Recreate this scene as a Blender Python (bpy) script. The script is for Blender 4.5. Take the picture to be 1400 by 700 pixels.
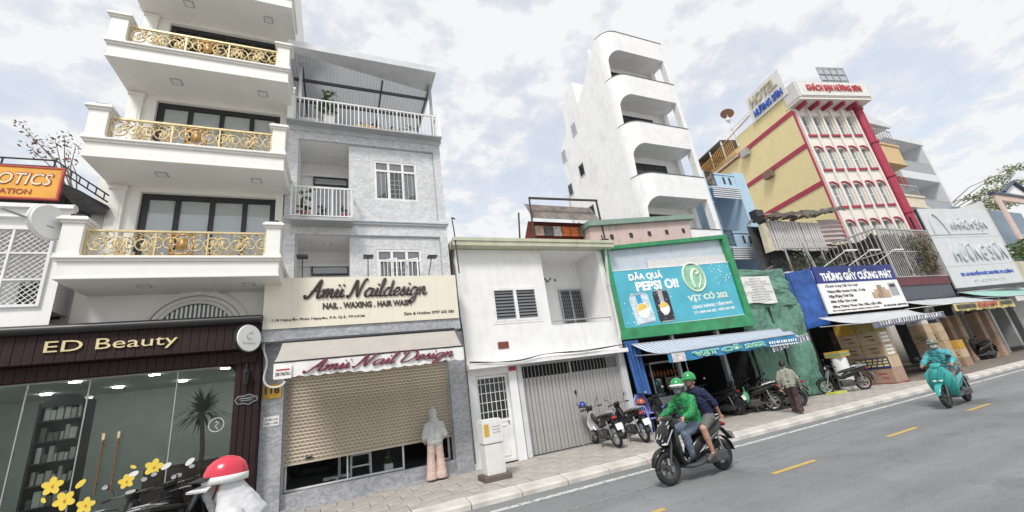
import bpy, bmesh, math, random
from math import sin, cos, pi, radians, atan2, sqrt
from mathutils import Vector, Matrix, noise as mnoise
random.seed(7)
for o in list(bpy.data.objects): bpy.data.objects.remove(o, do_unlink=True)
scene = bpy.context.scene
COL = scene.collection
# ------------------------------------------------------------------ camera
CH = 1.9
MR = ((0.91744581, -0.37457355, -0.13411875), (0.00197085, 0.34137426, -0.93992539), (0.39785588, 0.86206628, 0.31393061))
cam_d = bpy.data.cameras.new('camera'); cam_d.sensor_width = 36; cam_d.lens = 550 / 1400 * 36
cam_d.clip_start = .05; cam_d.clip_end = 3000
cam = bpy.data.objects.new('camera', cam_d); COL.objects.link(cam); scene.camera = cam
r, d, f = MR
cam.matrix_world = Matrix(((r[0], -d[0], -f[0], 0), (r[1], -d[1], -f[1], 0), (r[2], -d[2], -f[2], CH), (0, 0, 0, 1)))
def ray(x, y):
    a, b = (x - 700) / 550, (y - 350) / 550
    return Vector([MR[0][i] * a + MR[1][i] * b + MR[2][i] for i in range(3)])
def PY(x, y, Y):
    q = ray(x, y); q *= Y / q.y; q.z += CH; return q
def PZ(x, y, z):
    q = ray(x, y); q *= (z - CH) / q.z; q.z += CH; return q
# ------------------------------------------------------------------ sky and sun
SUN_EL, SUN_AZ = radians(52), atan2(-.45, -.6)
w = bpy.data.worlds.new('World'); scene.world = w; w.use_nodes = True
nt = w.node_tree; nt.nodes.clear()
def nd(nt, t, **k):
    n = nt.nodes.new(t)
    for a, v in k.items():
        if a in n.inputs: n.inputs[a].default_value = v
        else: setattr(n, a, v)
    return n
out = nd(nt, 'ShaderNodeOutputWorld'); bg = nd(nt, 'ShaderNodeBackground'); bg.inputs[1].default_value = .1
sky = nd(nt, 'ShaderNodeTexSky', sky_type='NISHITA', sun_disc=False, sun_elevation=SUN_EL, sun_rotation=SUN_AZ, air_density=1.0, dust_density=1.5)
tc = nd(nt, 'ShaderNodeTexCoord'); sx = nd(nt, 'ShaderNodeSeparateXYZ'); nt.links.new(tc.outputs['Generated'], sx.inputs[0])
mx = nd(nt, 'ShaderNodeMath', operation='MAXIMUM'); nt.links.new(sx.outputs[2], mx.inputs[0]); mx.inputs[1].default_value = 0
ad = nd(nt, 'ShaderNodeMath', operation='ADD'); nt.links.new(mx.outputs[0], ad.inputs[0]); ad.inputs[1].default_value = .22
cx = nd(nt, 'ShaderNodeCombineXYZ')
for i in (0, 1):
    dv = nd(nt, 'ShaderNodeMath', operation='DIVIDE'); nt.links.new(sx.outputs[i], dv.inputs[0]); nt.links.new(ad.outputs[0], dv.inputs[1]); nt.links.new(dv.outputs[0], cx.inputs[i])
n1 = nd(nt, 'ShaderNodeTexNoise', Scale=1.5, Detail=6.0, Roughness=.55); n1.inputs['Distortion'].default_value = .35
n2 = nd(nt, 'ShaderNodeTexNoise', Scale=7.5, Detail=7.0, Roughness=.58)
for n in (n1, n2): nt.links.new(cx.outputs[0], n.inputs['Vector'])
sm = nd(nt, 'ShaderNodeMath', operation='MULTIPLY_ADD'); nt.links.new(n2.outputs[0], sm.inputs[0]); sm.inputs[1].default_value = .95; nt.links.new(n1.outputs[0], sm.inputs[2])
cr = nd(nt, 'ShaderNodeValToRGB'); nt.links.new(sm.outputs[0], cr.inputs[0])
cr.color_ramp.elements[0].position = .84; cr.color_ramp.elements[0].color = (.45, .45, .45, 1)
cr.color_ramp.elements[1].position = 1.0; cr.color_ramp.elements[1].color = (1, 1, 1, 1)
CLOUD_LIT, CLOUD_DIM = (7.7, 7.8, 7.9, 1), (5.1, 5.35, 5.7, 1)
ccol = nd(nt, 'ShaderNodeMixRGB'); ccol.inputs[1].default_value = CLOUD_DIM; ccol.inputs[2].default_value = CLOUD_LIT
nt.links.new(n2.outputs[0], ccol.inputs[0])
cr2 = nd(nt, 'ShaderNodeValToRGB'); nt.links.new(sm.outputs[0], cr2.inputs[0]); cr2.color_ramp.elements[0].position = .80; cr2.color_ramp.elements[1].position = 1.0
nt.links.new(cr2.outputs[0], ccol.inputs[0])
mixs = nd(nt, 'ShaderNodeMixRGB'); nt.links.new(cr.outputs[0], mixs.inputs[0]); nt.links.new(ccol.outputs[0], mixs.inputs[2])
mul = nd(nt, 'ShaderNodeMixRGB', blend_type='ADD'); mul.inputs[0].default_value = 1; nt.links.new(sky.outputs[0], mul.inputs[1]); mul.inputs[2].default_value = (5.0, 5.15, 5.25, 1)
nt.links.new(mul.outputs[0], mixs.inputs[1]); nt.links.new(mixs.outputs[0], bg.inputs[0]); nt.links.new(bg.outputs[0], out.inputs[0])
sl = bpy.data.lights.new('sun', 'SUN'); sl.energy = 2.6; sl.angle = radians(14); sl.color = (1, .97, .92)
so = bpy.data.objects.new('sun', sl); COL.objects.link(so)
so.rotation_euler = Vector((sin(SUN_AZ) * cos(SUN_EL), cos(SUN_AZ) * cos(SUN_EL), sin(SUN_EL))).to_track_quat('Z', 'Y').to_euler()
vs = scene.view_settings; vs.view_transform = 'Standard'; vs.look = 'None'; vs.exposure = .25; vs.gamma = 1; vs.use_curve_mapping = False
scene.render.engine = 'CYCLES'
# ------------------------------------------------------------------ materials
MATS = {}
def mat(name, col=(.5, .5, .5), rough=.6, metal=0., var=.14, scale=2.5, bump=0., bscale=60., grime=0., spec=.5, gcol=(.16, .14, .12), coat=0., emit=0., trans=0., sheen=0.):
    if name in MATS: return MATS[name]
    m = bpy.data.materials.new(name); m.use_nodes = True; t = m.node_tree; b = t.nodes['Principled BSDF']; MATS[name] = m
    L = t.links.new
    b.inputs['Roughness'].default_value = rough; b.inputs['Metallic'].default_value = metal
    b.inputs['Specular IOR Level'].default_value = spec; b.inputs['Coat Weight'].default_value = coat
    if trans: b.inputs['Transmission Weight'].default_value = trans
    if emit: b.inputs['Emission Color'].default_value = (*col, 1); b.inputs['Emission Strength'].default_value = emit
    tcn = nd(t, 'ShaderNodeTexCoord'); co = tcn.outputs['Object']
    a = nd(t, 'ShaderNodeTexNoise', Scale=scale, Detail=5., Roughness=.6); L(co, a.inputs['Vector'])
    mr = nd(t, 'ShaderNodeMapRange'); L(a.outputs[0], mr.inputs[0]); mr.inputs[1].default_value = .3; mr.inputs[2].default_value = .7; mr.inputs[3].default_value = 1 - var; mr.inputs[4].default_value = 1 + var * .5
    mm = nd(t, 'ShaderNodeMixRGB', blend_type='MULTIPLY'); mm.inputs[0].default_value = 1; mm.inputs[1].default_value = (*col, 1); L(mr.outputs[0], mm.inputs[2])
    c = mm.outputs[0]
    if grime:
        mp = nd(t, 'ShaderNodeMapping'); mp.inputs['Scale'].default_value = (5, 5, .35); L(co, mp.inputs[0])
        g = nd(t, 'ShaderNodeTexNoise', Scale=1.3, Detail=7., Roughness=.7); L(mp.outputs[0], g.inputs['Vector'])
        g2 = nd(t, 'ShaderNodeTexNoise', Scale=.9, Detail=4., Roughness=.6); L(co, g2.inputs['Vector'])
        gm = nd(t, 'ShaderNodeMath', operation='MULTIPLY'); L(g.outputs[0], gm.inputs[0]); L(g2.outputs[0], gm.inputs[1])
        gr = nd(t, 'ShaderNodeMapRange'); L(gm.outputs[0], gr.inputs[0]); gr.inputs[1].default_value = .25; gr.inputs[2].default_value = .48; gr.inputs[3].default_value = 0; gr.inputs[4].default_value = grime
        mg = nd(t, 'ShaderNodeMixRGB'); L(gr.outputs[0], mg.inputs[0]); L(c, mg.inputs[1]); mg.inputs[2].default_value = (*gcol, 1); c = mg.outputs[0]
    L(c, b.inputs['Base Color'])
    if bump:
        n = nd(t, 'ShaderNodeTexNoise', Scale=bscale, Detail=4.); L(co, n.inputs['Vector'])
        bp = nd(t, 'ShaderNodeBump', Strength=bump, Distance=.02); L(n.outputs[0], bp.inputs['Height']); L(bp.outputs[0], b.inputs['Normal'])
    m['b'] = b.name
    return m
def P_(m): return m.node_tree, m.node_tree.nodes['Principled BSDF']
def stripes(name, c1, c2, axis=0, period=.2, duty=.5, rough=.6):
    m = mat(name, c1, rough, bump=.15, bscale=12); t, b = P_(m); L = t.links.new
    tcn = nd(t, 'ShaderNodeTexCoord'); s = nd(t, 'ShaderNodeSeparateXYZ'); L(tcn.outputs['Object'], s.inputs[0])
    a = nd(t, 'ShaderNodeMath', operation='DIVIDE'); L(s.outputs[axis], a.inputs[0]); a.inputs[1].default_value = period
    f1 = nd(t, 'ShaderNodeMath', operation='FRACT'); L(a.outputs[0], f1.inputs[0])
    g = nd(t, 'ShaderNodeMath', operation='GREATER_THAN'); L(f1.outputs[0], g.inputs[0]); g.inputs[1].default_value = duty
    x = nd(t, 'ShaderNodeMixRGB'); L(g.outputs[0], x.inputs[0]); x.inputs[2].default_value = (*c2, 1)
    src = b.inputs['Base Color'].links[0].from_socket; L(src, x.inputs[1]); L(x.outputs[0], b.inputs['Base Color'])
    return m
def marble(nm='marble_tile', col=(.55, .555, .57), vein=(.80, .80, .81)):
    m = mat(nm, col, .35, var=.12, scale=4); t, b = P_(m); L = t.links.new
    tcn = nd(t, 'ShaderNodeTexCoord')
    mp = nd(t, 'ShaderNodeMapping'); mp.inputs['Rotation'].default_value = (0, radians(35), 0); mp.inputs['Scale'].default_value = (1.3, 1.3, 2.4); L(tcn.outputs['Object'], mp.inputs[0])
    n = nd(t, 'ShaderNodeTexNoise', Scale=2.5, Detail=5., Roughness=.58); n.inputs['Distortion'].default_value = 1.4; L(mp.outputs[0], n.inputs['Vector'])
    r1 = nd(t, 'ShaderNodeValToRGB'); L(n.outputs[0], r1.inputs[0]); e = r1.color_ramp.elements
    e[0].position = .44; e[0].color = (0, 0, 0, 1); e[1].position = .56; e[1].color = (0, 0, 0, 1); q = e.new(.5); q.color = (1, 1, 1, 1)
    x = nd(t, 'ShaderNodeMixRGB'); sc = nd(t, 'ShaderNodeMath', operation='MULTIPLY'); sc.inputs[1].default_value = .6; L(r1.outputs[0], sc.inputs[0]); L(sc.outputs[0], x.inputs[0])
    src = b.inputs['Base Color'].links[0].from_socket; L(src, x.inputs[1]); x.inputs[2].default_value = (*vein, 1)
    # tile joints 0.3 x 0.6
    s = nd(t, 'ShaderNodeSeparateXYZ'); L(tcn.outputs['Object'], s.inputs[0]); ms = []
    for ax, p in ((0, .6), (2, .3)):
        a = nd(t, 'ShaderNodeMath', operation='DIVIDE'); L(s.outputs[ax], a.inputs[0]); a.inputs[1].default_value = p
        f1 = nd(t, 'ShaderNodeMath', operation='FRACT'); L(a.outputs[0], f1.inputs[0])
        g = nd(t, 'ShaderNodeMath', operation='LESS_THAN'); L(f1.outputs[0], g.inputs[0]); g.inputs[1].default_value = .006 / p; ms.append(g)
    mxn = nd(t, 'ShaderNodeMath', operation='MAXIMUM'); L(ms[0].outputs[0], mxn.inputs[0]); L(ms[1].outputs[0], mxn.inputs[1])
    k = nd(t, 'ShaderNodeMath', operation='MULTIPLY'); L(mxn.outputs[0], k.inputs[0]); k.inputs[1].default_value = .55
    y = nd(t, 'ShaderNodeMixRGB'); L(k.outputs[0], y.inputs[0]); L(x.outputs[0], y.inputs[1]); y.inputs[2].default_value = (.3, .3, .32, 1); L(y.outputs[0], b.inputs['Base Color'])
    bp = nd(t, 'ShaderNodeBump', Strength=.25, Distance=.01); L(n.outputs[0], bp.inputs['Height']); L(bp.outputs[0], b.inputs['Normal'])
    return m
def glass(name, tint=(.75, .85, .82), refl=.06, rough=.02, ior=1.5):
    if name in MATS: return MATS[name]
    m = bpy.data.materials.new(name); m.use_nodes = True; t = m.node_tree; t.nodes.clear(); L = t.links.new; MATS[name] = m
    o = nd(t, 'ShaderNodeOutputMaterial'); tr = nd(t, 'ShaderNodeBsdfTransparent'); tr.inputs[0].default_value = (*tint, 1)
    gl = nd(t, 'ShaderNodeBsdfGlossy'); gl.inputs['Roughness'].default_value = rough
    fr = nd(t, 'ShaderNodeFresnel', IOR=ior); a = nd(t, 'ShaderNodeMath', operation='ADD'); L(fr.outputs[0], a.inputs[0]); a.inputs[1].default_value = refl
    x = nd(t, 'ShaderNodeMixShader'); L(a.outputs[0], x.inputs[0]); L(tr.outputs[0], x.inputs[1]); L(gl.outputs[0], x.inputs[2]); L(x.outputs[0], o.inputs[0])
    return m
# ------------------------------------------------------------------ mesh helpers
WL = {}
class MB:
    def __init__(s): s.v = []; s.f = []
    def add(s, vs, fs):
        n = len(s.v); s.v += [tuple(p) for p in vs]; s.f += [tuple(i + n for i in q) for q in fs]; return s
    def quad(s, *p): return s.add(p, [tuple(range(len(p)))])
    def box(s, x0, x1, y0, y1, z0, z1):
        return s.add([(x0, y0, z0), (x1, y0, z0), (x1, y1, z0), (x0, y1, z0), (x0, y0, z1), (x1, y0, z1), (x1, y1, z1), (x0, y1, z1)],
                     [(3, 2, 1, 0), (4, 5, 6, 7), (0, 1, 5, 4), (1, 2, 6, 5), (2, 3, 7, 6), (3, 0, 4, 7)])
    def prism(s, pts, vec):
        v = Vector(vec); n = len(pts); a = [Vector(p) for p in pts]
        return s.add(a + [p + v for p in a], [tuple(range(n)), tuple(range(2 * n - 1, n - 1, -1))] + [((i + 1) % n, i, n + i, n + (i + 1) % n) for i in range(n)])
    def tube(s, path, r, n=6, cap=True, flat=None):
        P = [Vector(p) for p in path]; k = len(P); R = r if isinstance(r, (list, tuple)) else [r] * k
        up = None; rings = []
        for i in range(k):
            t = (P[min(i + 1, k - 1)] - P[max(i - 1, 0)])
            t = t.normalized() if t.length > 1e-9 else Vector((0, 0, 1))
            if up is None:
                up = Vector((0, 0, 1)) if abs(t.z) < .9 else Vector((1, 0, 0))
            b = t.cross(up)
            if b.length < 1e-6: b = t.cross(Vector((.3, 1, .2)))
            b.normalize(); up = b.cross(t).normalized()
            rings.append([P[i] + (b * cos(2 * pi * j / n) + up * sin(2 * pi * j / n)) * R[i] for j in range(n)])
        vs = [p for q in rings for p in q]
        fs = [(i * n + j, i * n + (j + 1) % n, (i + 1) * n + (j + 1) % n, (i + 1) * n + j) for i in range(k - 1) for j in range(n)]
        if cap: fs += [tuple(range(n - 1, -1, -1)), tuple((k - 1) * n + j for j in range(n))]
        return s.add(vs, fs)
    def bar(s, a, b, w, h=None):
        a, b = Vector(a), Vector(b); h = h or w; t = (b - a).normalized(); u = Vector((0, 0, 1)) if abs(t.z) < .95 else Vector((0, 1, 0))
        x = t.cross(u).normalized() * w / 2; y = x.cross(t).normalized() * h / 2
        return s.add([a - x - y, a + x - y, a + x + y, a - x + y, b - x - y, b + x - y, b + x + y, b - x + y],
                     [(3, 2, 1, 0), (4, 5, 6, 7), (0, 1, 5, 4), (1, 2, 6, 5), (2, 3, 7, 6), (3, 0, 4, 7)])
    def lathe(s, prof, c=(0, 0, 0), n=16, axis='z', sx=1, sy=1):
        vs = []; k = len(prof); c = Vector(c)
        for (r, h) in prof:
            for j in range(n):
                a = 2 * pi * j / n; p = (r * cos(a) * sx, r * sin(a) * sy, h)
                if axis == 'y': p = (p[0], p[2], p[1])
                if axis == 'x': p = (p[2], p[0], p[1])
                vs.append(c + Vector(p))
        fs = [(i * n + j, i * n + (j + 1) % n, (i + 1) * n + (j + 1) % n, (i + 1) * n + j) for i in range(k - 1) for j in range(n)]
        fs += [tuple(range(n - 1, -1, -1)), tuple((k - 1) * n + j for j in range(n))]
        return s.add(vs, fs)
    def loft(s, rings):
        n = len(rings[0]); k = len(rings); vs = [p for q in rings for p in q]
        fs = [(i * n + j, i * n + (j + 1) % n, (i + 1) * n + (j + 1) % n, (i + 1) * n + j) for i in range(k - 1) for j in range(n)]
        fs += [tuple(range(n - 1, -1, -1)), tuple((k - 1) * n + j for j in range(n))]
        return s.add(vs, fs)
    def mesh(s, name, o=(0, 0, 0), fixn=True):
        m = bpy.data.meshes.new(name); o = Vector(o)
        m.from_pydata([Vector(p) - o for p in s.v], [], s.f)
        if fixn:
            bm = bmesh.new(); bm.from_mesh(m); bmesh.ops.recalc_face_normals(bm, faces=bm.faces); bm.to_mesh(m); bm.free()
        m.update(); return m
    def build(s, name, mt, parent=None, smooth=False, bevel=0, fixn=True):
        o = WL.get(parent.name, Vector()) if parent else Vector()
        m = s.mesh(name, o, fixn); m.materials.append(mt)
        ob = bpy.data.objects.new(name, m); COL.objects.link(ob)
        if parent: ob.parent = parent; WL[ob.name] = o.copy()
        if smooth:
            m.polygons.foreach_set('use_smooth', [True] * len(m.polygons))
            if smooth != 'full':
                bm = bmesh.new(); bm.from_mesh(m)
                for e in bm.edges:
                    if len(e.link_faces) == 2 and e.calc_face_angle(0) > .7: e.smooth = False
                bm.to_mesh(m); bm.free()
        if bevel:
            b = ob.modifiers.new('bevel', 'BEVEL'); b.width = bevel; b.segments = 2; b.limit_method = 'ANGLE'
        return ob
def thing(name, label, cat, loc=(0, 0, 0), group=None):
    o = bpy.data.objects.new(name, None); COL.objects.link(o); o.location = loc; o.empty_display_size = .1
    o['label'] = label; o['category'] = cat
    if group: o['group'] = group
    WL[o.name] = Vector(loc); return o
def tag(o, label, cat, group=None):
    o['label'] = label; o['category'] = cat
    if group: o['group'] = group
    return o
def recenter(o):
    m = o.data; c = Vector((0, 0, 0)); n = len(m.vertices)
    for v in m.vertices: c += v.co
    c /= n; c.z = min(v.co.z for v in m.vertices)
    for v in m.vertices: v.co -= c
    o.location = c; return o
def struct(o): o['kind'] = 'structure'; return o
def stuff(o): o['kind'] = 'stuff'; return o
def piece(mesh, name, parent, loc, rz=0, sc=None, mt=None):
    o = bpy.data.objects.new(name, mesh); COL.objects.link(o); o.parent = parent
    o.location = Vector(loc) - WL.get(parent.name, Vector()); o.rotation_euler.z = rz; WL[o.name] = Vector(loc)
    if sc: o.scale = sc
    return o
def meshof(mb, name, mt, smooth=False):
    m = mb.mesh(name); m.materials.append(mt)
    if smooth: m.polygons.foreach_set('use_smooth', [True] * len(m.polygons))
    return m
def copy_tree(o, loc=None, rz=None, label=None, parent=None, group=None):
    c = o.copy(); COL.objects.link(c)
    if parent: c.parent = parent
    if loc is not None: c.location = loc
    if rz is not None: c.rotation_euler.z = rz
    if label: c['label'] = label
    if group: c['group'] = group
    for ch in list(o.children): copy_tree(ch, parent=c)
    return c
def wallgrid(mb, x0, x1, z0, z1, y, ops, depth=.15):
    xs = sorted({x0, x1, *[v for o in ops for v in o[:2]]}); zs = sorted({z0, z1, *[v for o in ops for v in o[2:]]})
    for i in range(len(xs) - 1):
        for j in range(len(zs) - 1):
            cx_, cz = (xs[i] + xs[i + 1]) / 2, (zs[j] + zs[j + 1]) / 2
            if any(o[0] < cx_ < o[1] and o[2] < cz < o[3] for o in ops): continue
            mb.quad((xs[i], y, zs[j]), (xs[i + 1], y, zs[j]), (xs[i + 1], y, zs[j + 1]), (xs[i], y, zs[j + 1]))
    for a, b, c, e in ops:
        Y = y + depth
        mb.quad((a, y, c), (a, Y, c), (a, Y, e), (a, y, e)); mb.quad((b, y, c), (b, y, e), (b, Y, e), (b, Y, c))
        mb.quad((a, y, c), (b, y, c), (b, Y, c), (a, Y, c)); mb.quad((a, y, e), (a, Y, e), (b, Y, e), (b, y, e))
    return mb
def frame(mb, x0, x1, z0, z1, y, w=.05, d=.06, nx=1, ny=1, bw=None):
    bw = bw or w * .8
    mb.box(x0, x0 + w, y, y + d, z0, z1); mb.box(x1 - w, x1, y, y + d, z0, z1)
    mb.box(x0 + w, x1 - w, y, y + d, z0, z0 + w); mb.box(x0 + w, x1 - w, y, y + d, z1 - w, z1)
    for i in range(1, nx):
        x = x0 + (x1 - x0) * i / nx; mb.box(x - bw / 2, x + bw / 2, y + .004, y + d - .004, z0 + w, z1 - w)
    for i in range(1, ny):
        z = z0 + (z1 - z0) * i / ny; mb.box(x0 + w, x1 - w, y + .008, y + d - .008, z - bw / 2, z + bw / 2)
    return mb
def window(parent, x0, x1, z0, z1, y, nx, ny, fm, gm, w=.05, name='window', back=None, bd=.12):
    o = frame(MB(), x0, x1, z0, z1, y, w, .06, nx, ny).build(name, fm, parent)
    dx, dz = (x1 - x0) / nx, (z1 - z0) / ny
    for i in range(nx):
        for j in range(ny):
            MB().box(x0 + i * dx + .012, x0 + (i + 1) * dx - .012, y + .026, y + .034, z0 + j * dz + .012, z0 + (j + 1) * dz - .012).build('pane', gm, o)
    if back:
        MB().quad((x0, y + bd, z0), (x1, y + bd, z0), (x1, y + bd, z1), (x0, y + bd, z1)).build('curtain', back, o)
    return o
def corr(mb, x0, x1, z0, z1, y, pitch=.09, amp=.018, dy=0.):
    n = max(2, int((x1 - x0) / pitch * 4)); a = []
    for i in range(n + 1):
        x = x0 + (x1 - x0) * i / n; q = amp * (0, 1, 0, -1)[i % 4]
        a.append(((x, y + q, z0), (x, y + dy + q, z1)))
    for i in range(n): mb.quad(a[i][0], a[i + 1][0], a[i + 1][1], a[i][1])
    return mb
def leaves(mb, c, rad, n, size, seed=0, droop=0.):
    rg = random.Random(seed); c = Vector(c)
    for _ in range(n):
        while True:
            p = Vector((rg.uniform(-1, 1), rg.uniform(-1, 1), rg.uniform(-1, 1)))
            if p.length < 1: break
        p = c + Vector((p.x * rad[0], p.y * rad[1], p.z * rad[2]))
        u = Vector((rg.gauss(0, 1), rg.gauss(0, 1), rg.gauss(0, .6) - droop)).normalized(); q = u.cross(Vector((rg.gauss(0, 1), rg.gauss(0, 1), rg.gauss(0, 1)))).normalized()
        s = size * rg.uniform(.6, 1.3)
        mb.quad(p, p + u * s * .5 + q * s * .22, p + u * s, p + u * s * .5 - q * s * .22)
    return mb
def text(s, name, mt, parent, org, width=None, height=None, right=(1, 0, 0), up=(0, 0, 1), ext=.004, shear=0., bold=0., align='LEFT'):
    """org = lower left corner of the ink box"""
    c = bpy.data.curves.new(name, 'FONT'); c.body = s; c.extrude = .5; c.shear = shear; c.offset = bold; c.resolution_u = 3
    t = bpy.data.objects.new(name, c); COL.objects.link(t)
    dg = bpy.context.evaluated_depsgraph_get(); m = bpy.data.meshes.new_from_object(t.evaluated_get(dg)); bpy.data.objects.remove(t)
    xs = [v.co.x for v in m.vertices] or [0]; ys = [v.co.y for v in m.vertices] or [0]
    w0, h0 = max(xs) - min(xs), max(ys) - min(ys)
    sx_ = width / w0 if width else height / h0; sy_ = height / h0 if height else sx_
    R, U = Vector(right).normalized(), Vector(up).normalized(); N = R.cross(U)
    o = Vector(org) - WL.get(parent.name, Vector()) if parent else Vector(org)
    for v in m.vertices: v.co = o + R * (v.co.x - min(xs)) * sx_ + U * (v.co.y - min(ys)) * sy_ + N * (v.co.z + .5) * ext
    m.materials.clear(); m.materials.append(mt)
    ob = bpy.data.objects.new(name, m); COL.objects.link(ob); ob.parent = parent; return ob
GL = {'a': (1.3, [[(.9, .85), (.5, 1), (.1, .6), (.15, .1), (.5, 0), (.85, .4), (.97, .97), (.9, .3), (1.05, 0), (1.35, .3)]]),
 'm': (1.5, [[(-.05, .7), (.1, 1), (.15, .5), (.12, 0)], [(.14, .4), (.4, .95), (.6, .95), (.62, .5), (.6, 0)], [(.62, .4), (.9, .95), (1.1, .9), (1.1, .3), (1.25, 0), (1.55, .3)]]),
 'i': (.58, [[(0, .3), (.25, 1), (.22, .3), (.35, 0), (.62, .3)], [(.3, 1.4), (.32, 1.5)]]),
 'l': (.6, [[(0, .3), (.35, 1.4), (.42, 2.05), (.25, 2.05), (.15, 1), (.2, .1), (.4, 0), (.66, .3)]]),
 'd': (1.3, [[(.9, .85), (.5, 1), (.1, .6), (.15, .1), (.5, 0), (.85, .5), (1., 2.), (.92, .5), (1.02, 0), (1.35, .3)]]),
 'e': (.92, [[(0, .35), (.5, .5), (.75, .8), (.5, 1), (.15, .7), (.15, .2), (.45, 0), (.95, .35)]]),
 's': (.8, [[(0, .3), (.42, 1.05), (.4, .8), (.65, .35), (.5, .0), (.1, .08)], [(.5, .02), (.85, .3)]]),
 'g': (1.25, [[(.9, .85), (.5, 1), (.1, .6), (.15, .1), (.5, 0), (.85, .5), (.95, .95), (.85, -.4), (.55, -.95), (.2, -.75), (.5, -.3), (1.3, .3)]]),
 'n': (1.1, [[(-.05, .7), (.1, 1), (.15, .5), (.12, 0)], [(.14, .4), (.45, .95), (.7, .9), (.7, .3), (.85, 0), (1.15, .3)]]),
 'A': (1.55, [[(-.45, .35), (-.35, 0), (0, .1), (.5, 1.1), (.98, 2.15), (1., 1.), (1.05, .1), (1.3, .05), (1.55, .35)], [(.1, .7), (.6, .85), (1.25, .8)]]),
 'N': (1.85, [[(-.3, .2), (-.15, -.05), (.15, .5), (.5, 2.05), (.7, 1.1), (1., 0), (1.2, 1.), (1.55, 2.1), (1.85, 2.05)]]),
 'D': (1.8, [[(.35, 1.8), (.25, 1), (.1, .05), (.8, 0), (1.5, .6), (1.45, 1.6), (.7, 2.1), (-.1, 1.8), (-.15, 1.5)]]),
 ' ': (.75, [])}
def spline(pts, k=5):
    out = []; n = len(pts)
    if n < 3: return [Vector(p) for p in pts]
    for i in range(n - 1):
        p0, p1, p2, p3 = (Vector(pts[max(i - 1, 0)]), Vector(pts[i]), Vector(pts[i + 1]), Vector(pts[min(i + 2, n - 1)]))
        for j in range(k):
            t = j / k; out.append(.5 * ((2 * p1) + (p2 - p0) * t + (2 * p0 - 5 * p1 + 4 * p2 - p3) * t * t + (3 * p1 - p0 - 3 * p2 + p3) * t ** 3))
    return out + [Vector(pts[-1])]
def script(s, name, mt, parent, org, width, height, r=.02, right=(1, 0, 0), up=(0, 0, 1), shear=.25, swell=.35):
    st = []; x = 0
    for ch in s:
        a, ss = GL[ch]
        for q in ss: st.append([(px + x + py * shear, py) for px, py in q])
        x += a
    xs = [p[0] for q in st for p in q]; x0, W = min(xs), max(xs) - min(xs); R, U = Vector(right).normalized(), Vector(up).normalized()
    mb = MB()
    for q in st:
        path = spline(q); P3 = [Vector(org) + R * (p.x - x0) / W * width + U * p.y / 2.1 * height for p in path]
        rr = []
        for i in range(len(P3)):
            dz = (P3[min(i + 1, len(P3) - 1)] - P3[max(i - 1, 0)]); k = abs(dz.dot(U)) / max(dz.length, 1e-6); rr.append(r * (1 - swell + swell * 1.6 * k))
        mb.tube(P3, rr, 6)
    return mb.build(name, mt, parent, smooth=True)
# blob: overlapping tapered capsules fused into one skin
def capsule(mb, a, ra, b, rb, n=12, fl=None):
    a, b = Vector(a), Vector(b); t = b - a
    if t.length < 1e-5: t = Vector((0, 0, 1e-4)); b = a + t
    T = t.normalized(); u = Vector((0, 0, 1)) if abs(T.z) < .9 else Vector((0, 1, 0)); x = T.cross(u).normalized(); y = x.cross(T)
    rings = []
    for (c, r_, sg) in ((a, ra, -1), (b, rb, 1)):
        th = [-80, -50, -20] if sg < 0 else [20, 50, 80]
        for q in th:
            q = radians(q); rings.append([c + T * sin(q) * r_ + (x * cos(2 * pi * j / n) + y * sin(2 * pi * j / n)) * r_ * cos(q) for j in range(n)])
    return mb.loft(rings)
def ellip(mb, c, rx, ry, rz, n=14, m=8, rot=None):
    c = Vector(c); rings = []
    for i in range(m):
        q = -pi / 2 + pi * (i + .5) / m
        ring = [Vector((rx * cos(q) * cos(2 * pi * j / n), ry * cos(q) * sin(2 * pi * j / n), rz * sin(q))) for j in range(n)]
        if rot: ring = [rot @ p for p in ring]
        rings.append([c + p for p in ring])
    return mb.loft(rings)
def blob(name, mb, mt, parent, voxel=.014, smooth=4, fold=0.):
    ob = mb.build(name, mt, parent)
    rm = ob.modifiers.new('fuse', 'REMESH'); rm.mode = 'VOXEL'; rm.voxel_size = voxel; rm.use_smooth_shade = True
    if smooth:
        s_ = ob.modifiers.new('soft', 'SMOOTH'); s_.iterations = smooth; s_.factor = .5
    dg = bpy.context.evaluated_depsgraph_get(); m = bpy.data.meshes.new_from_object(ob.evaluated_get(dg))
    ob.modifiers.clear(); old = ob.data; ob.data = m; m.name = name
    if not m.materials: m.materials.append(mt)
    if fold:
        co = [(v.co.copy(), v.normal.copy()) for v in m.vertices]
        for v, (c, n) in zip(m.vertices, co):
            q = mnoise.noise(Vector((c.x * 9, c.y * 9 + 3, c.z * 17 + c.x * 6))) ; q2 = mnoise.noise(Vector((c.x * 22, c.y * 22, c.z * 30 + 7)))
            v.co = c + n * fold * (1.1 * abs(q) ** .7 - .45 + .35 * q2)
    m.polygons.foreach_set('use_smooth', [True] * len(m.polygons)); bpy.data.meshes.remove(old)
    return ob
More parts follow.
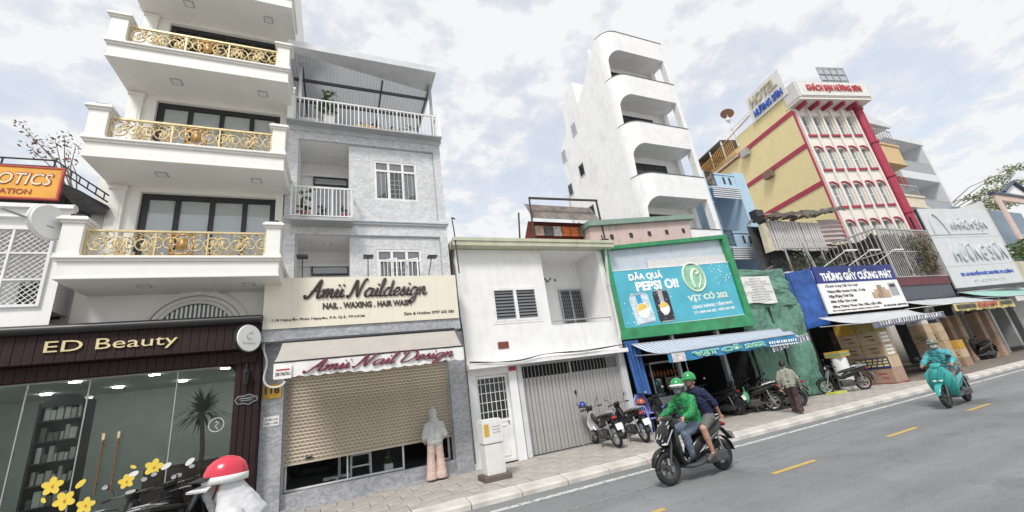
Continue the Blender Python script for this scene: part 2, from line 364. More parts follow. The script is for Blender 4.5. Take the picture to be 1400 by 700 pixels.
# palette
WHITE = mat('white_paint', (.82, .82, .81), .55, var=.05, grime=.16, bump=.05)
WHITE2 = mat('white_render', (.80, .80, .79), .6, var=.07, grime=.2, bump=.08)
CREAM = mat('cream_white_paint', (.80, .79, .74), .5, var=.04, grime=.08)
GREYW = mat('grey_wall_paint', (.62, .63, .65), .6, var=.08, grime=.2)
BLACK = mat('black_paint', (.018, .018, .02), .4)
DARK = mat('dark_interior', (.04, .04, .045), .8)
DARKG = mat('dark_frame', (.022, .024, .03), .35)
GOLD = mat('gold_paint', (.66, .53, .30), .38, metal=.35, var=.25, scale=9)
STEEL = mat('steel', (.55, .56, .57), .35, metal=.8)
WMETAL = mat('white_metal', (.78, .78, .77), .4, grime=.15)
GREYM = mat('grey_metal', (.42, .43, .44), .45, metal=.3, grime=.15)
RUBBER = mat('rubber', (.02, .02, .02), .75, bump=.1)
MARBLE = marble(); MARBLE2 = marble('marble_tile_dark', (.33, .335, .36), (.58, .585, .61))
CURT = mat('blind_cloth', (.88, .88, .86), .8, var=.06)
WIN_GL = glass('window_glass', (.95, .97, .97), .04)
SHOP_GL = glass('shop_glass', (.84, .89, .87), .0, ior=1.28)
DARKGL = mat('dark_glass', (.03, .035, .04), .08, spec=.6)
LEAF = mat('leaf_green', (.07, .13, .035), .5, var=.5, scale=8)
LEAFD = mat('leaf_dark', (.045, .075, .03), .55, var=.5, scale=8)
RED = mat('red_paint', (.42, .035, .06), .45, grime=.15)
TERRA = mat('terracotta', (.32, .13, .07), .8)
# ------------------------------------------------------------------ ground, road, pavement
YF = 10.85
def asphalt():
    m = mat('asphalt', (.215, .219, .225), .85, var=.12, scale=.8, bump=.5, bscale=220, grime=.0); t, b = P_(m); L = t.links.new
    tcn = nd(t, 'ShaderNodeTexCoord'); v = nd(t, 'ShaderNodeTexVoronoi', Scale=55.); L(tcn.outputs['Object'], v.inputs['Vector'])
    r = nd(t, 'ShaderNodeMapRange'); L(v.outputs['Distance'], r.inputs[0]); r.inputs[2].default_value = .6; r.inputs[3].default_value = .75; r.inputs[4].default_value = 1.15
    mp = nd(t, 'ShaderNodeMapping'); mp.inputs['Scale'].default_value = (.12, 1.4, 1); L(tcn.outputs['Object'], mp.inputs[0])
    n = nd(t, 'ShaderNodeTexNoise', Scale=1.0, Detail=5.); L(mp.outputs[0], n.inputs['Vector'])
    r2 = nd(t, 'ShaderNodeMapRange'); L(n.outputs[0], r2.inputs[0]); r2.inputs[1].default_value = .3; r2.inputs[2].default_value = .7; r2.inputs[3].default_value = .82; r2.inputs[4].default_value = 1.12
    k = nd(t, 'ShaderNodeMath', operation='MULTIPLY'); L(r.outputs[0], k.inputs[0]); L(r2.outputs[0], k.inputs[1])
    # oil spots and hairline cracks, with shapes of their own
    o1 = nd(t, 'ShaderNodeTexNoise', Scale=.55, Detail=9., Roughness=.68); L(tcn.outputs['Object'], o1.inputs['Vector'])
    o2 = nd(t, 'ShaderNodeMapRange'); L(o1.outputs[0], o2.inputs[0]); o2.inputs[1].default_value = .56; o2.inputs[2].default_value = .70; o2.inputs[3].default_value = 1.; o2.inputs[4].default_value = .66
    vc = nd(t, 'ShaderNodeTexVoronoi', feature='DISTANCE_TO_EDGE', Scale=.42); dn = nd(t, 'ShaderNodeTexNoise', Scale=2.2, Detail=6.); L(tcn.outputs['Object'], dn.inputs['Vector'])
    va = nd(t, 'ShaderNodeVectorMath', operation='MULTIPLY_ADD'); L(dn.outputs['Color'], va.inputs[0]); va.inputs[1].default_value = (.9, .9, .9); L(tcn.outputs['Object'], va.inputs[2]); L(va.outputs[0], vc.inputs['Vector'])
    vr = nd(t, 'ShaderNodeMapRange'); L(vc.outputs['Distance'], vr.inputs[0]); vr.inputs[1].default_value = .002; vr.inputs[2].default_value = .010; vr.inputs[3].default_value = .86; vr.inputs[4].default_value = 1.
    k2 = nd(t, 'ShaderNodeMath', operation='MULTIPLY'); L(o2.outputs[0], k2.inputs[0]); L(vr.outputs[0], k2.inputs[1])
    k3 = nd(t, 'ShaderNodeMath', operation='MULTIPLY'); L(k.outputs[0], k3.inputs[0]); L(k2.outputs[0], k3.inputs[1]); k = k3
    x = nd(t, 'ShaderNodeMixRGB', blend_type='MULTIPLY'); x.inputs[0].default_value = 1; L(b.inputs['Base Color'].links[0].from_socket, x.inputs[1]); L(k.outputs[0], x.inputs[2]); L(x.outputs[0], b.inputs['Base Color'])
    return m
ASPH = asphalt()
def worn(name, col, cover=.5):
    m = mat(name, col, .7, var=.1); t, b = P_(m); L = t.links.new
    tcn = nd(t, 'ShaderNodeTexCoord'); n = nd(t, 'ShaderNodeTexNoise', Scale=9., Detail=8., Roughness=.75); L(tcn.outputs['Object'], n.inputs['Vector'])
    r = nd(t, 'ShaderNodeMapRange'); L(n.outputs[0], r.inputs[0]); r.inputs[1].default_value = cover - .06; r.inputs[2].default_value = cover + .06
    x = nd(t, 'ShaderNodeMixRGB'); L(r.outputs[0], x.inputs[0]); L(b.inputs['Base Color'].links[0].from_socket, x.inputs[1]); x.inputs[2].default_value = (.2, .2, .2, 1); L(x.outputs[0], b.inputs['Base Color'])
    return m
PAVE = mat('pavement_concrete', (.42, .395, .36), .85, var=.25, scale=1.2, bump=.3, bscale=90, grime=.35)
PAVE2 = mat('pavement_slab', (.46, .425, .385), .85, var=.4, scale=3.5, bump=.4, bscale=70, grime=.6)
KERB = mat('kerb_stone', (.60, .57, .52), .8, var=.25, scale=2.2, bump=.2, grime=.3)
g = struct(MB().quad((-300, -300, -.05), (400, -300, -.05), (400, 300, -.05), (-300, 300, -.05)).build('ground', PAVE))
road = struct(MB().quad((-80, -6, 0), (140, -6, 0), (140, 7.97, 0), (-80, 7.97, 0)).build('road', ASPH))
def marking(name, x0, x1, y0, y1, m, lab):
    o = recenter(MB().quad((x0, y0, .004), (x1, y0, .004), (x1, y1, .004), (x0, y1, .004)).build(name, m)); o['kind'] = 'structure'; return o
marking('road_marking', -40, 90, 7.42, 7.57, worn('white_line', (.60, .60, .58), .54), '')
marking('road_marking', -40, 90, 6.47, 6.53, worn('faint_line', (.36, .36, .355), .45), '')
YLINE = worn('yellow_line', (.55, .38, .10), .62)
for i in range(-2, 14): marking('road_marking', 6.69 + i * 3.5, 7.83 + i * 3.5, 5.36, 5.46, YLINE, '')
sw = struct(MB().box(-60, 120, 8.36, 30, -.04, .118).build('pavement', mat('joint_dirt', (.20, .175, .15), .9, var=.3, scale=2)))
WL['pavement'] = Vector()
kb = MB()
prof = [(7.965, -.03), (7.975, .075), (8.02, .105), (8.35, .138), (8.355, -.03)]
kb.loft([[(-.49, y, z) for y, z in prof], [(.49, y, z) for y, z in prof]])
km = meshof(kb, 'kerb_block', KERB)
for i in range(44):
    x = -6.3 + i * 1.0; piece(km, 'kerb_block', sw, (x, random.uniform(-.006, .006), random.uniform(-.004, .004)), sc=(1, 1, 1))
kfar = MB(); kfar.loft([[(37.2, y, z) for y, z in prof], [(120, y, z) for y, z in prof]]); kfar.build('far_kerb', KERB, sw)
tm = []
for s_ in range(3):
    b = MB(); b.box(-.292, .292, -.242, .242, 0, .022); tm.append(meshof(b, 'paving_slab', (PAVE2, PAVE, PAVE2)[s_]))
random.seed(3)
for i in range(44):
    for j in range(5):
        x, y = -5.7 + i * .6 + (.3 if j % 2 else 0), 8.61 + j * .5
        p = piece(random.choice(tm), 'paving_slab', sw, (x, y, .1185 + random.uniform(-.004, .004)))
        p.rotation_euler = (random.uniform(-.006, .006), random.uniform(-.006, .006), random.uniform(-.01, .01))
# ------------------------------------------------------------------ tutoring centre at the far left
nb = thing('townhouse', 'white low house with mesh window and orange robotics sign, at the left edge', 'house', (-6.5, 10.3, .14))
w_ = MB(); wallgrid(w_, -9, -5.02, 4.0, 6.62, 10.3, [(-8.2, -5.2, 4.6, 6.22)], .9); w_.box(-9, -5.02, 11.2, 18, 4.0, 6.6)
w_.build('wall', WHITE, nb)
c_ = MB(); c_.box(-9.05, -4.98, 10.2, 10.3, 6.42, 6.72); c_.box(-9.05, -4.96, 10.12, 10.3, 6.6, 6.68); c_.build('cornice', WHITE, nb)
fr = frame(MB(), -8.2, -5.2, 4.6, 6.22, 10.25, .05, .05, 5, 3, .035).build('window', WMETAL, nb)
lt = MB()
k = -8.2 - 1.7
while k < -5.2:
    for sg in (1, -1):
        a = [k, 4.62] if sg > 0 else [k, 6.2]; b = [k + 1.58, 6.2] if sg > 0 else [k + 1.58, 4.62]
        # clip to window
        x0, z0, x1, z1 = a[0], a[1], b[0], b[1]
        if x0 < -8.18: z0 += (z1 - z0) * (-8.18 - x0) / (x1 - x0); x0 = -8.18
        if x1 > -5.22: z1 = z0 + (z1 - z0) * (-5.22 - x0) / (x1 - x0); x1 = -5.22
        if x1 - x0 > .03: lt.bar((x0, 10.3 - .012 * sg, z0), (x1, 10.3 - .012 * sg, z1), .012)
    k += .105
lt.build('lattice', WMETAL, fr)
MB().box(-6.0, -5.3, 11.15, 11.19, 4.55, 5.35).build('inner_window', DARKGL, nb)
arch_m = MB(); arch_m.tube([(-6.4 + .55 * cos(a), 11.12, 5.25 + .35 * sin(a)) for a in [pi * i / 12 for i in range(13)]], .035, 6); arch_m.build('arch_moulding', WHITE, nb)
nt_m = MB(); rg = random.Random(2)
gx, gy = 16, 8
def netz(u, v): return 7.72 - .75 * max(0, u - .62) / .38 - .12 * sin(u * 9) * v - .25 * v + .05 * sin(17 * u + 5 * v)
for i in range(gx):
    for j in range(gy):
        q = [(-8.6 + (i + a) / gx * 3.95, 10.6 + (j + b) / gy * 2.6, netz((i + a) / gx, (j + b) / gy)) for a, b in ((0, 0), (1, 0), (1, 1), (0, 1))]
        nt_m.quad(*q)
for i in range(gx):
    q0, q1 = -8.6 + i / gx * 3.95, -8.6 + (i + 1) / gx * 3.95
    nt_m.quad((q0, 10.6, netz(i / gx, 0)), (q1, 10.6, netz((i + 1) / gx, 0)), (q1, 10.62, netz((i + 1) / gx, 0) - .35 - .12 * sin(i * 2)), (q0, 10.62, netz(i / gx, 0) - .35 - .12 * sin(i * 2 - 2)))
net = mat('shade_net_or_backing', (.035, .036, .04), .9, var=.4, scale=6, bump=.6, bscale=25); nt_m.build('shade_net_or_backing', net, nb)
rl = MB()
for z in (0, -.16): rl.tube([(-9, 10.5, 7.84 + z), (-5.6, 10.5, 7.9 + z), (-4.62, 10.5, 7.12 + z)], .018)
for x in (-8.4, -7.4, -6.4, -5.6): rl.tube([(x, 10.5, 6.7), (x, 10.5, 7.88)], .016)
for k in range(7):
    u = k / 6.5; rl.tube([(-5.6 + .98 * u, 10.5, 7.9 - .78 * u), (-5.6 + .98 * u, 10.5, 7.72 - .78 * u)], .012)
rl.build('roof_railing', DARKG, nb)
sg_ = thing('shop_sign', 'orange and yellow robotics education signboard on the white house', 'sign', (-6.5, 10.15, 6.78))
MB().box(-8.1, -5.24, 10.1, 10.18, 6.79, 7.47).build('panel', mat('orange_print', (.78, .36, .035), .5, var=.2, scale=2), sg_)
frame(MB(), -8.13, -5.21, 6.76, 7.5, 10.085, .035, .06).build('frame', mat('red_edge', (.45, .05, .04), .5), sg_)
text('ROBOTICS', 'lettering', mat('maroon_print', (.30, .05, .03), .5), sg_, (-6.72, 10.096, 7.06), 1.38, .29, ext=.004, shear=.18, bold=.02)
text('ROBOTICS', 'lettering', mat('cream_print', (.85, .74, .55), .5), sg_, (-6.70, 10.09, 7.08), 1.34, .25, ext=.004, shear=.18)
text('EDUCATION', 'lettering', mat('maroon_print'), sg_, (-6.46, 10.096, 6.86), .84, .12, ext=.004, bold=.02)
# bare twig tree with reddish leaves on that roof
tr = thing('small_tree', 'sparse bare twigs with reddish leaves on the roof at upper left', 'tree', (-5.75, 11.6, 6.6))
tk = MB(); lv = MB(); rg = random.Random(5)
ends = []
for px_, py_ in ((30, 172), (45, 190), (62, 205), (75, 190), (95, 215), (88, 185), (104, 198), (40, 200)):
    e = PY(px_, py_, 11.6); s0 = Vector((-5.75 + rg.uniform(-.1, .1), 11.6, 7.5)); md = (s0 + e) / 2 + Vector((rg.uniform(-.15, .15), 0, .12))
    tk.tube([(-5.75, 11.6, 6.6), s0, md, e], [.03, .02, .012, .005], 5); ends += [e, md.lerp(e, .7)]
tk.build('trunk', mat('bark', (.16, .12, .09), .9), tr)
for e in ends: leaves(lv, e, (.16, .16, .12), 13, .09, rg.random())
lv.build('crown', mat('dry_red_leaf', (.20, .10, .09), .7, var=.5, scale=10), tr)
# ------------------------------------------------------------------ ED building
ed = thing('townhouse', 'tall cream white townhouse with gold scroll balconies and dark brown shopfront', 'house', (-3.1, 10.85, .14))
wops = [(-4.22, -1.48, 5.42, 7.44), (-4.22, -1.48, 8.05, 10.06), (-4.22, -1.62, 10.66, 12.66), (-4.22, -1.62, 13.24, 15.2)]
w_ = MB(); wallgrid(w_, -5.0, -1.31, 4.1, 8.0, YF, [wops[0]], .18); wallgrid(w_, -4.78, -1.31, 8.0, 17, YF, wops[1:], .18)
w_.quad((-1.31, YF, 4.1), (-1.31, 19, 4.1), (-1.31, 19, 17), (-1.31, YF, 17)); w_.quad((-4.78, YF, 8), (-4.78, YF, 17), (-4.78, 19, 17), (-4.78, 19, 8)); w_.quad((-5, YF, 4.1), (-5, YF, 8), (-5, 19, 8), (-5, 19, 4.1))
w_.quad((-4.78, YF, 17), (-1.31, YF, 17), (-1.31, 19, 17), (-4.78, 19, 17)); w_.quad((-5, YF, 8), (-4.78, YF, 8), (-4.78, 19, 8), (-5, 19, 8)); w_.quad((-5, 19, 4.1), (-1.31, 19, 4.1), (-1.31, 19, 17), (-5, 19, 17)); w_.quad((-5, YF, 4.1), (-1.31, YF, 4.1), (-1.31, 19, 4.1), (-5, 19, 4.1))
w_.build('wall', CREAM, ed, fixn=False)
for a, b, c, e in wops:
    window(ed, a, b, c, e, YF + .1, 4, 1, DARKG, WIN_GL, .13, back=CURT, bd=.065)
cor = MB()
for z in (7.62, 10.26, 12.86, 15.45):
    cor.box(-4.86, -1.31, YF - .06, YF, z, z + .07); cor.box(-4.9, -1.31, YF - .1, YF, z + .07, z + .13)
cor.build('cornice', CREAM, ed, bevel=.012)
for z0, z1 in ((5.38, 7.62), (8.02, 10.26), (10.62, 12.86), (13.2, 15.45)):
    p = MB(); p.box(-4.74, -4.46, YF - .09, YF, z0, z1 - .02); p.box(-4.77, -4.43, YF - .12, YF, z1 - .2, z1 - .13); p.box(-4.79, -4.41, YF - .14, YF, z1 - .07, z1 - .001)
    p.box(-4.69, -4.51, YF - .1, YF, z0 + .3, z1 - .35); p.build('pilaster', CREAM, ed, bevel=.01)
# gold scroll unit
def spiral(cx_, cz, r0, turns, a0, sgn, n=22):
    return [(cx_ + r0 * (1 - .82 * i / n) * cos(a0 + sgn * turns * 2 * pi * i / n), 0, cz + r0 * (1 - .82 * i / n) * sin(a0 + sgn * turns * 2 * pi * i / n)) for i in range(n + 1)]
sc_ = MB(); sc_.tube(spiral(0, 0, .2, 1.6, -pi / 2, 1), .016, 5); sc_.tube(spiral(.05, .05, .11, 1.1, pi / 2, -1), .013, 5)
sc_.tube([(0, 0, -.2), (.16, 0, -.24), (.26, 0, -.1), (.2, 0, .1)], .014, 5)
sc_.tube([(-.17, 0, .08), (-.24, 0, .2), (-.12, 0, .25)], .012, 5)
for q in range(6):
    a = q * 1.05; c = Vector((.21 * cos(a), 0, .2 * sin(a)))
    sc_.quad(c, c + Vector((.035 * cos(a + .6), -.02, .05 * sin(a + .6))), c + Vector((.085 * cos(a), 0, .085 * sin(a))), c + Vector((.035 * cos(a - .6), .02, .035 * sin(a - .6))))
scm = meshof(sc_, 'scroll', GOLD, True)
md = MB(); md.box(-.09, .09, -.02, .01, -.11, .11); md.box(-.05, .05, -.03, .01, -.15, .15); md.tube([(.19 * cos(a), 0, .22 * sin(a)) for a in [2 * pi * i / 16 for i in range(17)]], .018, 5)
md.box(-.2, .2, -.015, .015, .2, .23); md.box(-.2, .2, -.015, .015, -.23, -.2); md.box(-.21, -.185, -.014, .014, -.23, .23); md.box(.185, .21, -.014, .014, -.23, .23)
mdm = meshof(md, 'medallion', mat('gold_dark', (.50, .30, .11), .4, metal=.5, var=.3, scale=12), True)
lamp_e = mat('unlit_panel', (.75, .75, .72), .4)
for k, (zb, zt) in enumerate(((4.93, 5.38), (7.56, 8.02), (10.17, 10.62), (12.76, 13.2))):
    s = MB(); s.box(-4.78, -1.19, 9.65, YF, zb, zt - .1); s.box(-4.82, -1.16, 9.61, YF - .002, zt - .1, zt - .05); s.box(-4.85, -1.14, 9.57, YF - .004, zt - .05, zt); s.box(-4.80, -1.175, 9.63, YF - .003, zb + .001, zb + .05)
    sl_ = s.build('balcony', CREAM, ed, bevel=.01)
    for x in (-3.65, -1.82):
        dl = MB(); dl.box(x - .11, x + .11, 10.08, 10.30, zb - .012, zb + .005); dl.build('downlight', GREYM, sl_)
        MB().box(x - .085, x + .085, 10.105, 10.275, zb - .016, zb - .011).build('downlight_panel', lamp_e, sl_)
    for x0, x1 in ((-4.82, -4.5), (-1.46, -1.18)):
        p = MB(); p.box(x0, x1, 9.62, 9.94, zt, zt + .68); p.box(x0 - .03, x1 + .03, 9.59, 9.97, zt + .0005, zt + .06); p.build('pier', CREAM, sl_, bevel=.008)
        cpm = MB(); cpm.box(x0 - .03, x1 + .03, 9.59, 9.97, zt + .68, zt + .73); cpm.box(x0 - .07, x1 + .07, 9.55, 10.01, zt + .73, zt + .78); cpm.box(x0 - .04, x1 + .04, 9.58, 9.98, zt + .78, zt + .82)
        cpm.build('pier_cap', CREAM, sl_, bevel=.008)
        MB().box(x0 + .06, x1 - .06, 9.68, 9.88, zt + .82, zt + .9).build('pier_lamp', DARKG, sl_)
    rt_ = MB(); rt_.box(-4.5, -1.46, 9.71, 9.76, zt + .56, zt + .6); rt_.box(-4.5, -1.46, 9.715, 9.755, zt + .03, zt + .06)
    for x in (-4.47, -3.42, -2.54, -1.49): rt_.box(x - .015, x + .015, 9.72, 9.75, zt + .06, zt + .56)
    rail = rt_.build('railing', GOLD, ed)
    for i in range(12):
        x = -4.3 + i * .225 if i < 6 else -2.72 + (i - 6) * .235
        o = piece(scm, 'scroll', rail, (x, 9.735, zt + .31), sc=((1 if i % 2 else -1) * .9, 1, (1 if i % 3 else -1) * .98))
    for i in range(10):
        x = -4.19 + i * .235 if i < 5 else -2.6 + (i - 5) * .235
        piece(scm, 'scroll', rail, (x, 9.745, zt + (.2 if i % 2 else .42)), sc=(.5 if i % 2 else -.5, 1, .5))
    piece(mdm, 'medallion', rail, (-2.98, 9.735, zt + .31))
# side return beams where balcony meets wall
ar = MB(); A = [pi * i / 20 for i in range(21)]
for rr, yy, tt in ((.95, YF - .05, .07), (.82, YF - .03, .05), (.72, YF - .05, .04)):
    ar.tube([(-2.87 + rr * cos(a), yy, 4.05 + rr * .92 * sin(a)) for a in A], tt, 6)
ar.box(-2.96, -2.78, YF - .13, YF - .01, 4.86, 5.04); aw = ar.build('arch_moulding', CREAM, ed, smooth=True)
ag = MB(); ag.add([(-2.87, YF - .02, 4.06)] + [(-2.87 + .72 * cos(a), YF - .02, 4.06 + .66 * sin(a)) for a in A], [(0, i, i + 1) for i in range(1, 21)]); ag.build('arch_window', DARKGL, ed, fixn=False)
cu = MB()
for i in range(16): cu.box(-3.5 + i * .08, -3.46 + i * .08, YF - .03, YF - .024, 4.06, 4.06 + .6 * sqrt(max(.02, 1 - ((-3.48 + i * .08 + 2.87) / .7) ** 2)))
cu.build('curtain', CURT, ed)
# brown shopfront
BROWN = mat('brown_boards', (.028, .013, .013), .6, var=.35, scale=3, spec=.25)
fb = MB(); fb.box(-8, -1.55, 10.25, 10.55, 3.5, 4.1); fb.box(-8, -1.55, 10.45, 10.62, 3.22, 3.5); fas = fb.build('sign_fascia', BROWN, ed)
pl = MB(); pl.box(-.068, .068, -.02, .02, -.27, .27); plm = meshof(pl, 'board', BROWN)
for i in range(44):
    x = -7.9 + i * .1445
    piece(plm, 'board', fas, (x, 10.232 - (.004 if i % 2 else 0), 3.78))
pl2 = MB(); pl2.box(-.068, .068, -.02, .02, -.125, .125); plm2 = meshof(pl2, 'board', BROWN)
for i in range(44): piece(plm2, 'board', fas, (-7.9 + i * .1445, 10.432, 3.355))
cs = MB(); cs.lathe([(.001, -8), (.095, -8), (.095, -1.52), (.001, -1.52)], (0, 10.18, 4.12), 14, 'x'); cs.box(-8, -1.52, 10.18, 10.5, 4.1, 4.215); cs.build('awning_cassette', BLACK, ed, smooth=True)
pf = MB(); pf.box(-2.0, -1.53, 10.5, 10.75, .14, 3.5); pst = pf.build('shop_post', BROWN, ed)
pl3 = MB(); pl3.box(-.052, .052, -.02, .02, -1.5, 1.5); plm3 = meshof(pl3, 'board', BROWN)
for i in range(4): piece(plm3, 'board', pst, (-1.94 + i * .117, 10.482 - (.004 if i % 2 else 0), 1.72))
text('ED Beauty', 'lettering', mat('gold_letters', (.80, .66, .38), .3, metal=.6), ed, (-4.95, 10.195, 3.63), 1.97, .27, ext=.02)
# room behind the glass
RW = mat('salon_wall', (.60, .63, .62), .7); RF = mat('salon_floor', (.30, .30, .29), .3)
rm = MB(); rm.quad((-8, 15, .3), (-1.56, 15, .3), (-1.56, 15, 3.3), (-8, 15, 3.3)); rm.quad((-8, 10.7, .3), (-8, 15, .3), (-8, 15, 3.3), (-8, 10.7, 3.3)); rm.quad((-1.56, 10.76, .3), (-1.56, 10.76, 3.3), (-1.56, 15, 3.3), (-1.56, 15, .3)); rm.quad((-8, 10.7, 3.3), (-1.56, 10.7, 3.3), (-1.56, 15, 3.3), (-8, 15, 3.3)); rm.build('inner_wall', RW, ed)
MB().box(-8, -1.56, 10.66, 15, .14, .3).build('inner_floor', RF, ed)
lit = mat('lit_panel', (1, .96, .88), emit=42.)
for x in (-6.3, -5.0, -3.7, -2.4):
    for y in (11.5, 13.4):
        MB().box(x - .08, x + .08, y - .045, y + .045, 3.27, 3.295).build('ceiling_light', lit, ed)
fg = MB(); x0 = -2.0
for xa, xb in ((-8, -6.4), (-6.39, -5.26), (-5.25, -4.39), (-4.38, -3.71), (-3.70, -3.03), (-3.02, -2.02)):
    MB().box(xa, xb, 10.6, 10.612, .42, 3.2).build('glass_panel', SHOP_GL, ed)
sf = MB(); sf.box(-8, -2.0, 10.57, 10.64, .14, .41); sf.box(-8, -2.0, 10.58, 10.63, 3.19, 3.22)
for x in (-5.255, -4.385, -3.025): sf.box(x - .008, x + .008, 10.595, 10.618, .41, 3.19)
sf.build('glass_frame', GREYM, ed)
rc = MB()
for i in range(8):
    a0, a1 = pi / 2 * i / 8, pi / 2 * (i + 1) / 8; cxx, czz, rr = -2.25, 2.97, .25
    rc.quad((cxx + rr * sin(a0), 10.575, czz + rr * cos(a0)), (cxx + rr * sin(a1), 10.575, czz + rr * cos(a1)), (-1.99, 10.575, 3.23), (-1.99, 10.575, 3.23))
rc.build('corner_board', BROWN, ed, fixn=False)
for x in (-4.02, -3.80):
    hd = MB(); hd.box(x - .013, x + .013, 10.53, 10.555, 1.12, 2.14); hd.box(x - .018, x + .018, 10.525, 10.56, 2.04, 2.15); hd.box(x - .015, x + .015, 10.56, 10.6, 1.3, 1.33); hd.box(x - .015, x + .015, 10.56, 10.6, 1.95, 1.98); hd.build('door_handle', mat('bronze', (.20, .10, .05), .4, metal=.4), ed, bevel=.006); MB().box(x - .02, x + .02, 10.523, 10.562, 2.05, 2.17).build('handle_cap', GOLD, ed)
# things in the salon
cb = thing('display_cabinet', 'dark arched display cabinet full of boxes inside the salon', 'cabinet', (-5.5, 12.6, .3))
b = MB(); b.box(-5.9, -5.86, 12.4, 12.8, .3, 3.0); b.box(-5.16, -5.12, 12.4, 12.8, .3, 3.0); b.box(-5.86, -5.16, 12.78, 12.8, .3, 3.05); b.prism([(-5.9, 12.4, 2.9), (-5.12, 12.4, 2.9), (-5.2, 12.4, 3.08), (-5.4, 12.4, 3.14), (-5.62, 12.4, 3.14), (-5.82, 12.4, 3.08)], (0, .4, 0)); b.build('case', DARKG, cb)
for i in range(6): MB().box(-5.86, -5.16, 12.42, 12.78, .5 + i * .42, .53 + i * .42).build('shelf', DARKG, cb)
rg = random.Random(4); cols = [(.5, .45, .4), (.25, .12, .1), (.6, .6, .58), (.15, .13, .12), (.45, .2, .22), (.5, .36, .2)]
for i in range(6):
    x = -5.83
    while x < -5.24:
        w0 = rg.uniform(.05, .12); h0 = rg.uniform(.12, .32)
        o = MB().box(x, x + w0, 12.5, 12.62, .53 + i * .42, .53 + i * .42 + h0).build('product_box', mat('product%d' % rg.randrange(6), cols[rg.randrange(6)], .5), None)
        tag(recenter(o), 'small box of beauty product on the ' + ('lowest', 'second lowest', 'third lowest', 'third highest', 'second highest', 'highest')[i] + ' shelf of the dark arched cabinet', 'box', 'products in the salon cabinet'); x += w0 + rg.uniform(.01, .04)
ct = thing('counter', 'low dark reception counter inside the salon', 'counter', (-3.4, 13.3, .3))
MB().box(-4.2, -2.6, 13.2, 13.7, .3, 1.3).build('body', mat('walnut', (.10, .06, .045), .4), ct); MB().box(-4.25, -2.55, 13.15, 13.75, 1.3, 1.35).build('top', mat('counter_top', (.5, .5, .48), .2), ct)
pm = thing('palm_plant', 'spiky palm with thin drooping leaves behind the salon glass', 'plant', (-2.75, 11.5, .3))
MB().tube([(-2.72, 11.5, .6), (-2.69, 11.5, 1.6), (-2.76, 11.5, 2.35)], [.05, .045, .04], 8).build('trunk', mat('bark'), pm)
MB().lathe([(.14, .3), (.2, .62), (.17, .62), (.16, .56), (.001, .56)], (-2.72, 11.5, 0), 14).build('pot', TERRA, pm)
fm_ = MB(); rg = random.Random(8)
for i in range(150):
    a = rg.uniform(0, 2 * pi); el = rg.uniform(-.5, 1.3); L_ = rg.uniform(.45, .8); d0 = Vector((cos(a) * cos(el), sin(a) * cos(el), sin(el))); p = Vector((-2.76, 11.5, 2.36)); sd = Vector((-sin(a), cos(a), 0)) * .018
    q1 = p + d0 * L_ * .55; q2 = p + d0 * L_ + Vector((0, 0, -.22 * L_)); fm_.quad(p - sd * .5, p + sd * .5, q1 + sd, q1 - sd); fm_.quad(q1 - sd, q1 + sd, q2, q2)
fm_.build('fronds', LEAFD, pm, fixn=False)
# stickers on the glass: yellow blossom and petals
PET = mat('yellow_petal', (.80, .60, .08), .5, var=.1); PETW = mat('white_petal', (.82, .82, .80), .5)
def blossom(x, z, r, rot, lab):
    b_ = thing('flower_sticker', lab, 'sticker', (x, 10.588, z), 'yellow blossom stickers on the salon glass')
    for k in range(5):
        a = rot + k * 2 * pi / 5; c = Vector((x + .55 * r * cos(a), 10.592 - .002 * k, z + .55 * r * sin(a))); u = Vector((cos(a), 0, sin(a))); v = Vector((-sin(a), 0, cos(a)))
        mb = MB(); mb.prism([c + u * .5 * r * cos(t) + v * .36 * r * sin(t) for t in [2 * pi * i / 12 for i in range(12)]], (0, -.004, 0)); mb.build('petal', PET, b_)
    MB().lathe([(.001, 0), (.14 * r, 0), (.1 * r, -.02), (.001, -.022)], (x, 10.578, z), 10, 'y').build('flower_centre', mat('flower_heart', (.75, .38, .03), .6), b_)
blossom(-4.63, 1.40, .145, .3, 'large yellow blossom sticker, leftmost on the salon glass')
blossom(-4.43, 1.13, .15, .9, 'large yellow blossom sticker low beside the parked bikes')
blossom(-3.22, 1.44, .145, .1, 'yellow blossom sticker on the glass right of the gold handles')
blossom(-3.60, 1.27, .12, .5, 'yellow blossom sticker half hidden by bike handlebars near the door')
blossom(-4.13, .99, .13, .2, 'yellow blossom sticker cut off by the bike seats at the bottom')
for x, z, m, a, lab in ((-4.25, 1.36, PET, .8, 'single yellow petal sticker between the left blossoms and the door'), (-4.71, 1.19, PET, 2.2, 'small single yellow petal sticker at the far left of the glass'), (-3.53, 1.5, PET, 2.6, 'small yellow petal sticker above the white petal by the handles'), (-3.03, 1.42, PETW, .5, 'white petal sticker touching the right yellow blossom'), (-3.52, 1.37, PETW, .4, 'white petal sticker below the door handles'), (-2.66, 1.43, PETW, .7, 'white petal sticker near the palm trunk')):
    u = Vector((cos(a), 0, sin(a))); v = Vector((-sin(a), 0, cos(a))); c = Vector((x, 10.594, z)); s_ = .075 if m is PETW or a < 1 else .045
    mb = MB(); mb.prism([c + u * s_ * 1.15 * cos(t) + v * s_ * .62 * sin(t) for t in [2 * pi * i / 14 for i in range(14)]], (0, -.005, 0)); tag(recenter(mb.build('petal_sticker', m)), lab, 'sticker')
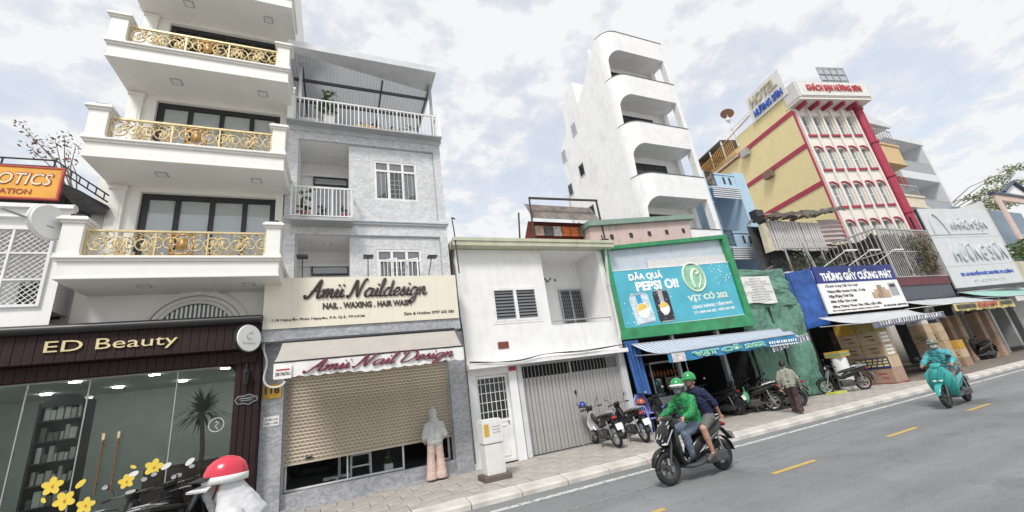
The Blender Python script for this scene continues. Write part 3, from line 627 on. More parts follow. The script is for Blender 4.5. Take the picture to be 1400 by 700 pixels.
# projecting round signs, lantern, hours plate
def disc_sign(x, y, z, r, lab, th=0.):
    t = thing('projecting_sign', lab, 'sign', (x, y, z - r)); b = MB(); b.lathe([(.001, -.05), (r, -.05), (r + .01, -.03), (r + .01, .03), (r, .05), (.001, .05)], (x, y, z), 28, 'y'); b.build('disc', mat('sign_white', (.82, .82, .81), .35, var=.03), t, smooth=True)
    b = MB(); b.tube([(x + (r + .008) * cos(a), y, z + (r + .008) * sin(a)) for a in [2 * pi * i / 28 for i in range(29)]], .03, 6); b.build('rim', DARKG if r < .33 and x > -3 else WMETAL, t); t.rotation_euler.z = radians(th); return t
t = disc_sign(-5.01, 9.6, 6.05, .32, 'white round sign projecting beside the lowest gold balcony', 68)
MB().bar((-5.3, 9.6, 6.0), (-5.75, 9.6, 6.0), .03).build('bracket', GREYM, t); MB().box(-5.06, -4.94, 9.54, 9.549, 5.95, 5.97).build('logo_mark', GREYM, t)
t = disc_sign(-1.73, 10.0, 3.68, .27, 'white round logo sign at the right end of the brown fascia', 50)
MB().bar((-1.73, 10.05, 3.68), (-1.55, 10.2, 3.68), .05).build('bracket', BLACK, t)
lg = MB(); lg.tube([(-1.73 + .07 * cos(a), 9.944, 3.72 + .07 * sin(a)) for a in [.6 + 5 * i / 12 for i in range(13)]], .008, 5); lg.tube([(-1.70, 9.944, 3.80), (-1.66, 9.944, 3.86)], .008, 5); lg.build('logo_mark', GREYM, t)
text('ED BEAUTY', 'lettering', GREYM, t, (-1.88, 9.948, 3.55), .3, .035, ext=.003)
t = thing('wall_lantern', 'black wall lantern on the brown post below the round logo sign', 'lantern', (-1.78, 10.38, 2.72))
b = MB(); b.lathe([(.03, 2.74), (.05, 2.78), (.075, 3.0), (.09, 3.01), (.02, 3.1), (.012, 3.2)], (-1.78, 10.36, 0), 8); b.build('cage', BLACK, t); MB().bar((-1.78, 10.36, 3.12), (-1.78, 10.48, 3.12), .025).build('arm', BLACK, t)
t = thing('door_plate', 'black oval plate with scrolled edge on the brown post', 'sign', (-1.76, 10.45, 2.3)); b = MB(); ellip(b, (-1.76, 10.45, 2.47), .21, .012, .1, 20, 6); b.build('plate', BLACK, t, smooth=True)
b = MB(); b.tube([(-1.76 + .2 * cos(a), 10.435, 2.47 + .09 * sin(a) + .015 * sin(6 * a)) for a in [2 * pi * i / 30 for i in range(31)]], .007, 5); b.box(-1.88, -1.64, 10.43, 10.438, 2.49, 2.5); b.box(-1.86, -1.66, 10.43, 10.438, 2.45, 2.458); b.build('trim', STEEL, t)
b = MB(); b.tube([(-2.28 + .13 * cos(a), 10.59, 2.05 + .13 * sin(a)) for a in [2 * pi * i / 24 for i in range(25)]], .007, 5); b.tube([(-2.3, 10.59, 2.12), (-2.24, 10.59, 2.08), (-2.3, 10.59, 2.02), (-2.25, 10.59, 1.97)], .007, 5)
tag(recenter(b.build('glass_emblem', PETW)), 'thin white ring emblem on the salon glass near the brown post', 'emblem')
# ------------------------------------------------------------------ grey nail salon building
gr = thing('townhouse', 'narrow grey marble-tiled townhouse with roof terrace and nail salon below', 'house', (.85, YF, .14))
w_ = MB(); GW = [(-1.0, .3, 6.95, 9.36), (.98, 2.22, 7.6, 8.9), (-1.0, .3, 5.0, 6.45), (.98, 2.2, 5.0, 6.06)]
wallgrid(w_, -1.3, 3.0, 3.5, 9.7, YF + .06, [GW[1], GW[3]] + [], .14) if False else None
def wallx(mb, ops, y, d, x0, x1, z0, z1): wallgrid(mb, x0, x1, z0, z1, y, ops, d)
wallgrid(w_, .3, 2.78, 3.5, 9.7, YF + .06, [GW[1], GW[3]], .14); wallgrid(w_, -1.28, .3, 3.5, 9.7, YF + .06, [(-1.0, .2999, 6.95, 9.36), (-1.0, .2999, 5.0, 6.45)], 1.2)
w_.quad((3.0, YF, 3.5), (3.0, 16, 3.5), (3.0, 16, 9.7), (3.0, YF, 9.7)); w_.quad((-1.28, YF + .06, 9.7), (3, YF + .06, 9.7), (3, 16, 9.7), (-1.28, 16, 9.7))
w_.build('wall', MARBLE, gr, fixn=False)
b = MB(); b.box(-1.28, -1.0, YF, YF + .06, 3.5, 9.74); b.build('pilaster', MARBLE, gr)
b = MB(); b.box(2.78, 3.0, YF, YF + .2, 3.5, 9.74); b.build('pilaster', MARBLE, gr)
for z0, z1 in ((9.36, 9.74), (6.45, 6.95)): MB().box(-1.0, 2.78, YF - .001, YF + .06, z0, z1).build('wall_band', MARBLE, gr)
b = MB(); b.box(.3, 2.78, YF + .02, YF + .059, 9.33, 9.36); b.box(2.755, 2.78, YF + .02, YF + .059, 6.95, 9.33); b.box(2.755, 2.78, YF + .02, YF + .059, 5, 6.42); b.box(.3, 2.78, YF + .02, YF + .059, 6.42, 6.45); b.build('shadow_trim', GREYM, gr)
MOULD = mat('pale_blue_grey_moulding', (.55, .60, .64), .5)
for z in (9.62, 6.76): b = MB(); b.box(-1.3, 3.03, YF - .06, YF - .002, z, z + .06); b.box(-1.31, 3.05, YF - .1, YF - .002, z + .06, z + .12); b.build('moulding', MOULD, gr, bevel=.01)
b = MB()
for z0, z1 in ((6.95, 9.36), (5.0, 6.45)):
    b.quad((-1.0, 12.105, z0), (.3, 12.105, z0), (.3, 12.105, z1), (-1.0, 12.105, z1)); b.quad((-.995, YF + .07, z0), (-.995, 12.1, z0), (-.995, 12.1, z1), (-.995, YF + .07, z1)); b.quad((.297, YF + .07, z0), (.297, 12.1, z0), (.297, 12.1, z1), (.297, YF + .07, z1)); b.quad((-1, YF + .07, z1 - .004), (.3, YF + .07, z1 - .004), (.3, 12.1, z1 - .004), (-1, 12.1, z1 - .004))
b.build('recess_lining', WHITE, gr, fixn=False)
for z1 in (9.36, 6.45): MB().box(-1.0, .3, 12.0, 12.1, z1 - .5, z1 - .42).build('recess_moulding', WHITE, gr)
LACE = mat('lace_curtain', (.60, .60, .62), .9, var=.35, scale=30)
for z0, z1 in ((7.0, 8.88), (5.0, 6.0)):
    d_ = window(gr, -.68, .3, z0, z1 - .35, 12.04, 2, 1, WMETAL, WIN_GL, .06, 'door', back=LACE, bd=.055); window(gr, -.68, .3, z1 - .3, z1, 12.04, 1, 1, DARKG, WIN_GL, .04, 'transom', back=LACE, bd=.055)
for z in (9.35, 6.44):
    b = MB(); b.lathe([(.09, z - .05), (.1, z - .03), (.1, z - .006)], (-.25, 11.5, 0), 16); b.build('ceiling_lamp', lamp_e, gr, smooth=True)
for a, bx_, c, e, ny in ((.98, 2.22, 7.6, 8.9, 1), (.98, 2.2, 5.0, 6.06, 1)):
    o = MB(); frame(o, a, bx_, c, e, YF + .07, .06, .07, 3, 1, .07); o.box(a, bx_, YF + .065, YF + .145, e - .36, e - .3); fo = o.build('window', WMETAL, gr)
    for i in range(3):
        xx = a + (bx_ - a) * i / 3; MB().box(xx + .03, xx + (bx_ - a) / 3 - .03, YF + .1, YF + .106, c + .03, e - .03).build('pane', WIN_GL, fo)
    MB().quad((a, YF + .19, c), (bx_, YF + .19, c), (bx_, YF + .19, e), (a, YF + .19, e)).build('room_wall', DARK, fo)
    lc = MB()
    for i in range(3):
        xx = a + (bx_ - a) * i / 3; w3 = (bx_ - a) / 3
        lc.quad((xx + .04, YF + .14, e - .3), (xx + w3 - .04, YF + .14, e - .3), (xx + w3 - .04, YF + .14, e - .04), (xx + .04, YF + .14, e - .04))
        if i != 1: lc.quad((xx + .04, YF + .14, c + .08), (xx + w3 * (.75 if i == 0 else .95), YF + .14, c + .3), (xx + w3 - .04, YF + .14, e - .38), (xx + .04, YF + .14, e - .38))
    lc.build('curtain', LACE, fo, fixn=False)
    gb = MB()
    for i in range(9): gb.box(a + .06 + i * .128, a + .068 + i * .128, YF + .06, YF + .068, c + .05, e - .36)
    for i in range(5): gb.box(a + .42, bx_ - .44, YF + .15, YF + .156, c + .1 + i * .15, c + .13 + i * .15)
    gb.build('grille', WMETAL, fo)
    if c < 6:
        for k_, x_ in enumerate((a + .06, a + .62)):
            sh = MB(); frame(sh, 0, .5, 5.0, 5.72, 0, .035, .03)
            for i in range(3): sh.box(.12 + .1 * i, .135 + .1 * i, .008, .022, 5.03, 5.69)
            q = MB(); an = radians(-28)
            q.add([(x_ + p[0] * cos(an) - p[1] * sin(an), YF + .02 + p[0] * sin(an) + p[1] * cos(an), p[2]) for p in sh.v], sh.f); q.build('open_sash', WMETAL, fo)
# balcony on the upper recess
fl = MB(); fl.box(-1.1, .37, 10.4, YF + .05, 6.66, 6.74); bal = fl.build('balcony', GREYM, gr)
def railing(parent, x0, x1, y, z0, z1, n, m, name='railing', ret=None, r=.011):
    b_ = MB(); b_.box(x0, x1, y - .022, y + .022, z1 - .045, z1); b_.box(x0, x1, y - .015, y + .015, z0 + .03, z0 + .06)
    for x in (x0, x1 - .024): b_.box(x, x + .024, y - .012, y + .012, z0 + .06, z1 - .045)
    if ret:
        for x in (x0, x1): b_.box(x - .018, x + .018, y + .022, ret, z1 - .04, z1 - .004); b_.box(x - .012, x + .012, y + .015, ret, z0 + .03, z0 + .06)
    o = b_.build(name, m, parent); bm_ = MB(); bm_.box(-r, r, -r, r, 0, z1 - .046 - z0 - .061); me = meshof(bm_, 'baluster', m)
    for i in range(n + 1): piece(me, 'baluster', o, (x0 + .02 + (x1 - x0 - .04) * i / n, y, z0 + .0605), sc=(1.7, 1.7, 1) if i % 5 == 0 else None)
    return o
railing(gr, -1.1, .37, 10.43, 6.74, 7.62, 15, WMETAL, ret=YF - .002)
railing(gr, -1.12, 2.92, 10.62, 9.74, 10.58, 36, WMETAL, ret=YF + .4)
b = MB(); b.box(-1.3, 3.02, 10.5, 16, 9.705, 9.745); b.build('terrace_floor', GREYM, gr)
b = MB(); b.box(-1.28, -1.12, 10.5, 10.75, 9.746, 10.72); b.box(-1.31, -1.09, 10.47, 10.78, 10.72, 10.78); b.build('terrace_pier', WHITE, gr)
b = MB(); b.box(2.92, 3.02, 10.55, 10.75, 9.746, 10.66); b.build('terrace_pier', WHITE, gr)
b = MB(); b.box(-1.05, -.97, 10.8, 10.88, 10.6, 12.0); b.box(2.8, 2.88, 10.8, 10.88, 9.75, 12.0); b.box(2.9, 2.96, 15, 15.06, 9.75, 11.8); b.box(-1.05, -.97, 15, 15.06, 9.75, 11.8); b.build('canopy_post', GREYM, gr)
b = MB(); b.box(-1.32, 2.93, 10.2, 10.24, 11.98, 12.2); b.prism([(-1.32, 10.2401, 11.98), (2.89, 10.2401, 11.98), (2.89, 11.15, 11.98), (-1.32, 10.42, 11.98)], (0, 0, .03)); b.box(2.9, 2.94, 10.24, 15.4, 11.98, 12.15); b.build('canopy_fascia', mat('canopy_grey', (.62, .63, .66), .45), gr)
TRANSL = mat('translucent_sheet', (.42, .43, .45), .5, var=.2, scale=4); tt, bb = P_(TRANSL); trl = nd(tt, 'ShaderNodeBsdfTranslucent'); trl.inputs[0].default_value = (.42, .43, .45, 1); mxs = nd(tt, 'ShaderNodeMixShader'); mxs.inputs[0].default_value = .45; tt.links.new(bb.outputs[0], mxs.inputs[1]); tt.links.new(trl.outputs[0], mxs.inputs[2]); tt.links.new(mxs.outputs[0], tt.nodes['Material Output'].inputs[0]); cs_ = MB(); n_ = 84
for i in range(n_):
    xa, xb = -1.3 + 4.2 * i / n_, -1.3 + 4.2 * (i + 1) / n_; za, zb = .02 * (i % 2), .02 * ((i + 1) % 2)
    cs_.quad((xa, 10.3, 12.05 + za), (xb, 10.3, 12.05 + zb), (xb, 15.4, 11.97 + zb), (xa, 15.4, 11.97 + za))
cs_.build('corrugated_roof', TRANSL, gr, fixn=False)
b = MB()
for y in (11.4, 12.4, 13.6, 15.0): b.box(-1.25, 2.88, y, y + .06, 11.86, 11.95)
for x in (-1.0, 1.3, 2.8): b.box(x, x + .05, 10.9, 15.3, 11.87, 11.94)
b.build('canopy_beam', mat('beam_grey', (.10, .10, .11), .5), gr)
bw = MB(); corr(bw, -1.28, 3.0, 9.75, 11.9, 15.5, .1, .02); bw.build('back_sheet', TRANSL, gr, fixn=False)
# terrace planters
PLB = mat('planter_foam', (.74, .73, .70), .8, grime=.3)
def planter(x, y, z, w0, d0, h0, mtl, plant, lab, sd=0, ph=.4, pn=60, big=False):
    t = thing('potted_plant', lab, 'plant', (x, y, z)); b_ = MB(); b_.box(x - w0 / 2, x + w0 / 2, y - d0 / 2, y + d0 / 2, z, z + h0); b_.build('planter_box', mtl, t, bevel=.012)
    l_ = MB(); leaves(l_, (x, y, z + h0 + ph * .5), (w0 * .5, d0 * .6, ph * .55), pn, .3 if big else .12, sd); l_.build('foliage', plant, t, fixn=False); return t
planter(-.75, 10.95, 9.746, .5, .3, .32, PLB, LEAFD, 'white foam planter at the left end of the roof terrace', 1, .1, 12)
planter(-.25, 10.95, 9.746, .28, .28, .5, PLB, LEAF, 'tall white pot with upright leafy plant above the terrace rail', 2, 1.1, 46, True)
planter(.75, 10.95, 9.746, .5, .3, .3, mat('planter_yellow', (.62, .40, .14), .7), LEAFD, 'yellow planter box behind the terrace rail', 3, .12, 14)
planter(1.2, 10.95, 9.746, .35, .3, .26, mat('planter_orange', (.62, .24, .10), .7), LEAFD, 'orange planter box behind the terrace rail', 4, .15, 14)
planter(1.62, 10.95, 9.746, .3, .3, .2, DARKG, LEAFD, 'small dark pot with herbs in the middle of the roof terrace', 5, .3, 26)
planter(2.1, 10.95, 9.746, .45, .3, .28, PLB, LEAF, 'white foam planter with herbs at the right of the roof terrace', 6, .3, 26)
planter(-.78, 10.6, 6.745, .22, .22, .2, TERRA, LEAF, 'tall leafy plant in a clay pot on the small grey balcony', 7, .6, 16, True)
planter(-.38, 10.6, 6.745, .2, .2, .16, DARKG, LEAFD, 'spiky low plant in the middle of the small grey balcony', 8, .26, 30)
planter(.18, 10.6, 6.745, .18, .18, .16, mat('red_pot', (.45, .05, .04), .5), LEAFD, 'red pot with a few leaves at the right of the small balcony', 9, .2, 16)
# signboard
IVORY = mat('ivory_sign', (.75, .70, .58), .5, var=.04)
sb = thing('shop_sign', 'ivory nail design signboard with dark script lettering', 'sign', (.7, 10.35, 3.9))
for i in range(8):
    xa = -1.53 + 4.5 * i / 8; MB().box(xa + .001, xa + 4.5 / 8 - .001, 10.3, 10.55, 3.9, 5.09).build('panel', IVORY, sb)
INK = mat('dark_brown_ink', (.045, .025, .022), .4)
script('Amii Naildesign', 'lettering', INK, sb, (-.70, 10.285, 4.58), 2.85, .43, .03, shear=.3, up=(-.01, 0, 1))
text('NAIL . WAXING . HAIR WASH', 'lettering', INK, sb, (-.32, 10.298, 4.3), 2.06, .15, ext=.02, bold=.035)
text('118 Nguyễn Phúc Nguyên, P.9, Q.3, TP.HCM', 'lettering', INK, sb, (-1.35, 10.298, 4.05), 1.96, .085, ext=.006, bold=.02)
text('Zalo & Hotline: 0797 632 583', 'lettering', INK, sb, (1.54, 10.298, 4.05), 1.3, .075, ext=.006, bold=.02)
for x, lab in ((-.78, 'left'), (.72, 'middle'), (2.36, 'right')):
    t = thing('sign_lamp', lab + ' of the three dark arm lamps above the ivory nail sign', 'lamp', (x, 10.4, 5.09)); MB().tube([(x - (.1 if lab == 'right' else 0), 10.45, 5.09), (x, 10.35, 5.6)], .013).build('arm', DARKG, t); b = MB(); b.box(x - .12, x + .12, 10.16, 10.36, 5.58, 5.63); b.build('lamp_head', DARKG, t)
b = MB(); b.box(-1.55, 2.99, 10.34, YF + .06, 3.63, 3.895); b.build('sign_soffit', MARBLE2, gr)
# ground floor
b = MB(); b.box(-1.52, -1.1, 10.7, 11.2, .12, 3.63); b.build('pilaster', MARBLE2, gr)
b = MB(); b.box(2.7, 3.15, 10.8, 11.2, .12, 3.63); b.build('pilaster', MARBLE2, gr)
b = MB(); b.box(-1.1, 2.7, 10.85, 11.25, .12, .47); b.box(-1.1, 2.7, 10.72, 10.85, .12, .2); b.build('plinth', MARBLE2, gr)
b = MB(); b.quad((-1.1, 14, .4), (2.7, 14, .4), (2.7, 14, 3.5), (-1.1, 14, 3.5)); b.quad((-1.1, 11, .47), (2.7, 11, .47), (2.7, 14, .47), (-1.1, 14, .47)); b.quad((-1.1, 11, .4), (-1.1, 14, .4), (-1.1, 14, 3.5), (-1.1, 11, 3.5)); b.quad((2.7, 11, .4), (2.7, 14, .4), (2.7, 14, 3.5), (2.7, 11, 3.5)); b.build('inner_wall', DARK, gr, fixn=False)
sh = thing('roller_shutter', 'tan roller shutter pulled three quarters down over the nail salon', 'shutter', (.8, 10.95, 1.03))
TAN = mat('tan_shutter', (.53, .455, .355), .5, var=.08, grime=.15); TAND = mat('shutter_slot', (.10, .07, .05), .8)
sp = MB(); sp.loft([[(x, y, z) for y, z in ((0, 0), (-.012, .012), (-.014, .05), (-.002, .071), (.01, .071), (.01, 0))] for x in (-1.895, 1.895)]); slm = meshof(sp, 'slat', TAN)
NS = 33
for i in range(NS): piece(slm, 'slat', sh, (.8, 10.95, 1.05 + i * .0745))
so_ = MB()
for i in range(NS):
    for j in range(40):
        x = -1.07 + j * .0945 + (.047 if i % 2 else 0)
        so_.box(x, x + .06, 10.9335, 10.9375, 1.05 + i * .0745 + .022, 1.05 + i * .0745 + .036)
stuff(so_.build('slot_holes', TAND, sh))
b = MB(); b.box(-1.095, 2.695, 10.925, 10.965, 1.0, 1.048); b.build('bottom_rail', TAN, sh); b = MB(); b.box(-.64, -.5, 10.9, 10.925, 1.08, 1.12); b.build('handle', BLACK, sh)
b = MB(); b.box(-1.1, -1.06, 10.9, 11.0, .47, 3.5); b.box(2.66, 2.7, 10.9, 11.0, .47, 3.5); b.build('guide_rail', GREYM, sh)
sgw = frame(MB(), -1.06, 1.5, .47, 2.2, 11.1, .04, .05, 2, 1).build('window', WMETAL, gr); MB().box(-1.03, 1.46, 11.12, 11.13, .5, 2.18).build('pane', glass('shop_glass2', (.9, .92, .92), .0, ior=1.2), sgw)
frame(MB(), 2.2, 2.64, .47, 2.2, 11.1, .05, .05).build('door_leaf', WMETAL, gr)
# white stool + plant seen under the shutter
t = thing('bar_stool', 'white metal stool frame seen under the half closed shutter', 'stool', (.55, 11.7, .47)); b = MB()
for x in (.3, .75):
    for y in (11.3, 11.7): b.bar((x, y, .47), (x * .9 + .05, y, 1.3), .04)
b.build('leg', WMETAL, t); b = MB(); b.bar((.3, 11.3, .7), (.75, 11.3, .7), .035); b.bar((.3, 11.3, .95), (.73, 11.3, .95), .035); b.build('stretcher', WMETAL, t); MB().box(.25, .8, 11.45, 11.95, 1.3, 1.34).build('seat', WMETAL, t)
t = thing('trolley', 'white salon trolley base seen low behind the shopfront glass', 'trolley', (0, 11.6, .47)); b = MB(); b.tube([(.05, 11.6, .5), (.05, 11.6, 1.0)], .035); b.bar((-.3, 11.6, .52), (.3, 11.65, .52), .06); b.bar((0, 11.35, .52), (.05, 11.9, .52), .06); b.build('base', WMETAL, t); MB().box(-.15, .25, 11.4, 11.8, 1.0, 1.05).build('tray', WMETAL, t)
planter(1.15, 11.32, .47, .2, .2, .16, PLB, LEAF, 'small leafy plant in white pot behind the nail salon glass', 12, .2, 40)
# awning
aw = thing('awning', 'white nail design awning with scalloped valance over the tan shutter', 'awning', (.78, 10.1, 2.7))
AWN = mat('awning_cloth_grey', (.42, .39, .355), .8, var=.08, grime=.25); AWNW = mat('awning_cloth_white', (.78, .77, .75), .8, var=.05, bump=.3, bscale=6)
b = MB(); nx = 30
def sag(u): return .02 * sin(u * 9) + .012 * sin(u * 23)
for i in range(nx):
    for j in range(4):
        q = []
        for a, c in ((i, j), (i + 1, j), (i + 1, j + 1), (i, j + 1)):
            u, v = a / nx, c / 4; q.append((-1.1 + 3.88 * u - .06 * v, 10.2 - .8 * v, 3.58 - .53 * v - .05 * sin(v * pi) + sag(u) * v))
        b.quad(*q)
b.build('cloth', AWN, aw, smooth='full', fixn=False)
b = MB(); nx = 120
for i in range(nx):
    q = []
    for a, c in ((i, 0), (i + 1, 0), (i + 1, 1), (i, 1)):
        u = a / nx; z0 = 3.05 + sag(u); zb = z0 - .31 - .028 * abs(sin(u * pi * 17)); q.append((-1.16 + 3.9 * u, 9.4 - .012 * sin(u * 60) * c, z0 if c == 0 else zb))
    b.quad(*q)
b.build('valance', AWNW, aw, smooth='full', fixn=False)
b = MB(); b.tube([(-1.1, 10.2, 3.58), (2.78, 10.2, 3.58)], .05, 8); b.tube([(-1.16, 9.4, 3.05), (2.74, 9.4, 3.05)], .018, 6); b.tube([(-1.1, 10.3, 3.3), (-1.14, 9.42, 3.04)], .018); b.tube([(2.76, 10.3, 3.3), (2.73, 9.42, 3.04)], .018); b.build('frame', DARKG, aw)
MAR = mat('maroon_script', (.17, .02, .05), .6)
script('Amii Nail Design', 'lettering', MAR, aw, (-.62, 9.374, 2.80), 3.1, .23, .021, right=(1, 0, .012), shear=.45, swell=.6)
b = MB(); b.box(-1.14, -.84, 9.365, 9.37, 2.72, 3.0); b.build('notice', PETW, aw); text('28196761', 'notice_text', INK, aw, (-1.12, 9.362, 2.78), .26, .07, ext=.002, bold=.02); MB().box(-1.11, -.87, 9.361, 9.364, 2.88, 2.91).build('notice_stripe', RED, aw)
# house number, notice, hose
t = thing('house_number', 'yellow house number plate 118 on the grey pilaster', 'sign', (-1.33, 10.68, 2.44)); MB().box(-1.5, -1.14, 10.675, 10.698, 2.44, 2.74).build('plate', mat('ochre', (.60, .36, .04), .5), t); text('118', 'lettering', BLACK, t, (-1.46, 10.672, 2.54), .28, .15, ext=.006, bold=.03)
t = thing('paper_notice', 'small white paper notice on the grey left pilaster', 'notice', (-1.31, 10.69, 1.87)); MB().box(-1.46, -1.16, 10.69, 10.697, 1.87, 2.07).build('sheet', PETW, t); text('TUYỂN THỢ', 'lettering', INK, t, (-1.43, 10.687, 1.98), .24, .05, ext=.002, bold=.02); text('NAIL + GỘI', 'lettering', INK, t, (-1.43, 10.687, 1.905), .24, .045, ext=.002, bold=.02)
b = MB(); b.tube(spline([(-1.5, 10.6, 3.85), (-1.5, 10.5, 3.5), (-1.42, 10.45, 3.2), (-1.46, 10.45, 2.85), (-1.35, 10.42, 2.68), (-1.15, 10.42, 2.66), (-1.05, 10.45, 2.75)]), .022, 7); tag(recenter(b.build('hose', PETW, smooth=True)), 'white flexible hose looping down beside the nail salon awning', 'hose')
# ------------------------------------------------------------------ white two-storey house
wh = thing('townhouse', 'plain white two-storey house with folding gate and recessed balcony', 'house', (5.8, YF, .14))
w_ = MB(); wallgrid(w_, 3.17, 6.0, 2.6, 6.05, YF, [(4.18, 5.66, 3.81, 4.82)], .12); wallgrid(w_, 6.0, 8.42, 2.6, 6.05, YF, [(6.0001, 8.2, 3.62, 6.0499)], 1.35)
w_.quad((3.17, YF, .14), (3.17, YF, 6.05), (3.17, 20, 6.05), (3.17, 20, .14)); w_.quad((8.42, YF, .14), (8.42, 20, .14), (8.42, 20, 6.05), (8.42, YF, 6.05)); w_.quad((3.17, YF, 6.05), (8.42, YF, 6.05), (8.42, 20, 6.05), (3.17, 20, 6.05))
w_.quad((6.0, 12.2, 3.62), (8.2, 12.2, 3.62), (8.2, 12.2, 6.05), (6.0, 12.2, 6.05))
w_.build('wall', WHITE2, wh, fixn=False)
b = MB(); b.box(3.05, 8.72, 10.5, 12.5, 6.06, 6.28); b.build('roof_slab', mat('roof_olive', (.50, .52, .38), .7, grime=.3), wh)
b = MB(); b.box(3.05, 8.72, 10.47, 10.5, 6.2, 6.3); b.build('roof_edge', mat('roof_olive'), wh)
LOUV = mat('louvre_glass', (.16, .17, .18), .25)
o = frame(MB(), 4.18, 5.66, 3.81, 4.82, YF - .02, .07, .1, 2, 1, .1).build('window', WMETAL, wh)
lm = MB(); lm.box(-.31, .31, -.004, .004, -.05, .05); lmm = meshof(lm, 'louvre', LOUV)
for c in (4.555, 5.285):
    for i in range(9):
        q = piece(lmm, 'louvre', o, (c, YF + .03, 3.93 + i * .097)); q.rotation_euler.x = radians(-28)
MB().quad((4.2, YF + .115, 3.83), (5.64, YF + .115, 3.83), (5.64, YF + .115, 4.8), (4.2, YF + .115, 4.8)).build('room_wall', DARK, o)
b = MB(); frame(b, 4.12, 5.72, 3.75, 4.88, YF - .012, .06, .01); b.build('window_trim', WHITE, wh)
o = frame(MB(), 7.22, 8.16, 3.64, 5.06, 12.14, .06, .055, 2, 1, .08).build('door', GREYM, wh)
gm_ = MB()
for i in range(1, 12): gm_.box(7.26 + i * .075, 7.266 + i * .075, 12.12, 12.13, 3.7, 5.0)
for i in range(10): gm_.box(7.26, 8.12, 12.118, 12.128, 3.74 + i * .135, 3.746 + i * .135)
gm_.build('grille', GREYM, o); MB().box(7.26, 8.12, 12.17, 12.18, 3.68, 5.02).build('pane', DARKGL, o)
b = MB(); b.tube([(6.0, 10.8, 3.72), (8.2, 10.8, 3.72)], .022, 6); b.build('balcony_bar', GREYM, wh)
for x in (6.3, 6.75):
    b = MB(); b.bar((x, 12.18, 5.5), (x + .0, 12.0, 5.3), .03); b.bar((x, 12.0, 5.3), (x + .12, 11.9, 5.42), .03); b.build('hook', DARKG, wh)
b = MB(); b.box(7.15, 7.2, 12.15, 12.18, 5.38, 5.44); b.build('socket', DARKG, wh)
b = MB(); b.box(3.17, 8.4, 10.55, YF - .001, 2.56, 2.68); b.build('canopy_ledge', WHITE2, wh)
b = MB(); b.box(3.17, 3.42, YF, YF + .3, .14, 2.56); b.build('pillar', WHITE2, wh); b = MB(); b.box(4.38, 4.62, YF - .02, YF + .3, .14, 2.56); b.build('pillar', WHITE2, wh)
b = MB(); b.box(4.66, 4.8, YF + .02, YF + .3, .14, 2.56); b.build('pillar', GREYW, wh); b = MB(); b.box(8.2, 8.42, YF, YF + .3, .14, 2.56); b.build('pillar', GREYW, wh)
b = MB(); b.box(3.42, 4.38, YF + .04, YF + .3, 2.38, 2.56); b.build('lintel', WHITE2, wh)
dr = frame(MB(), 3.43, 4.37, .16, 2.37, YF + .1, .07, .06).build('door', WMETAL, wh)
MB().box(3.5, 4.3, YF + .12, YF + .15, .22, 1.14).build('door_panel', WMETAL, dr); b = MB(); b.box(3.5, 4.3, YF + .11, YF + .16, 1.14, 1.22); frame(b, 3.58, 4.22, .3, 1.06, YF + .105, .03, .015); b.build('mid_rail', WMETAL, dr)
MB().box(3.5, 4.3, YF + .155, YF + .16, 1.22, 2.3).build('pane', DARKGL, dr)
b = MB()
for i in range(6): b.box(3.57 + i * .13, 3.585 + i * .13, YF + .1, YF + .115, 1.22, 2.3)
for i in range(4): b.box(3.5, 4.3, YF + .104, YF + .111, 1.43 + i * .24, 1.445 + i * .24)
b.build('grille', WMETAL, dr); MB().box(4.24, 4.28, YF + .07, YF + .11, 1.1, 1.16).build('handle', GREYM, dr)
gt = thing('folding_gate', 'grey corrugated folding gate of the white house', 'gate', (6.5, 10.98, .14))
GATE = mat('gate_grey', (.42, .415, .40), .5, metal=.2, var=.1, grime=.3)
gs = MB(); gs.loft([[(x, y, z) for x, y in ((-.058, 0), (-.03, -.035), (.03, -.035), (.058, 0), (.03, -.02), (-.03, -.02))] for z in (0, 2.0)]); gsm = meshof(gs, 'gate_slat', GATE)
for i in range(28): piece(gsm, 'gate_slat', gt, (4.86 + i * .1205, 11.0 + random.uniform(-.008, .008), .17))
b = MB()
for i in range(29): b.box(4.8 + i * .1205 - .006, 4.8 + i * .1205 + .006, 10.985, 11.0, 2.17, 2.5)
for z in (1.2, 1.9): b.box(4.8, 8.2, 11.004, 11.012, z, z + .02)
b.build('lattice_bar', GATE, gt); b = MB(); b.box(4.8, 8.2, 10.95, 11.04, 2.5, 2.56); b.build('track', GREYM, gt); MB().box(4.8, 8.2, 10.95, 11.04, .118, .145).build('track', GREYM, gt)
for x in (4.8, 6.42, 8.15):
    b = MB(); b.box(x, x + .05, 10.95, 10.99, .15, 2.5); b.build('gate_post', GATE, gt)
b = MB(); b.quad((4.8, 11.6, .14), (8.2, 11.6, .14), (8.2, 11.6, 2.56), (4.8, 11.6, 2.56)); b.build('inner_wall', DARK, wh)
b = MB(); b.box(6.44, 6.5, 10.92, 10.95, 1.55, 1.65); b.build('gate_lock', BLACK, gt)
tag(recenter(MB().box(4.18, 4.5, 10.83, 10.848, 3.05, 3.24).build('wall_plaque', mat('plaque', (.20, .05, .035), .5, var=.4, scale=14))), 'small dark red plaque on the white house wall', 'plaque')
tag(recenter(MB().box(4.4, 4.6, 10.79, 10.828, 2.42, 2.53).build('house_number', mat('plaque_red', (.35, .03, .03), .5))), 'small red number plate above the white house door', 'sign')
b = MB(); b.tube([(8.5, 10.72, 6.05), (8.33, 10.72, 4.8), (8.33, 10.72, 3.2), (8.2, 10.6, 2.95), (8.2, 10.6, 2.7)], .05, 8); b.tube([(8.33, 10.72, 4.75), (8.33, 10.72, 4.85)], .062, 8); tag(recenter(b.build('drain_pipe', mat('pvc', (.55, .53, .50), .5, grime=.4), smooth=True)), 'pale drainpipe between the white house and the green framed sign', 'pipe')
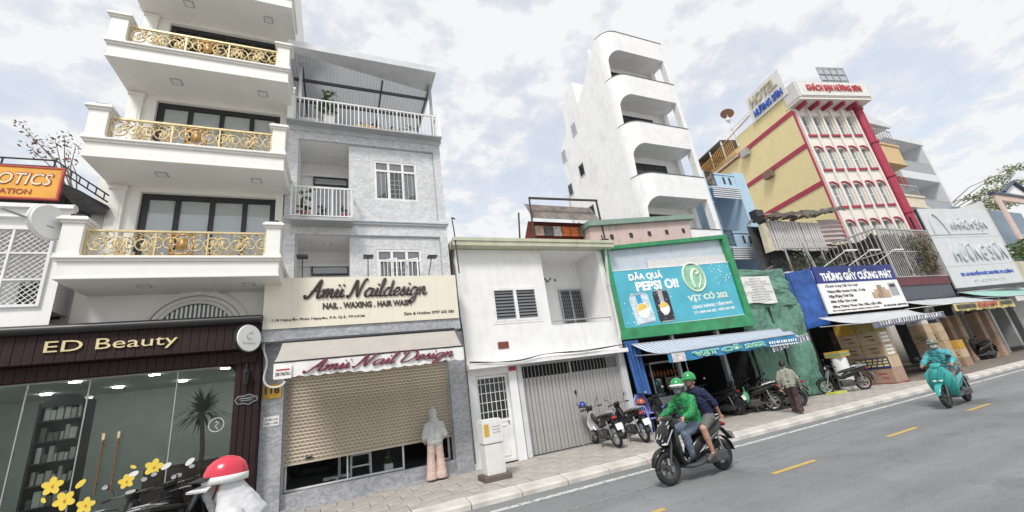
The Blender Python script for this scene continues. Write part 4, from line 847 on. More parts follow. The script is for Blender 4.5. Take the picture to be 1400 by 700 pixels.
b = MB(); b.tube([(3.1, 10.55, 6.95), (3.12, 10.5, 6.4), (3.15, 10.5, 5.2)], .018, 6); b.tube([(3.1, 10.55, 6.95), (3.2, 10.55, 6.9)], .02, 6); b.tube(spline([(3.05, 10.6, 6.2), (3.0, 10.6, 5.8), (3.06, 10.6, 5.2), (3.1, 10.7, 4.2), (3.17, 10.78, 3.3), (3.17, 10.78, .3)]), .014, 5); tag(recenter(b.build('cable_mast', BLACK)), 'thin dark conduit and cable at the left corner of the white house', 'cable')
b = MB()
for k in range(3): b.tube(spline([(3.2, 10.53, 2.72 + .02 * k), (4.5, 10.5, 2.66 - .01 * k), (5.5, 10.5, 2.75), (6.8, 10.5, 2.70 + .02 * k), (8.4, 10.53, 2.8)]), .008, 5)
tag(recenter(b.build('power_cable', BLACK)), 'thin black cables strung along the white ledge above the gate', 'cable')
# utility cabinet on the pavement
ub = thing('utility_cabinet', 'white concrete utility cabinet on a dark base on the pavement', 'cabinet', (3.1, 9.3, .14))
UBW = mat('cabinet_white', (.70, .70, .67), .7, var=.1, grime=.45)
b = MB(); b.box(2.93, 3.36, 9.12, 9.5, .25, .86); b.build('lower_body', UBW, ub, bevel=.015); b = MB(); b.box(2.91, 3.38, 9.1, 9.52, .87, 1.32); b.build('upper_body', UBW, ub, bevel=.015); b = MB(); b.box(2.93, 3.36, 9.12, 9.5, 1.321, 1.36); b.build('lid', UBW, ub, bevel=.01)
b = MB(); b.box(2.84, 3.45, 9.03, 9.6, .125, .25); b.build('base', mat('dark_plinth', (.13, .10, .085), .9, bump=.6, bscale=20), ub, bevel=.02)
MB().box(2.94, 3.05, 9.094, 9.099, 1.02, 1.27).build('yellow_label', mat('ochre'), ub); b = MB()
for z in (1.14, 1.08, 1.2): b.box(3.14, 3.32, 9.095, 9.099, z, z + .012)
b.build('label_mark', GREYM, ub)
# ------------------------------------------------------------------ rusty rooftop shack behind
RUST = mat('rusty_sheet', (.20, .18, .16), .8, var=.5, scale=3, grime=.7, gcol=(.16, .05, .03))
sk = thing('rooftop_shack', 'rusty sheet metal rooftop shack with red boards behind the white house', 'shack', (8.0, 12.9, 6.3))
b = MB(); corr(b, 6.85, 10.0, 8.0, 8.85, 12.5, .1, .015, .5); b.build('roof_sheet', RUST, sk, fixn=False)
b = MB(); b.quad((6.5, 13.0, 6.9), (10, 13.0, 6.9), (10, 13.0, 8.1), (6.9, 13.0, 8.1)); b.build('back_wall', mat('red_boards', (.16, .03, .025), .8, var=.5, scale=6), sk, fixn=False)
b = MB(); b.bar((6.7, 12.4, 6.3), (6.85, 12.5, 8.9), .05); b.bar((6.85, 12.5, 8.86), (10.05, 12.5, 8.95), .07); b.bar((10.0, 12.5, 6.9), (10.0, 12.5, 8.9), .06); b.bar((6.5, 13.4, 6.3), (6.7, 13.3, 8.6), .05); b.build('pole', mat('dark_wood', (.06, .05, .045), .8), sk)
for i, c in enumerate(((.5, .35, .28), (.12, .11, .11), (.55, .53, .5), (.60, .16, .05), (.60, .16, .05), (.2, .15, .12))):
    b = MB(); b.box(7.1 + i * .4, 7.1 + i * .4 + .36, 12.85, 12.92, 7.45, 7.85); b.build('hung_cloth', mat('cloth%d' % i, c, .8, var=.5, scale=9), sk)
b = MB(); corr(b, 9.6, 10.3, 6.3, 7.5, 12.4, .1, .015, .3); b.build('side_sheet', RUST, sk, fixn=False)
# ------------------------------------------------------------------ pink parapet building
pk = thing('low_house', 'low pink house with green roof ledge behind the pepsi sign', 'house', (12, 12.5, 3.05))
PINK = mat('pale_pink', (.60, .47, .43), .7, var=.12, grime=.45)
b = MB(); b.prism([(9.3, 12.5, 3.05), (14.4, 12.5, 3.05), (15.0, 12.5, 8.27), (9.35, 12.5, 7.7)], (0, 1.2, 0)); b.build('wall', PINK, pk)
b = MB(); b.prism([(9.25, 12.35, 7.7), (15.25, 12.35, 8.28), (15.25, 12.35, 8.5), (9.25, 12.35, 7.92)], (0, 1.5, 0)); b.build('roof_ledge', mat('ledge_green', (.22, .32, .26), .7, grime=.4), pk)
for i in range(5):
    x = 10.3 + i * 1.02; z = 7.2 + i * .1; b = MB(); b.box(x, x + .16, 12.47, 12.499, z, z + .2); b.build('vent_hole', DARK, pk)
b = MB(); b.tube([(9.7, 12.4, 7.1), (10.1, 12.4, 7.15)], .03); b.tube([(9.9, 12.4, 6.9), (9.75, 12.35, 7.3)], .025); b.build('antenna', DARKG, pk)
# ------------------------------------------------------------------ white tower
tw = thing('apartment_tower', 'tall slim white tower with curved balcony parapets', 'building', (16.9, 14, .14))
TWW = mat('tower_white', (.79, .79, .79), .6, var=.07, grime=.26)
TX0, TX1 = 14.45, 18.95
arcp = [(TX0 + .9 - .9 * cos(a), 14.9 - .9 * sin(a)) for a in [pi / 2 * i / 10 for i in range(11)]]    # plan: curved left front corner
def ribbon(mb, plan, z0, z1, th=.12):
    n = len(plan); inn = []
    for i, (x, y) in enumerate(plan):
        a = Vector(plan[max(i - 1, 0)]); c = Vector(plan[min(i + 1, n - 1)]); t = (c - a).normalized(); nn = Vector((-t.y, t.x)); inn.append((x + nn.x * th, y + nn.y * th))
    for i in range(n - 1):
        (x0, y0), (x1, y1), (u0, v0), (u1, v1) = plan[i], plan[i + 1], inn[i], inn[i + 1]
        mb.quad((x0, y0, z0), (x1, y1, z0), (x1, y1, z1), (x0, y0, z1)); mb.quad((u0, v0, z0), (u0, v0, z1), (u1, v1, z1), (u1, v1, z0)); mb.quad((x0, y0, z1), (x1, y1, z1), (u1, v1, z1), (u0, v0, z1)); mb.quad((x0, y0, z0), (u0, v0, z0), (u1, v1, z0), (x1, y1, z0))
plan = arcp + [(TX1, 14.0)]
fl_z = [(4.2, 5.6), (7.1, 8.5), (10.34, 11.7), (13.55, 14.95), (16.8, 18.18), (20.0, 21.42)]   # parapet bands (bottom, top)
for k, (z0, z1) in enumerate(fl_z):
    b = MB(); ribbon(b, plan, z0, z1, .14); b.build('parapet', TWW, tw, smooth=True, fixn=False)
    b = MB(); ribbon(b, [(x, y - .02) for x, y in plan], z1, z1 + .05, .18); b.build('parapet_cap', mat('dark_coping', (.10, .10, .11), .5), tw, fixn=False)
    pts = [(max(x, TX0 + .05), y + .05, z0 + .02) for x, y in plan[:-1]] + [(TX1 - .02, 14.05, z0 + .02), (TX1 - .02, 15.3, z0 + .02), (TX0 + .05, 15.3, z0 + .02)]
    b = MB(); b.prism(pts, (0, 0, .14)); b.build('floor_slab', TWW, tw)
# side wall: straight from arc start backwards; arch-edged openings are cut by starting wall at Y=14.9
b = MB(); b.prism([(TX0, 14.88, .14), (TX0, 16.2, .14), (TX0, 16.2, 20.3), (TX0, 14.88, 21.4)], (.14, 0, 0))
b.add([(TX0, 16.2, .14), (TX0, 21.0, .14), (TX0, 20.7, 13.9), (TX0, 20.5, 17.5), (TX0, 19.6, 18.1), (TX0, 19.4, 20.0), (TX0, 18.7, 20.6), (TX0, 17.9, 20.9), (TX0, 17.8, 18.9), (TX0, 16.2, 20.3)], [tuple(range(10))])
b.quad((TX0, 21, .14), (TX1, 21, .14), (TX1, 21, 14), (TX0, 21, 14)); b.quad((TX0, 17.9, 20.9), (TX1, 17.9, 20.9), (TX1, 17.8, 18.9), (TX0, 17.8, 18.9)); b.quad((TX0, 17.9, 20.9), (TX1, 17.9, 20.9), (TX1, 19.4, 20), (TX0, 19.4, 20)); b.quad((TX1, 14.0, .14), (TX1, 14.3, .14), (TX1, 14.3, 21.4), (TX1, 14.0, 21.4)); b.quad((TX1, 15.6, .14), (TX1, 21, .14), (TX1, 20.5, 17.4), (TX1, 15.6, 20.6))
b.quad((TX0 + .14, 15.32, .14), (TX1, 15.32, .14), (TX1, 15.32, 21.2), (TX0 + .14, 15.32, 21.2)); b.quad((TX0, 16.2, 20.3), (TX1, 16.2, 20.3), (TX1, 17.8, 18.9), (TX0, 17.8, 18.9)); b.quad((TX0 + .02, 14.9, 21.3), (TX1, 14.3, 21.3), (TX1, 16.2, 20.2), (TX0 + .02, 16.2, 20.2))
b.box(TX1 - .3, TX1 - .001, 14.001, 14.35, .14, 21.39); b.box(TX1 - .3, TX1 - .001, 15.1, 15.8, .14, 21.3); b.build('wall', TWW, tw, fixn=False)
for k in range(5):
    z0 = fl_z[k][1]; z1 = fl_z[k + 1][0]
    # arched head on the left of each opening
    hd = MB(); ah = [(TX0 + .9 - .9 * cos(a), 14.9 - .9 * sin(a), a) for a in [pi / 2 * i / 20 for i in range(21)]]
    for i in range(20):
        (x0, y0, a0), (x1, y1, a1) = ah[i], ah[i + 1]; hh = z1 - z0 - .05; d0, d1 = [hh if q < .62 else .75 * (1 - sqrt(max(0, 1 - (1 - (q - .6) / (pi / 2 - .6)) ** 2))) for q in (a0 + .001, a1 - .001)]
        hd.quad((x0, y0, z1 - d0), (x1, y1, z1 - d1), (x1, y1, z1 + .01), (x0, y0, z1 + .01))
    hd.build('arch_head', TWW, tw, smooth='full', fixn=False)
    o = window(tw, TX0 + .9, TX0 + 3.3, z0 - 1.1, z0 + 1.4, 15.24, 3, 1, DARKG, DARKGL, .07, 'balcony_door')
b = MB(); b.box(TX0 + .1, TX0 + .3, 15.7, 15.9, 20.2, 21.6); b.build('chimney', TWW, tw)
for yy, zz in ((18.7, 17.7), (21 - .6, 16.7), (18.76, 14.65), (20.4, 14.1), (18.62, 11.6), (20.4, 11.2)):
    b = MB(); q = TX0 - .03
    for (ya, yb, za, zb) in ((yy - .3, yy - .24, zz - .45, zz + .45), (yy + .24, yy + .3, zz - .45, zz + .45), (yy - .24, yy + .24, zz - .45, zz - .39), (yy - .24, yy + .24, zz + .39, zz + .45)): b.box(q, q + .05, ya, yb, za, zb)
    if (yy, zz) in ((18.76, 14.65), (18.62, 11.6)): b.add([(q, yy + .25, zz - .4), (q - .3, yy - .1, zz - .45), (q - .3, yy - .1, zz + .35), (q, yy + .25, zz + .4)], [(0, 1, 2, 3)])
    o = b.build('window', mat('alu_white', (.6, .6, .62), .4), tw, fixn=False); MB().box(TX0 - .02, TX0 - .012, yy - .24, yy + .24, zz - .39, zz + .39).build('pane', DARKGL if zz < 16 else mat('pane_grey', (.35, .37, .4), .2), o)
# ------------------------------------------------------------------ pale blue house
bl = thing('townhouse', 'narrow pale blue house with plant balconies right of the white tower', 'house', (21.4, 14.5, .14))
BLU = mat('pale_blue', (.42, .58, .72), .6, var=.06, grime=.2)
b = MB(); b.box(22.3, 23.2, 14.5, 22, .14, 12.7); b.box(19.6, 19.75, 14.5, 22, .14, 12.6); b.quad((19.7, 16.2, .14), (22.3, 16.2, .14), (22.3, 16.2, 11.5), (19.7, 16.2, 11.5)); b.build('wall', BLU, bl, fixn=False)
b = MB(); b.quad((19.75, 16.18, .14), (22.29, 16.18, .14), (22.29, 16.18, 11.5), (19.75, 16.18, 11.5)); b.build('back_wall', GREYW, bl)
for zt, zb in ((12.5, 11.55), (8.7, 7.75), (4.9, 3.95)):
    b = MB(); b.box(20.6, 22.29, 14.52, 14.7, zb, zt - .1); b.box(20.55, 22.3, 14.48, 14.74, zt - .1, zt); b.box(19.75, 22.29, 14.7, 16.18, zb, zb + .15); bo = b.build('balcony', BLU, bl)
    for x in (21.2, 21.7): MB().box(x, x + .16, 14.5, 14.519, zb + .25, zb + .7).build('slot', DARK, bl)
    b = MB(); b.box(19.78, 20.55, 14.53, 14.57, zt + .02, zt + .07); b.box(19.78, 20.55, 14.53, 14.57, zb + .1, zb + .15)
    for i in range(7): b.box(19.8 + i * .12, 19.82 + i * .12, 14.54, 14.56, zb + .15, zt + .02)
    b.build('railing', DARKG, bl)
    b = MB()
    for i in range(6): b.box(19.9, 22.2, 14.42 - .02 * i, 14.47 - .02 * i, zb - .75 + i * .12, zb - .68 + i * .12)
    b.build('louvre_vent', GREYW, bl)
    planter(20.3, 15.0, zb + .151, .5, .3, .25, TERRA, LEAFD, {12.5: 'leafy balcony plant on the top floor of the pale blue house', 8.7: 'leafy balcony plant on the middle floor of the pale blue house', 4.9: 'leafy balcony plant on the low floor of the pale blue house'}[zt], int(zt), 1.0, 110)
    planter(21.8, 15.1, zb + .151, .5, .3, .3, TERRA, LEAF, {12.5: 'small plant at the right of the top blue balcony', 8.7: 'small plant at the right of the middle blue balcony', 4.9: 'small plant at the right of the low blue balcony'}[zt], int(zt) + 3, .9, 60)
    window(bl, 20.9, 21.8, zb - 2.6, zb - 1.2, 16.12, 2, 1, WMETAL, DARKGL, .06)
# ------------------------------------------------------------------ duck shop with green framed pepsi sign
ds = thing('shop_house', 'dark open duck restaurant shopfront under the green framed sign', 'shop', (11.4, 11, .14))
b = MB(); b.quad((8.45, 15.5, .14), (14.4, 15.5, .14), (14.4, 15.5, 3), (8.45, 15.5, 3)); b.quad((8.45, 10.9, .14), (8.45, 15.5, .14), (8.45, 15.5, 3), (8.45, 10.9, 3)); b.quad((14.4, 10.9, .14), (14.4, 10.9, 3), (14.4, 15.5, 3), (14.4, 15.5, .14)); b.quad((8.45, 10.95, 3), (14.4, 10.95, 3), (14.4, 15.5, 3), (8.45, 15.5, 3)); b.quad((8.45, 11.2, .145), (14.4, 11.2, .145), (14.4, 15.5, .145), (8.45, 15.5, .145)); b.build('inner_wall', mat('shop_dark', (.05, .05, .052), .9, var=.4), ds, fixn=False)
b = MB(); b.box(8.46, 14.44, 11.0, 11.2, 3.0, 6.0); b.build('wall', GREYW, ds)
b = MB(); b.box(12.9, 13.05, 11.0, 11.15, .12, 2.98); b.build('post', GREYM, ds); b = MB(); b.box(10.7, 10.82, 11.0, 11.12, .12, 2.98); b.build('post', GREYM, ds)
GRN = mat('green_frame', (.035, .27, .11), .5, var=.35, scale=3, grime=.25)
gs_ = thing('billboard', 'big green framed drink and duck shop billboard', 'billboard', (11.6, 10.85, 3.05))
def par(mb, x0, x1, l0, l1, r0, r1, y0, y1): mb.prism([(x0, y0, l0), (x1, y0, r0), (x1, y0, r1), (x0, y0, l1)], (0, y1 - y0, 0))
for nm, a in (('frame_bottom', (8.4, 14.75, 2.95, 3.3, 3.0, 3.42)), ('frame_top', (8.4, 14.75, 6.04, 6.16, 6.62, 6.78)), ('frame_left', (8.4, 8.6, 3.3, 6.04, 3.31, 6.06)), ('frame_right', (14.45, 14.75, 3.42, 6.6, 3.42, 6.62))):
    b = MB(); par(b, *a, 10.72, 10.98); b.build(nm, GRN, gs_)
b = MB(); par(b, 8.6, 14.45, 5.25, 6.04, 5.58, 6.6, 10.9, 10.92); b.build('backing_sheet', mat('pale_tarpaulin', (.50, .57, .64), .5, var=.1, bump=.5, bscale=5), gs_)
b = MB(); par(b, 10.35, 14.44, 5.3, 5.7, 5.55, 5.95, 10.86, 10.88); b.build('torn_paper', mat('torn_white', (.68, .68, .67), .8, var=.2, scale=14, bump=.6), gs_)
CYAN = mat('cyan_print', (.085, .44, .56), .45, var=.18, scale=1.2)
b = MB(); par(b, 8.62, 14.42, 3.3, 5.27, 3.46, 5.58, 10.80, 10.84); b.build('print', CYAN, gs_)
b = MB(); par(b, 8.6, 14.44, 5.27, 5.3, 5.58, 5.61, 10.79, 10.85); par(b, 8.6, 14.44, 3.28, 3.3, 3.44, 3.46, 10.79, 10.85); b.build('print_edge', PETW, gs_)
sl = (1, 0, .05); up_ = (0, 0, 1); W_ = mat('print_white', (.86, .87, .87), .5, var=.02)
text('DÃA QUÁ', 'lettering', W_, gs_, (9.28, 10.797, 4.88), 1.55, .34, right=sl, ext=.006, bold=.05)
text('PEPSI ƠI!', 'lettering', W_, gs_, (9.5, 10.797, 4.53), 2.0, .36, right=sl, ext=.006, bold=.05)
def can(x, z, w0, h0, tilt, c1, c2, ylab):
    ca, sa = cos(tilt), sin(tilt); T = lambda u, v: (x + u * ca - v * sa, z + u * sa + v * ca)
    def shape(pts, y, m, nm):
        b_ = MB(); b_.prism([(T(u, v)[0], y, T(u, v)[1]) for u, v in pts], (0, .003, 0)); b_.build(nm, m, gs_)
    a = w0 / 2
    shape([(-a * .8, 0), (a * .8, 0), (a, .08), (a, h0 - .14), (a * .75, h0), (-a * .75, h0), (-a, h0 - .14), (-a, .08)], 10.795, c1, 'can_print')
    shape([(-a * .3, .2 * h0), (a * .25, .2 * h0), (a * .25, h0 * .95), (-a * .3, h0 * .95)], 10.792, c2, 'can_band')
    shape([(.5 * a + .62 * a * cos(t_) - .45 * a, h0 * .42 + .62 * a * sin(t_)) for t_ in [2 * pi * i / 18 for i in range(18)]], 10.789, W_, 'can_roundel')
    shape([(.05 * a + .58 * a * cos(t_), h0 * .42 + .58 * a * sin(t_)) for t_ in [pi * .1 + pi * .9 * i / 10 for i in range(11)]], 10.786, mat('yellow_print', (.80, .55, .10), .5), 'can_wave')
    for zz in (0, h0 - .05): shape([(-a * .75, zz), (a * .75, zz), (a * .75, zz + .04), (-a * .75, zz + .04)], 10.787, STEEL, 'can_rim')
can(9.62, 3.42, .85, 1.05, .12, mat('can_silver', (.62, .72, .76), .4, var=.3, scale=8), mat('can_blue', (.05, .35, .6), .4), 1)
can(10.55, 3.42, .72, 1.15, .04, mat('can_black', (.03, .03, .04), .4, var=.5, scale=12), mat('can_grey', (.45, .47, .5), .4), 2)
b = MB(); cz = 5.0; cxx = 12.35
b.lathe([(.001, 0), (.56, 0), (.56, -.006), (.001, -.006)], (cxx, 10.796, cz), 32, 'y'); b.build('logo_disc', mat('logo_green', (.30, .58, .40), .5, var=.3, scale=6), gs_)
b = MB(); b.tube([(cxx + .55 * cos(a), 10.79, cz + .55 * sin(a)) for a in [2 * pi * i / 32 for i in range(33)]], .035, 6); b.tube(spline([(cxx - .1, 10.788, cz - .4), (cxx - .15, 10.788, cz), (cxx + .05, 10.788, cz + .3), (cxx + .25, 10.788, cz + .2), (cxx + .1, 10.788, cz + .1)]), .06, 6); b.tube(spline([(cxx + .1, 10.788, cz - .42), (cxx + .3, 10.788, cz - .1), (cxx + .3, 10.788, cz + .1)]), .03, 6); b.build('duck_logo', mat('logo_cream', (.72, .80, .66), .5), gs_)
text('VỊT CỎ 202', 'lettering', mat('logo_cream'), gs_, (11.75, 10.797, 4.02), 2.1, .34, right=sl, ext=.006, bold=.04)
text('GIAO HÀNG TẬN NƠI', 'lettering', W_, gs_, (11.85, 10.797, 3.76), 2.1, .19, right=sl, ext=.006, bold=.03)
text('ĐT: 0909 646 202 - 0939 336 568', 'lettering', W_, gs_, (11.85, 10.797, 3.6), 2.15, .1, right=sl, ext=.005, bold=.03)
rg = random.Random(3); b = MB()
for i in range(40):
    x, z = rg.uniform(13.2, 14.35), rg.uniform(4.7, 5.5); r_ = rg.uniform(.008, .03); b.prism([(x + r_ * cos(t_), 10.796, z + r_ * sin(t_)) for t_ in (0, 1.5, 3.1, 4.6)], (0, -.003, 0))
for i in range(60):
    x, z = rg.uniform(8.8, 11.2), rg.uniform(3.4, 4.7); r_ = rg.uniform(.008, .03); b.prism([(x + r_ * cos(t_), 10.796, z + r_ * sin(t_)) for t_ in (0, 1.5, 3.1, 4.6)], (0, -.002, 0))
stuff(b.build('splash_dots', W_, gs_))
# awning of the duck shop
STRP = stripes('blue_stripe_cloth', (.62, .64, .68), (.20, .27, .42), 0, .17, .55)
aw = thing('awning', 'blue and grey striped awning of the duck shop', 'awning', (11.8, 10.0, 2.0))
def awning(t, xa, xb, ya, za, xc, xd, yb, zc, zd, drop, m, mv, nx=40, wav=.02, scal=0):
    b_ = MB()
    for i in range(nx):
        for j in range(5):
            q = []
            for a, c in ((i, j), (i + 1, j), (i + 1, j + 1), (i, j + 1)):
                u, v = a / nx, c / 5; q.append(((xa + (xb - xa) * u) * (1 - v) + (xc + (xd - xc) * u) * v, ya + (yb - ya) * v, za * (1 - v) + (zc + (zd - zc) * u) * v - .1 * sin(pi * v) * (1 + .2 * sin(u * 14)) + wav * sin(u * 30) * v))
            b_.quad(*q)
    b_.build('cloth', m, t, smooth='full', fixn=False); b_ = MB(); n2 = nx * 3
    for i in range(n2):
        q = []
        for a, c in ((i, 0), (i + 1, 0), (i + 1, 1), (i, 1)):
            u = a / n2; z0 = zc + (zd - zc) * u + wav * sin(u * 30); q.append((xc + (xd - xc) * u, yb - .03 * c * sin(u * 40), z0 - c * (drop + scal * abs(sin(u * pi * 20)))))
        b_.quad(*q)
    b_.build('valance', mv, t, smooth='full', fixn=False)
    b_ = MB(); b_.tube([(xa, ya, za), (xb, ya, za)], .03); b_.tube([(xc, yb, zc), (xd, yb, zd)], .02); b_.tube([(xa + .05, ya + .1, za - .35), (xc, yb, zc)], .02); b_.tube([(xb - .05, ya + .1, za - .35), (xd, yb, zd)], .02); b_.build('frame', GREYM, t)
VAL = mat('valance_blue', (.03, .22, .42), .6, var=.12)
awning(aw, 8.7, 16.0, 10.7, 2.76, 8.65, 14.45, 9.2, 2.3, 2.42, .27, STRP, VAL)
text('VỊT CỎ 202', 'lettering', mat('val_green', (.10, .50, .30), .5), aw, (9.55, 9.15, 2.08), 3.2, .2, right=(1, 0, .02), ext=.006, bold=.04)
text('VỊT CỎ 202', 'lettering', W_, aw, (9.52, 9.158, 2.07), 3.25, .22, right=(1, 0, .02), ext=.004, bold=.09)
MB().box(8.75, 9.25, 9.15, 9.16, 2.03, 2.28).build('logo_patch', mat('logo_patch', (.65, .62, .62), .6, var=.5, scale=12), aw)
rg = random.Random(9); b = MB()
for i in range(12): x = 12.95 + i * .12; b.box(x, x + rg.uniform(.05, .1), 9.15, 9.156, 2.19, 2.27); b.box(x, x + .07, 9.15, 9.156, 2.1, 2.15)
b.build('small_print', W_, aw)
aw2 = thing('awning', 'small dark striped flap awning in front of the green tarpaulin', 'awning', (15.0, 9.8, 2.0)); awning(aw2, 14.0, 16.6, 10.7, 2.62, 13.15, 15.2, 9.25, 2.12, 2.38, .2, STRP, stripes('dark_stripe', (.08, .09, .14), (.6, .6, .62), 0, .12, .5), 20)
bt = MB()
for i in range(16):
    u0, u1 = i / 16, (i + 1) / 16; bt.quad((8.42 + .55 * u0, 10.6 + .06 * sin(i * 1.7), 1.3 - .1 * u0), (8.42 + .55 * u1, 10.6 + .06 * sin(i * 1.7 + 1.7), 1.3 - .1 * u1), (8.42 + .62 * u1, 10.75, 2.9), (8.42 + .62 * u0, 10.75, 2.9))
tag(recenter(bt.build('hanging_tarpaulin', mat('blue_tarp', (.025, .10, .32), .5, var=.25, scale=4, bump=.4, bscale=8), smooth='full', fixn=False)), 'dark blue tarpaulin hanging at the left of the duck shop', 'tarpaulin')
# food cart in the shop
fc = thing('food_cart', 'glass fronted metal food cart inside the dark duck shop', 'cart', (10.6, 11.6, .14)); b = MB(); b.box(9.9, 11.6, 11.5, 12.2, .9, 1.0); b.box(9.9, 11.6, 11.5, 12.2, .45, .5)
for x in (9.9, 11.56):
    for y in (11.5, 12.16): b.box(x, x + .04, y, y + .04, .14, 2.1)
b.box(9.9, 11.6, 11.5, 12.2, 2.1, 2.16); b.build('frame', GREYM, fc); MB().box(9.95, 11.55, 11.52, 11.53, 1.0, 1.6).build('glass_front', WIN_GL, fc); MB().box(9.95, 11.55, 11.55, 12.15, .5, .9).build('lower_panel', STEEL, fc)
b = MB(); rg = random.Random(6)
for i in range(9): ellip(b, (10.1 + i * .16, 11.8, 1.75 + rg.uniform(-.03, .03)), .05, .05, .12, 8, 6)
b.build('hung_duck', mat('roast', (.25, .09, .03), .5), fc)
# purple plastic chair and table
PUR = mat('lilac_plastic', (.26, .28, .62), .45)
ch = thing('plastic_chair', 'lilac plastic armchair beside the table at the duck shop', 'chair', (8.72, 10.62, .118)); x, y = 8.72, 10.62
b = MB(); b.box(x - .24, x + .24, y - .22, y + .22, .53, .57); b.build('seat', PUR, ch, bevel=.012)
for sx_ in (-1, 1):
    for sy_ in (-1, 1): b = MB(); b.tube([(x + sx_ * .25, y + sy_ * .24, .118), (x + sx_ * .21, y + sy_ * .2, .53)], [.02, .03], 6); b.build('leg', PUR, ch)
    b = MB(); b.tube([(x + sx_ * .24, y - .22, .55), (x + sx_ * .27, y - .2, .75), (x + sx_ * .27, y + .2, .8)], .025, 6); b.build('armrest', PUR, ch)
b = MB(); b.tube([(x - .24, y + .22, .57), (x - .25, y + .28, .9), (x - .12, y + .32, 1.08), (x + .12, y + .32, 1.08), (x + .25, y + .28, .9), (x + .24, y + .22, .57)], .028, 6)
for i in range(5): b.box(x - .17 + i * .08, x - .13 + i * .08, y + .24, y + .3, .57, 1.06)
b.build('backrest', PUR, ch)
c2 = copy_tree(ch, loc=(8.72, 10.64, .27), label='second lilac plastic armchair stacked on top at the duck shop')
ch['label'] = 'lower lilac plastic armchair of the stack at the duck shop'
tb = thing('plastic_table', 'lilac plastic table in front of the duck shop', 'table', (9.5, 10.5, .118)); x, y = 9.5, 10.5; b = MB(); b.box(x - .5, x + .5, y - .35, y + .35, .80, .84); b.build('table_top', PUR, tb, bevel=.01); b = MB(); b.box(x - .47, x + .47, y - .32, y + .32, .72, .80); b.build('apron', PUR, tb)
for sx_ in (-1, 1):
    for sy_ in (-1, 1): b = MB(); b.tube([(x + sx_ * .46, y + sy_ * .31, .118), (x + sx_ * .43, y + sy_ * .29, .72)], [.025, .04], 6); b.build('leg', PUR, tb)
# ------------------------------------------------------------------ green tarpaulin hoarding
tp = thing('hoarding', 'tall green tarpaulin hoarding between the duck shop and carton shop', 'hoarding', (16.2, 10.95, .14))
TARP = mat('green_tarp', (.115, .255, .19), .5, var=.3, scale=1.3, bump=1.0, bscale=4.5, grime=.3)
def tarp(x0, x1, z0, z1, yy, nm, nx=40, nz=34, s=1):
    b_ = MB(); f_ = lambda u, v: yy + .05 * sin(u * 9 + v * 4 + s) + .04 * sin(v * 13 - u * 5 + s) + .02 * sin(u * 31 + s) + .05 * mnoise.noise(Vector((u * 5, v * 9 + u * 4, s))) + .03 * mnoise.noise(Vector((u * 14, v * 20, s)))
    for i in range(nx):
        for j in range(nz):
            b_.quad(*[(x0 + (x1 - x0) * u, f_(u, v), z0 + (z1 - z0) * v + .05 * sin(u * 8) * (v > .95)) for u, v in ((i / nx, j / nz), ((i + 1) / nx, j / nz), ((i + 1) / nx, (j + 1) / nz), (i / nx, (j + 1) / nz))])
    return b_.build(nm, TARP, tp, smooth='full', fixn=False)
tarp(14.4, 18.0, 3.7, 5.3, 10.95, 'upper_tarpaulin', s=2); tarp(14.3, 16.25, .16, 3.72, 10.98, 'lower_tarpaulin', s=1); tarp(16.2, 18.0, .16, 3.72, 10.93, 'lower_tarpaulin', s=4)
b = MB(); b.bar((14.4, 11.1, .12), (14.5, 11.1, 5.2), .06); b.bar((16.2, 11.1, .12), (16.2, 11.1, 5.2), .06); b.bar((18.0, 11.1, .12), (17.95, 11.1, 5.3), .08); b.build('post', GREYM, tp)
b = MB(); b.box(14.4, 18.0, 11.05, 11.12, 5.2, 5.28); b.build('top_rail', GREYM, tp)
t = thing('banner', 'white notice banner with faint text on the green tarpaulin', 'banner', (15.7, 10.86, 3.83)); b = MB(); nx = 14
for i in range(nx): 
    u0, u1 = i / nx, (i + 1) / nx; b.quad((14.75 + 1.95 * u0, 10.85 + .02 * sin(i), 3.85 + .04 * sin(u0 * 6)), (14.75 + 1.95 * u1, 10.85 + .02 * sin(i + 1), 3.85 + .04 * sin(u1 * 6)), (14.75 + 1.95 * u1, 10.86 + .02 * sin(i + 1), 4.98), (14.75 + 1.95 * u0, 10.86 + .02 * sin(i), 4.98))
b.build('sheet', mat('banner_white', (.74, .73, .71), .7, var=.08), t, smooth='full', fixn=False); b = MB(); rg = random.Random(1)
for j in range(9):
    L_ = rg.uniform(.25, .85); x = 15.72 - L_
    while x < 15.72 + L_: w0 = rg.uniform(.05, .14); b.box(x, x + w0, 10.815, 10.82, 4.85 - j * .11, 4.885 - j * .11); x += w0 + .04
stuff(b.build('faint_print', GREYM, t))
# ------------------------------------------------------------------ carton shop
cs = thing('shop_house', 'low carton shop with open dark front and blue signboard', 'shop', (22, 11, .14))
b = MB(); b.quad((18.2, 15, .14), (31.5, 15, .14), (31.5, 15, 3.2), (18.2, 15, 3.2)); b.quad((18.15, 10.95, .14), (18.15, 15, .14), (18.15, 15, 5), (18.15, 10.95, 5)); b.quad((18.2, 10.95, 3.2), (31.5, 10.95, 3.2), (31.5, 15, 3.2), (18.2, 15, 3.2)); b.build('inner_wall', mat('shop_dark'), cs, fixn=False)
b = MB(); b.box(18.15, 26.2, 11.0, 11.2, 3.2, 5.2); b.box(18.15, 26.2, 11.2, 15, 4.9, 5.1); b.build('wall', GREYW, cs)
NAVY = mat('navy_print', (.02, .035, .20), .5, var=.15); BLUP = mat('blue_print', (.03, .10, .36), .5, var=.6, scale=2.2)
sgn = thing('shop_sign', 'blue and white carton shop signboard with a photo of packed boxes', 'sign', (22.3, 10.6, 3.15))
S0, S1 = Vector((19.4, 10.7, 0)), Vector((25.3, 10.45, 0)); SD = (S1 - S0).normalized(); SN = Vector((SD.y, -SD.x, 0))
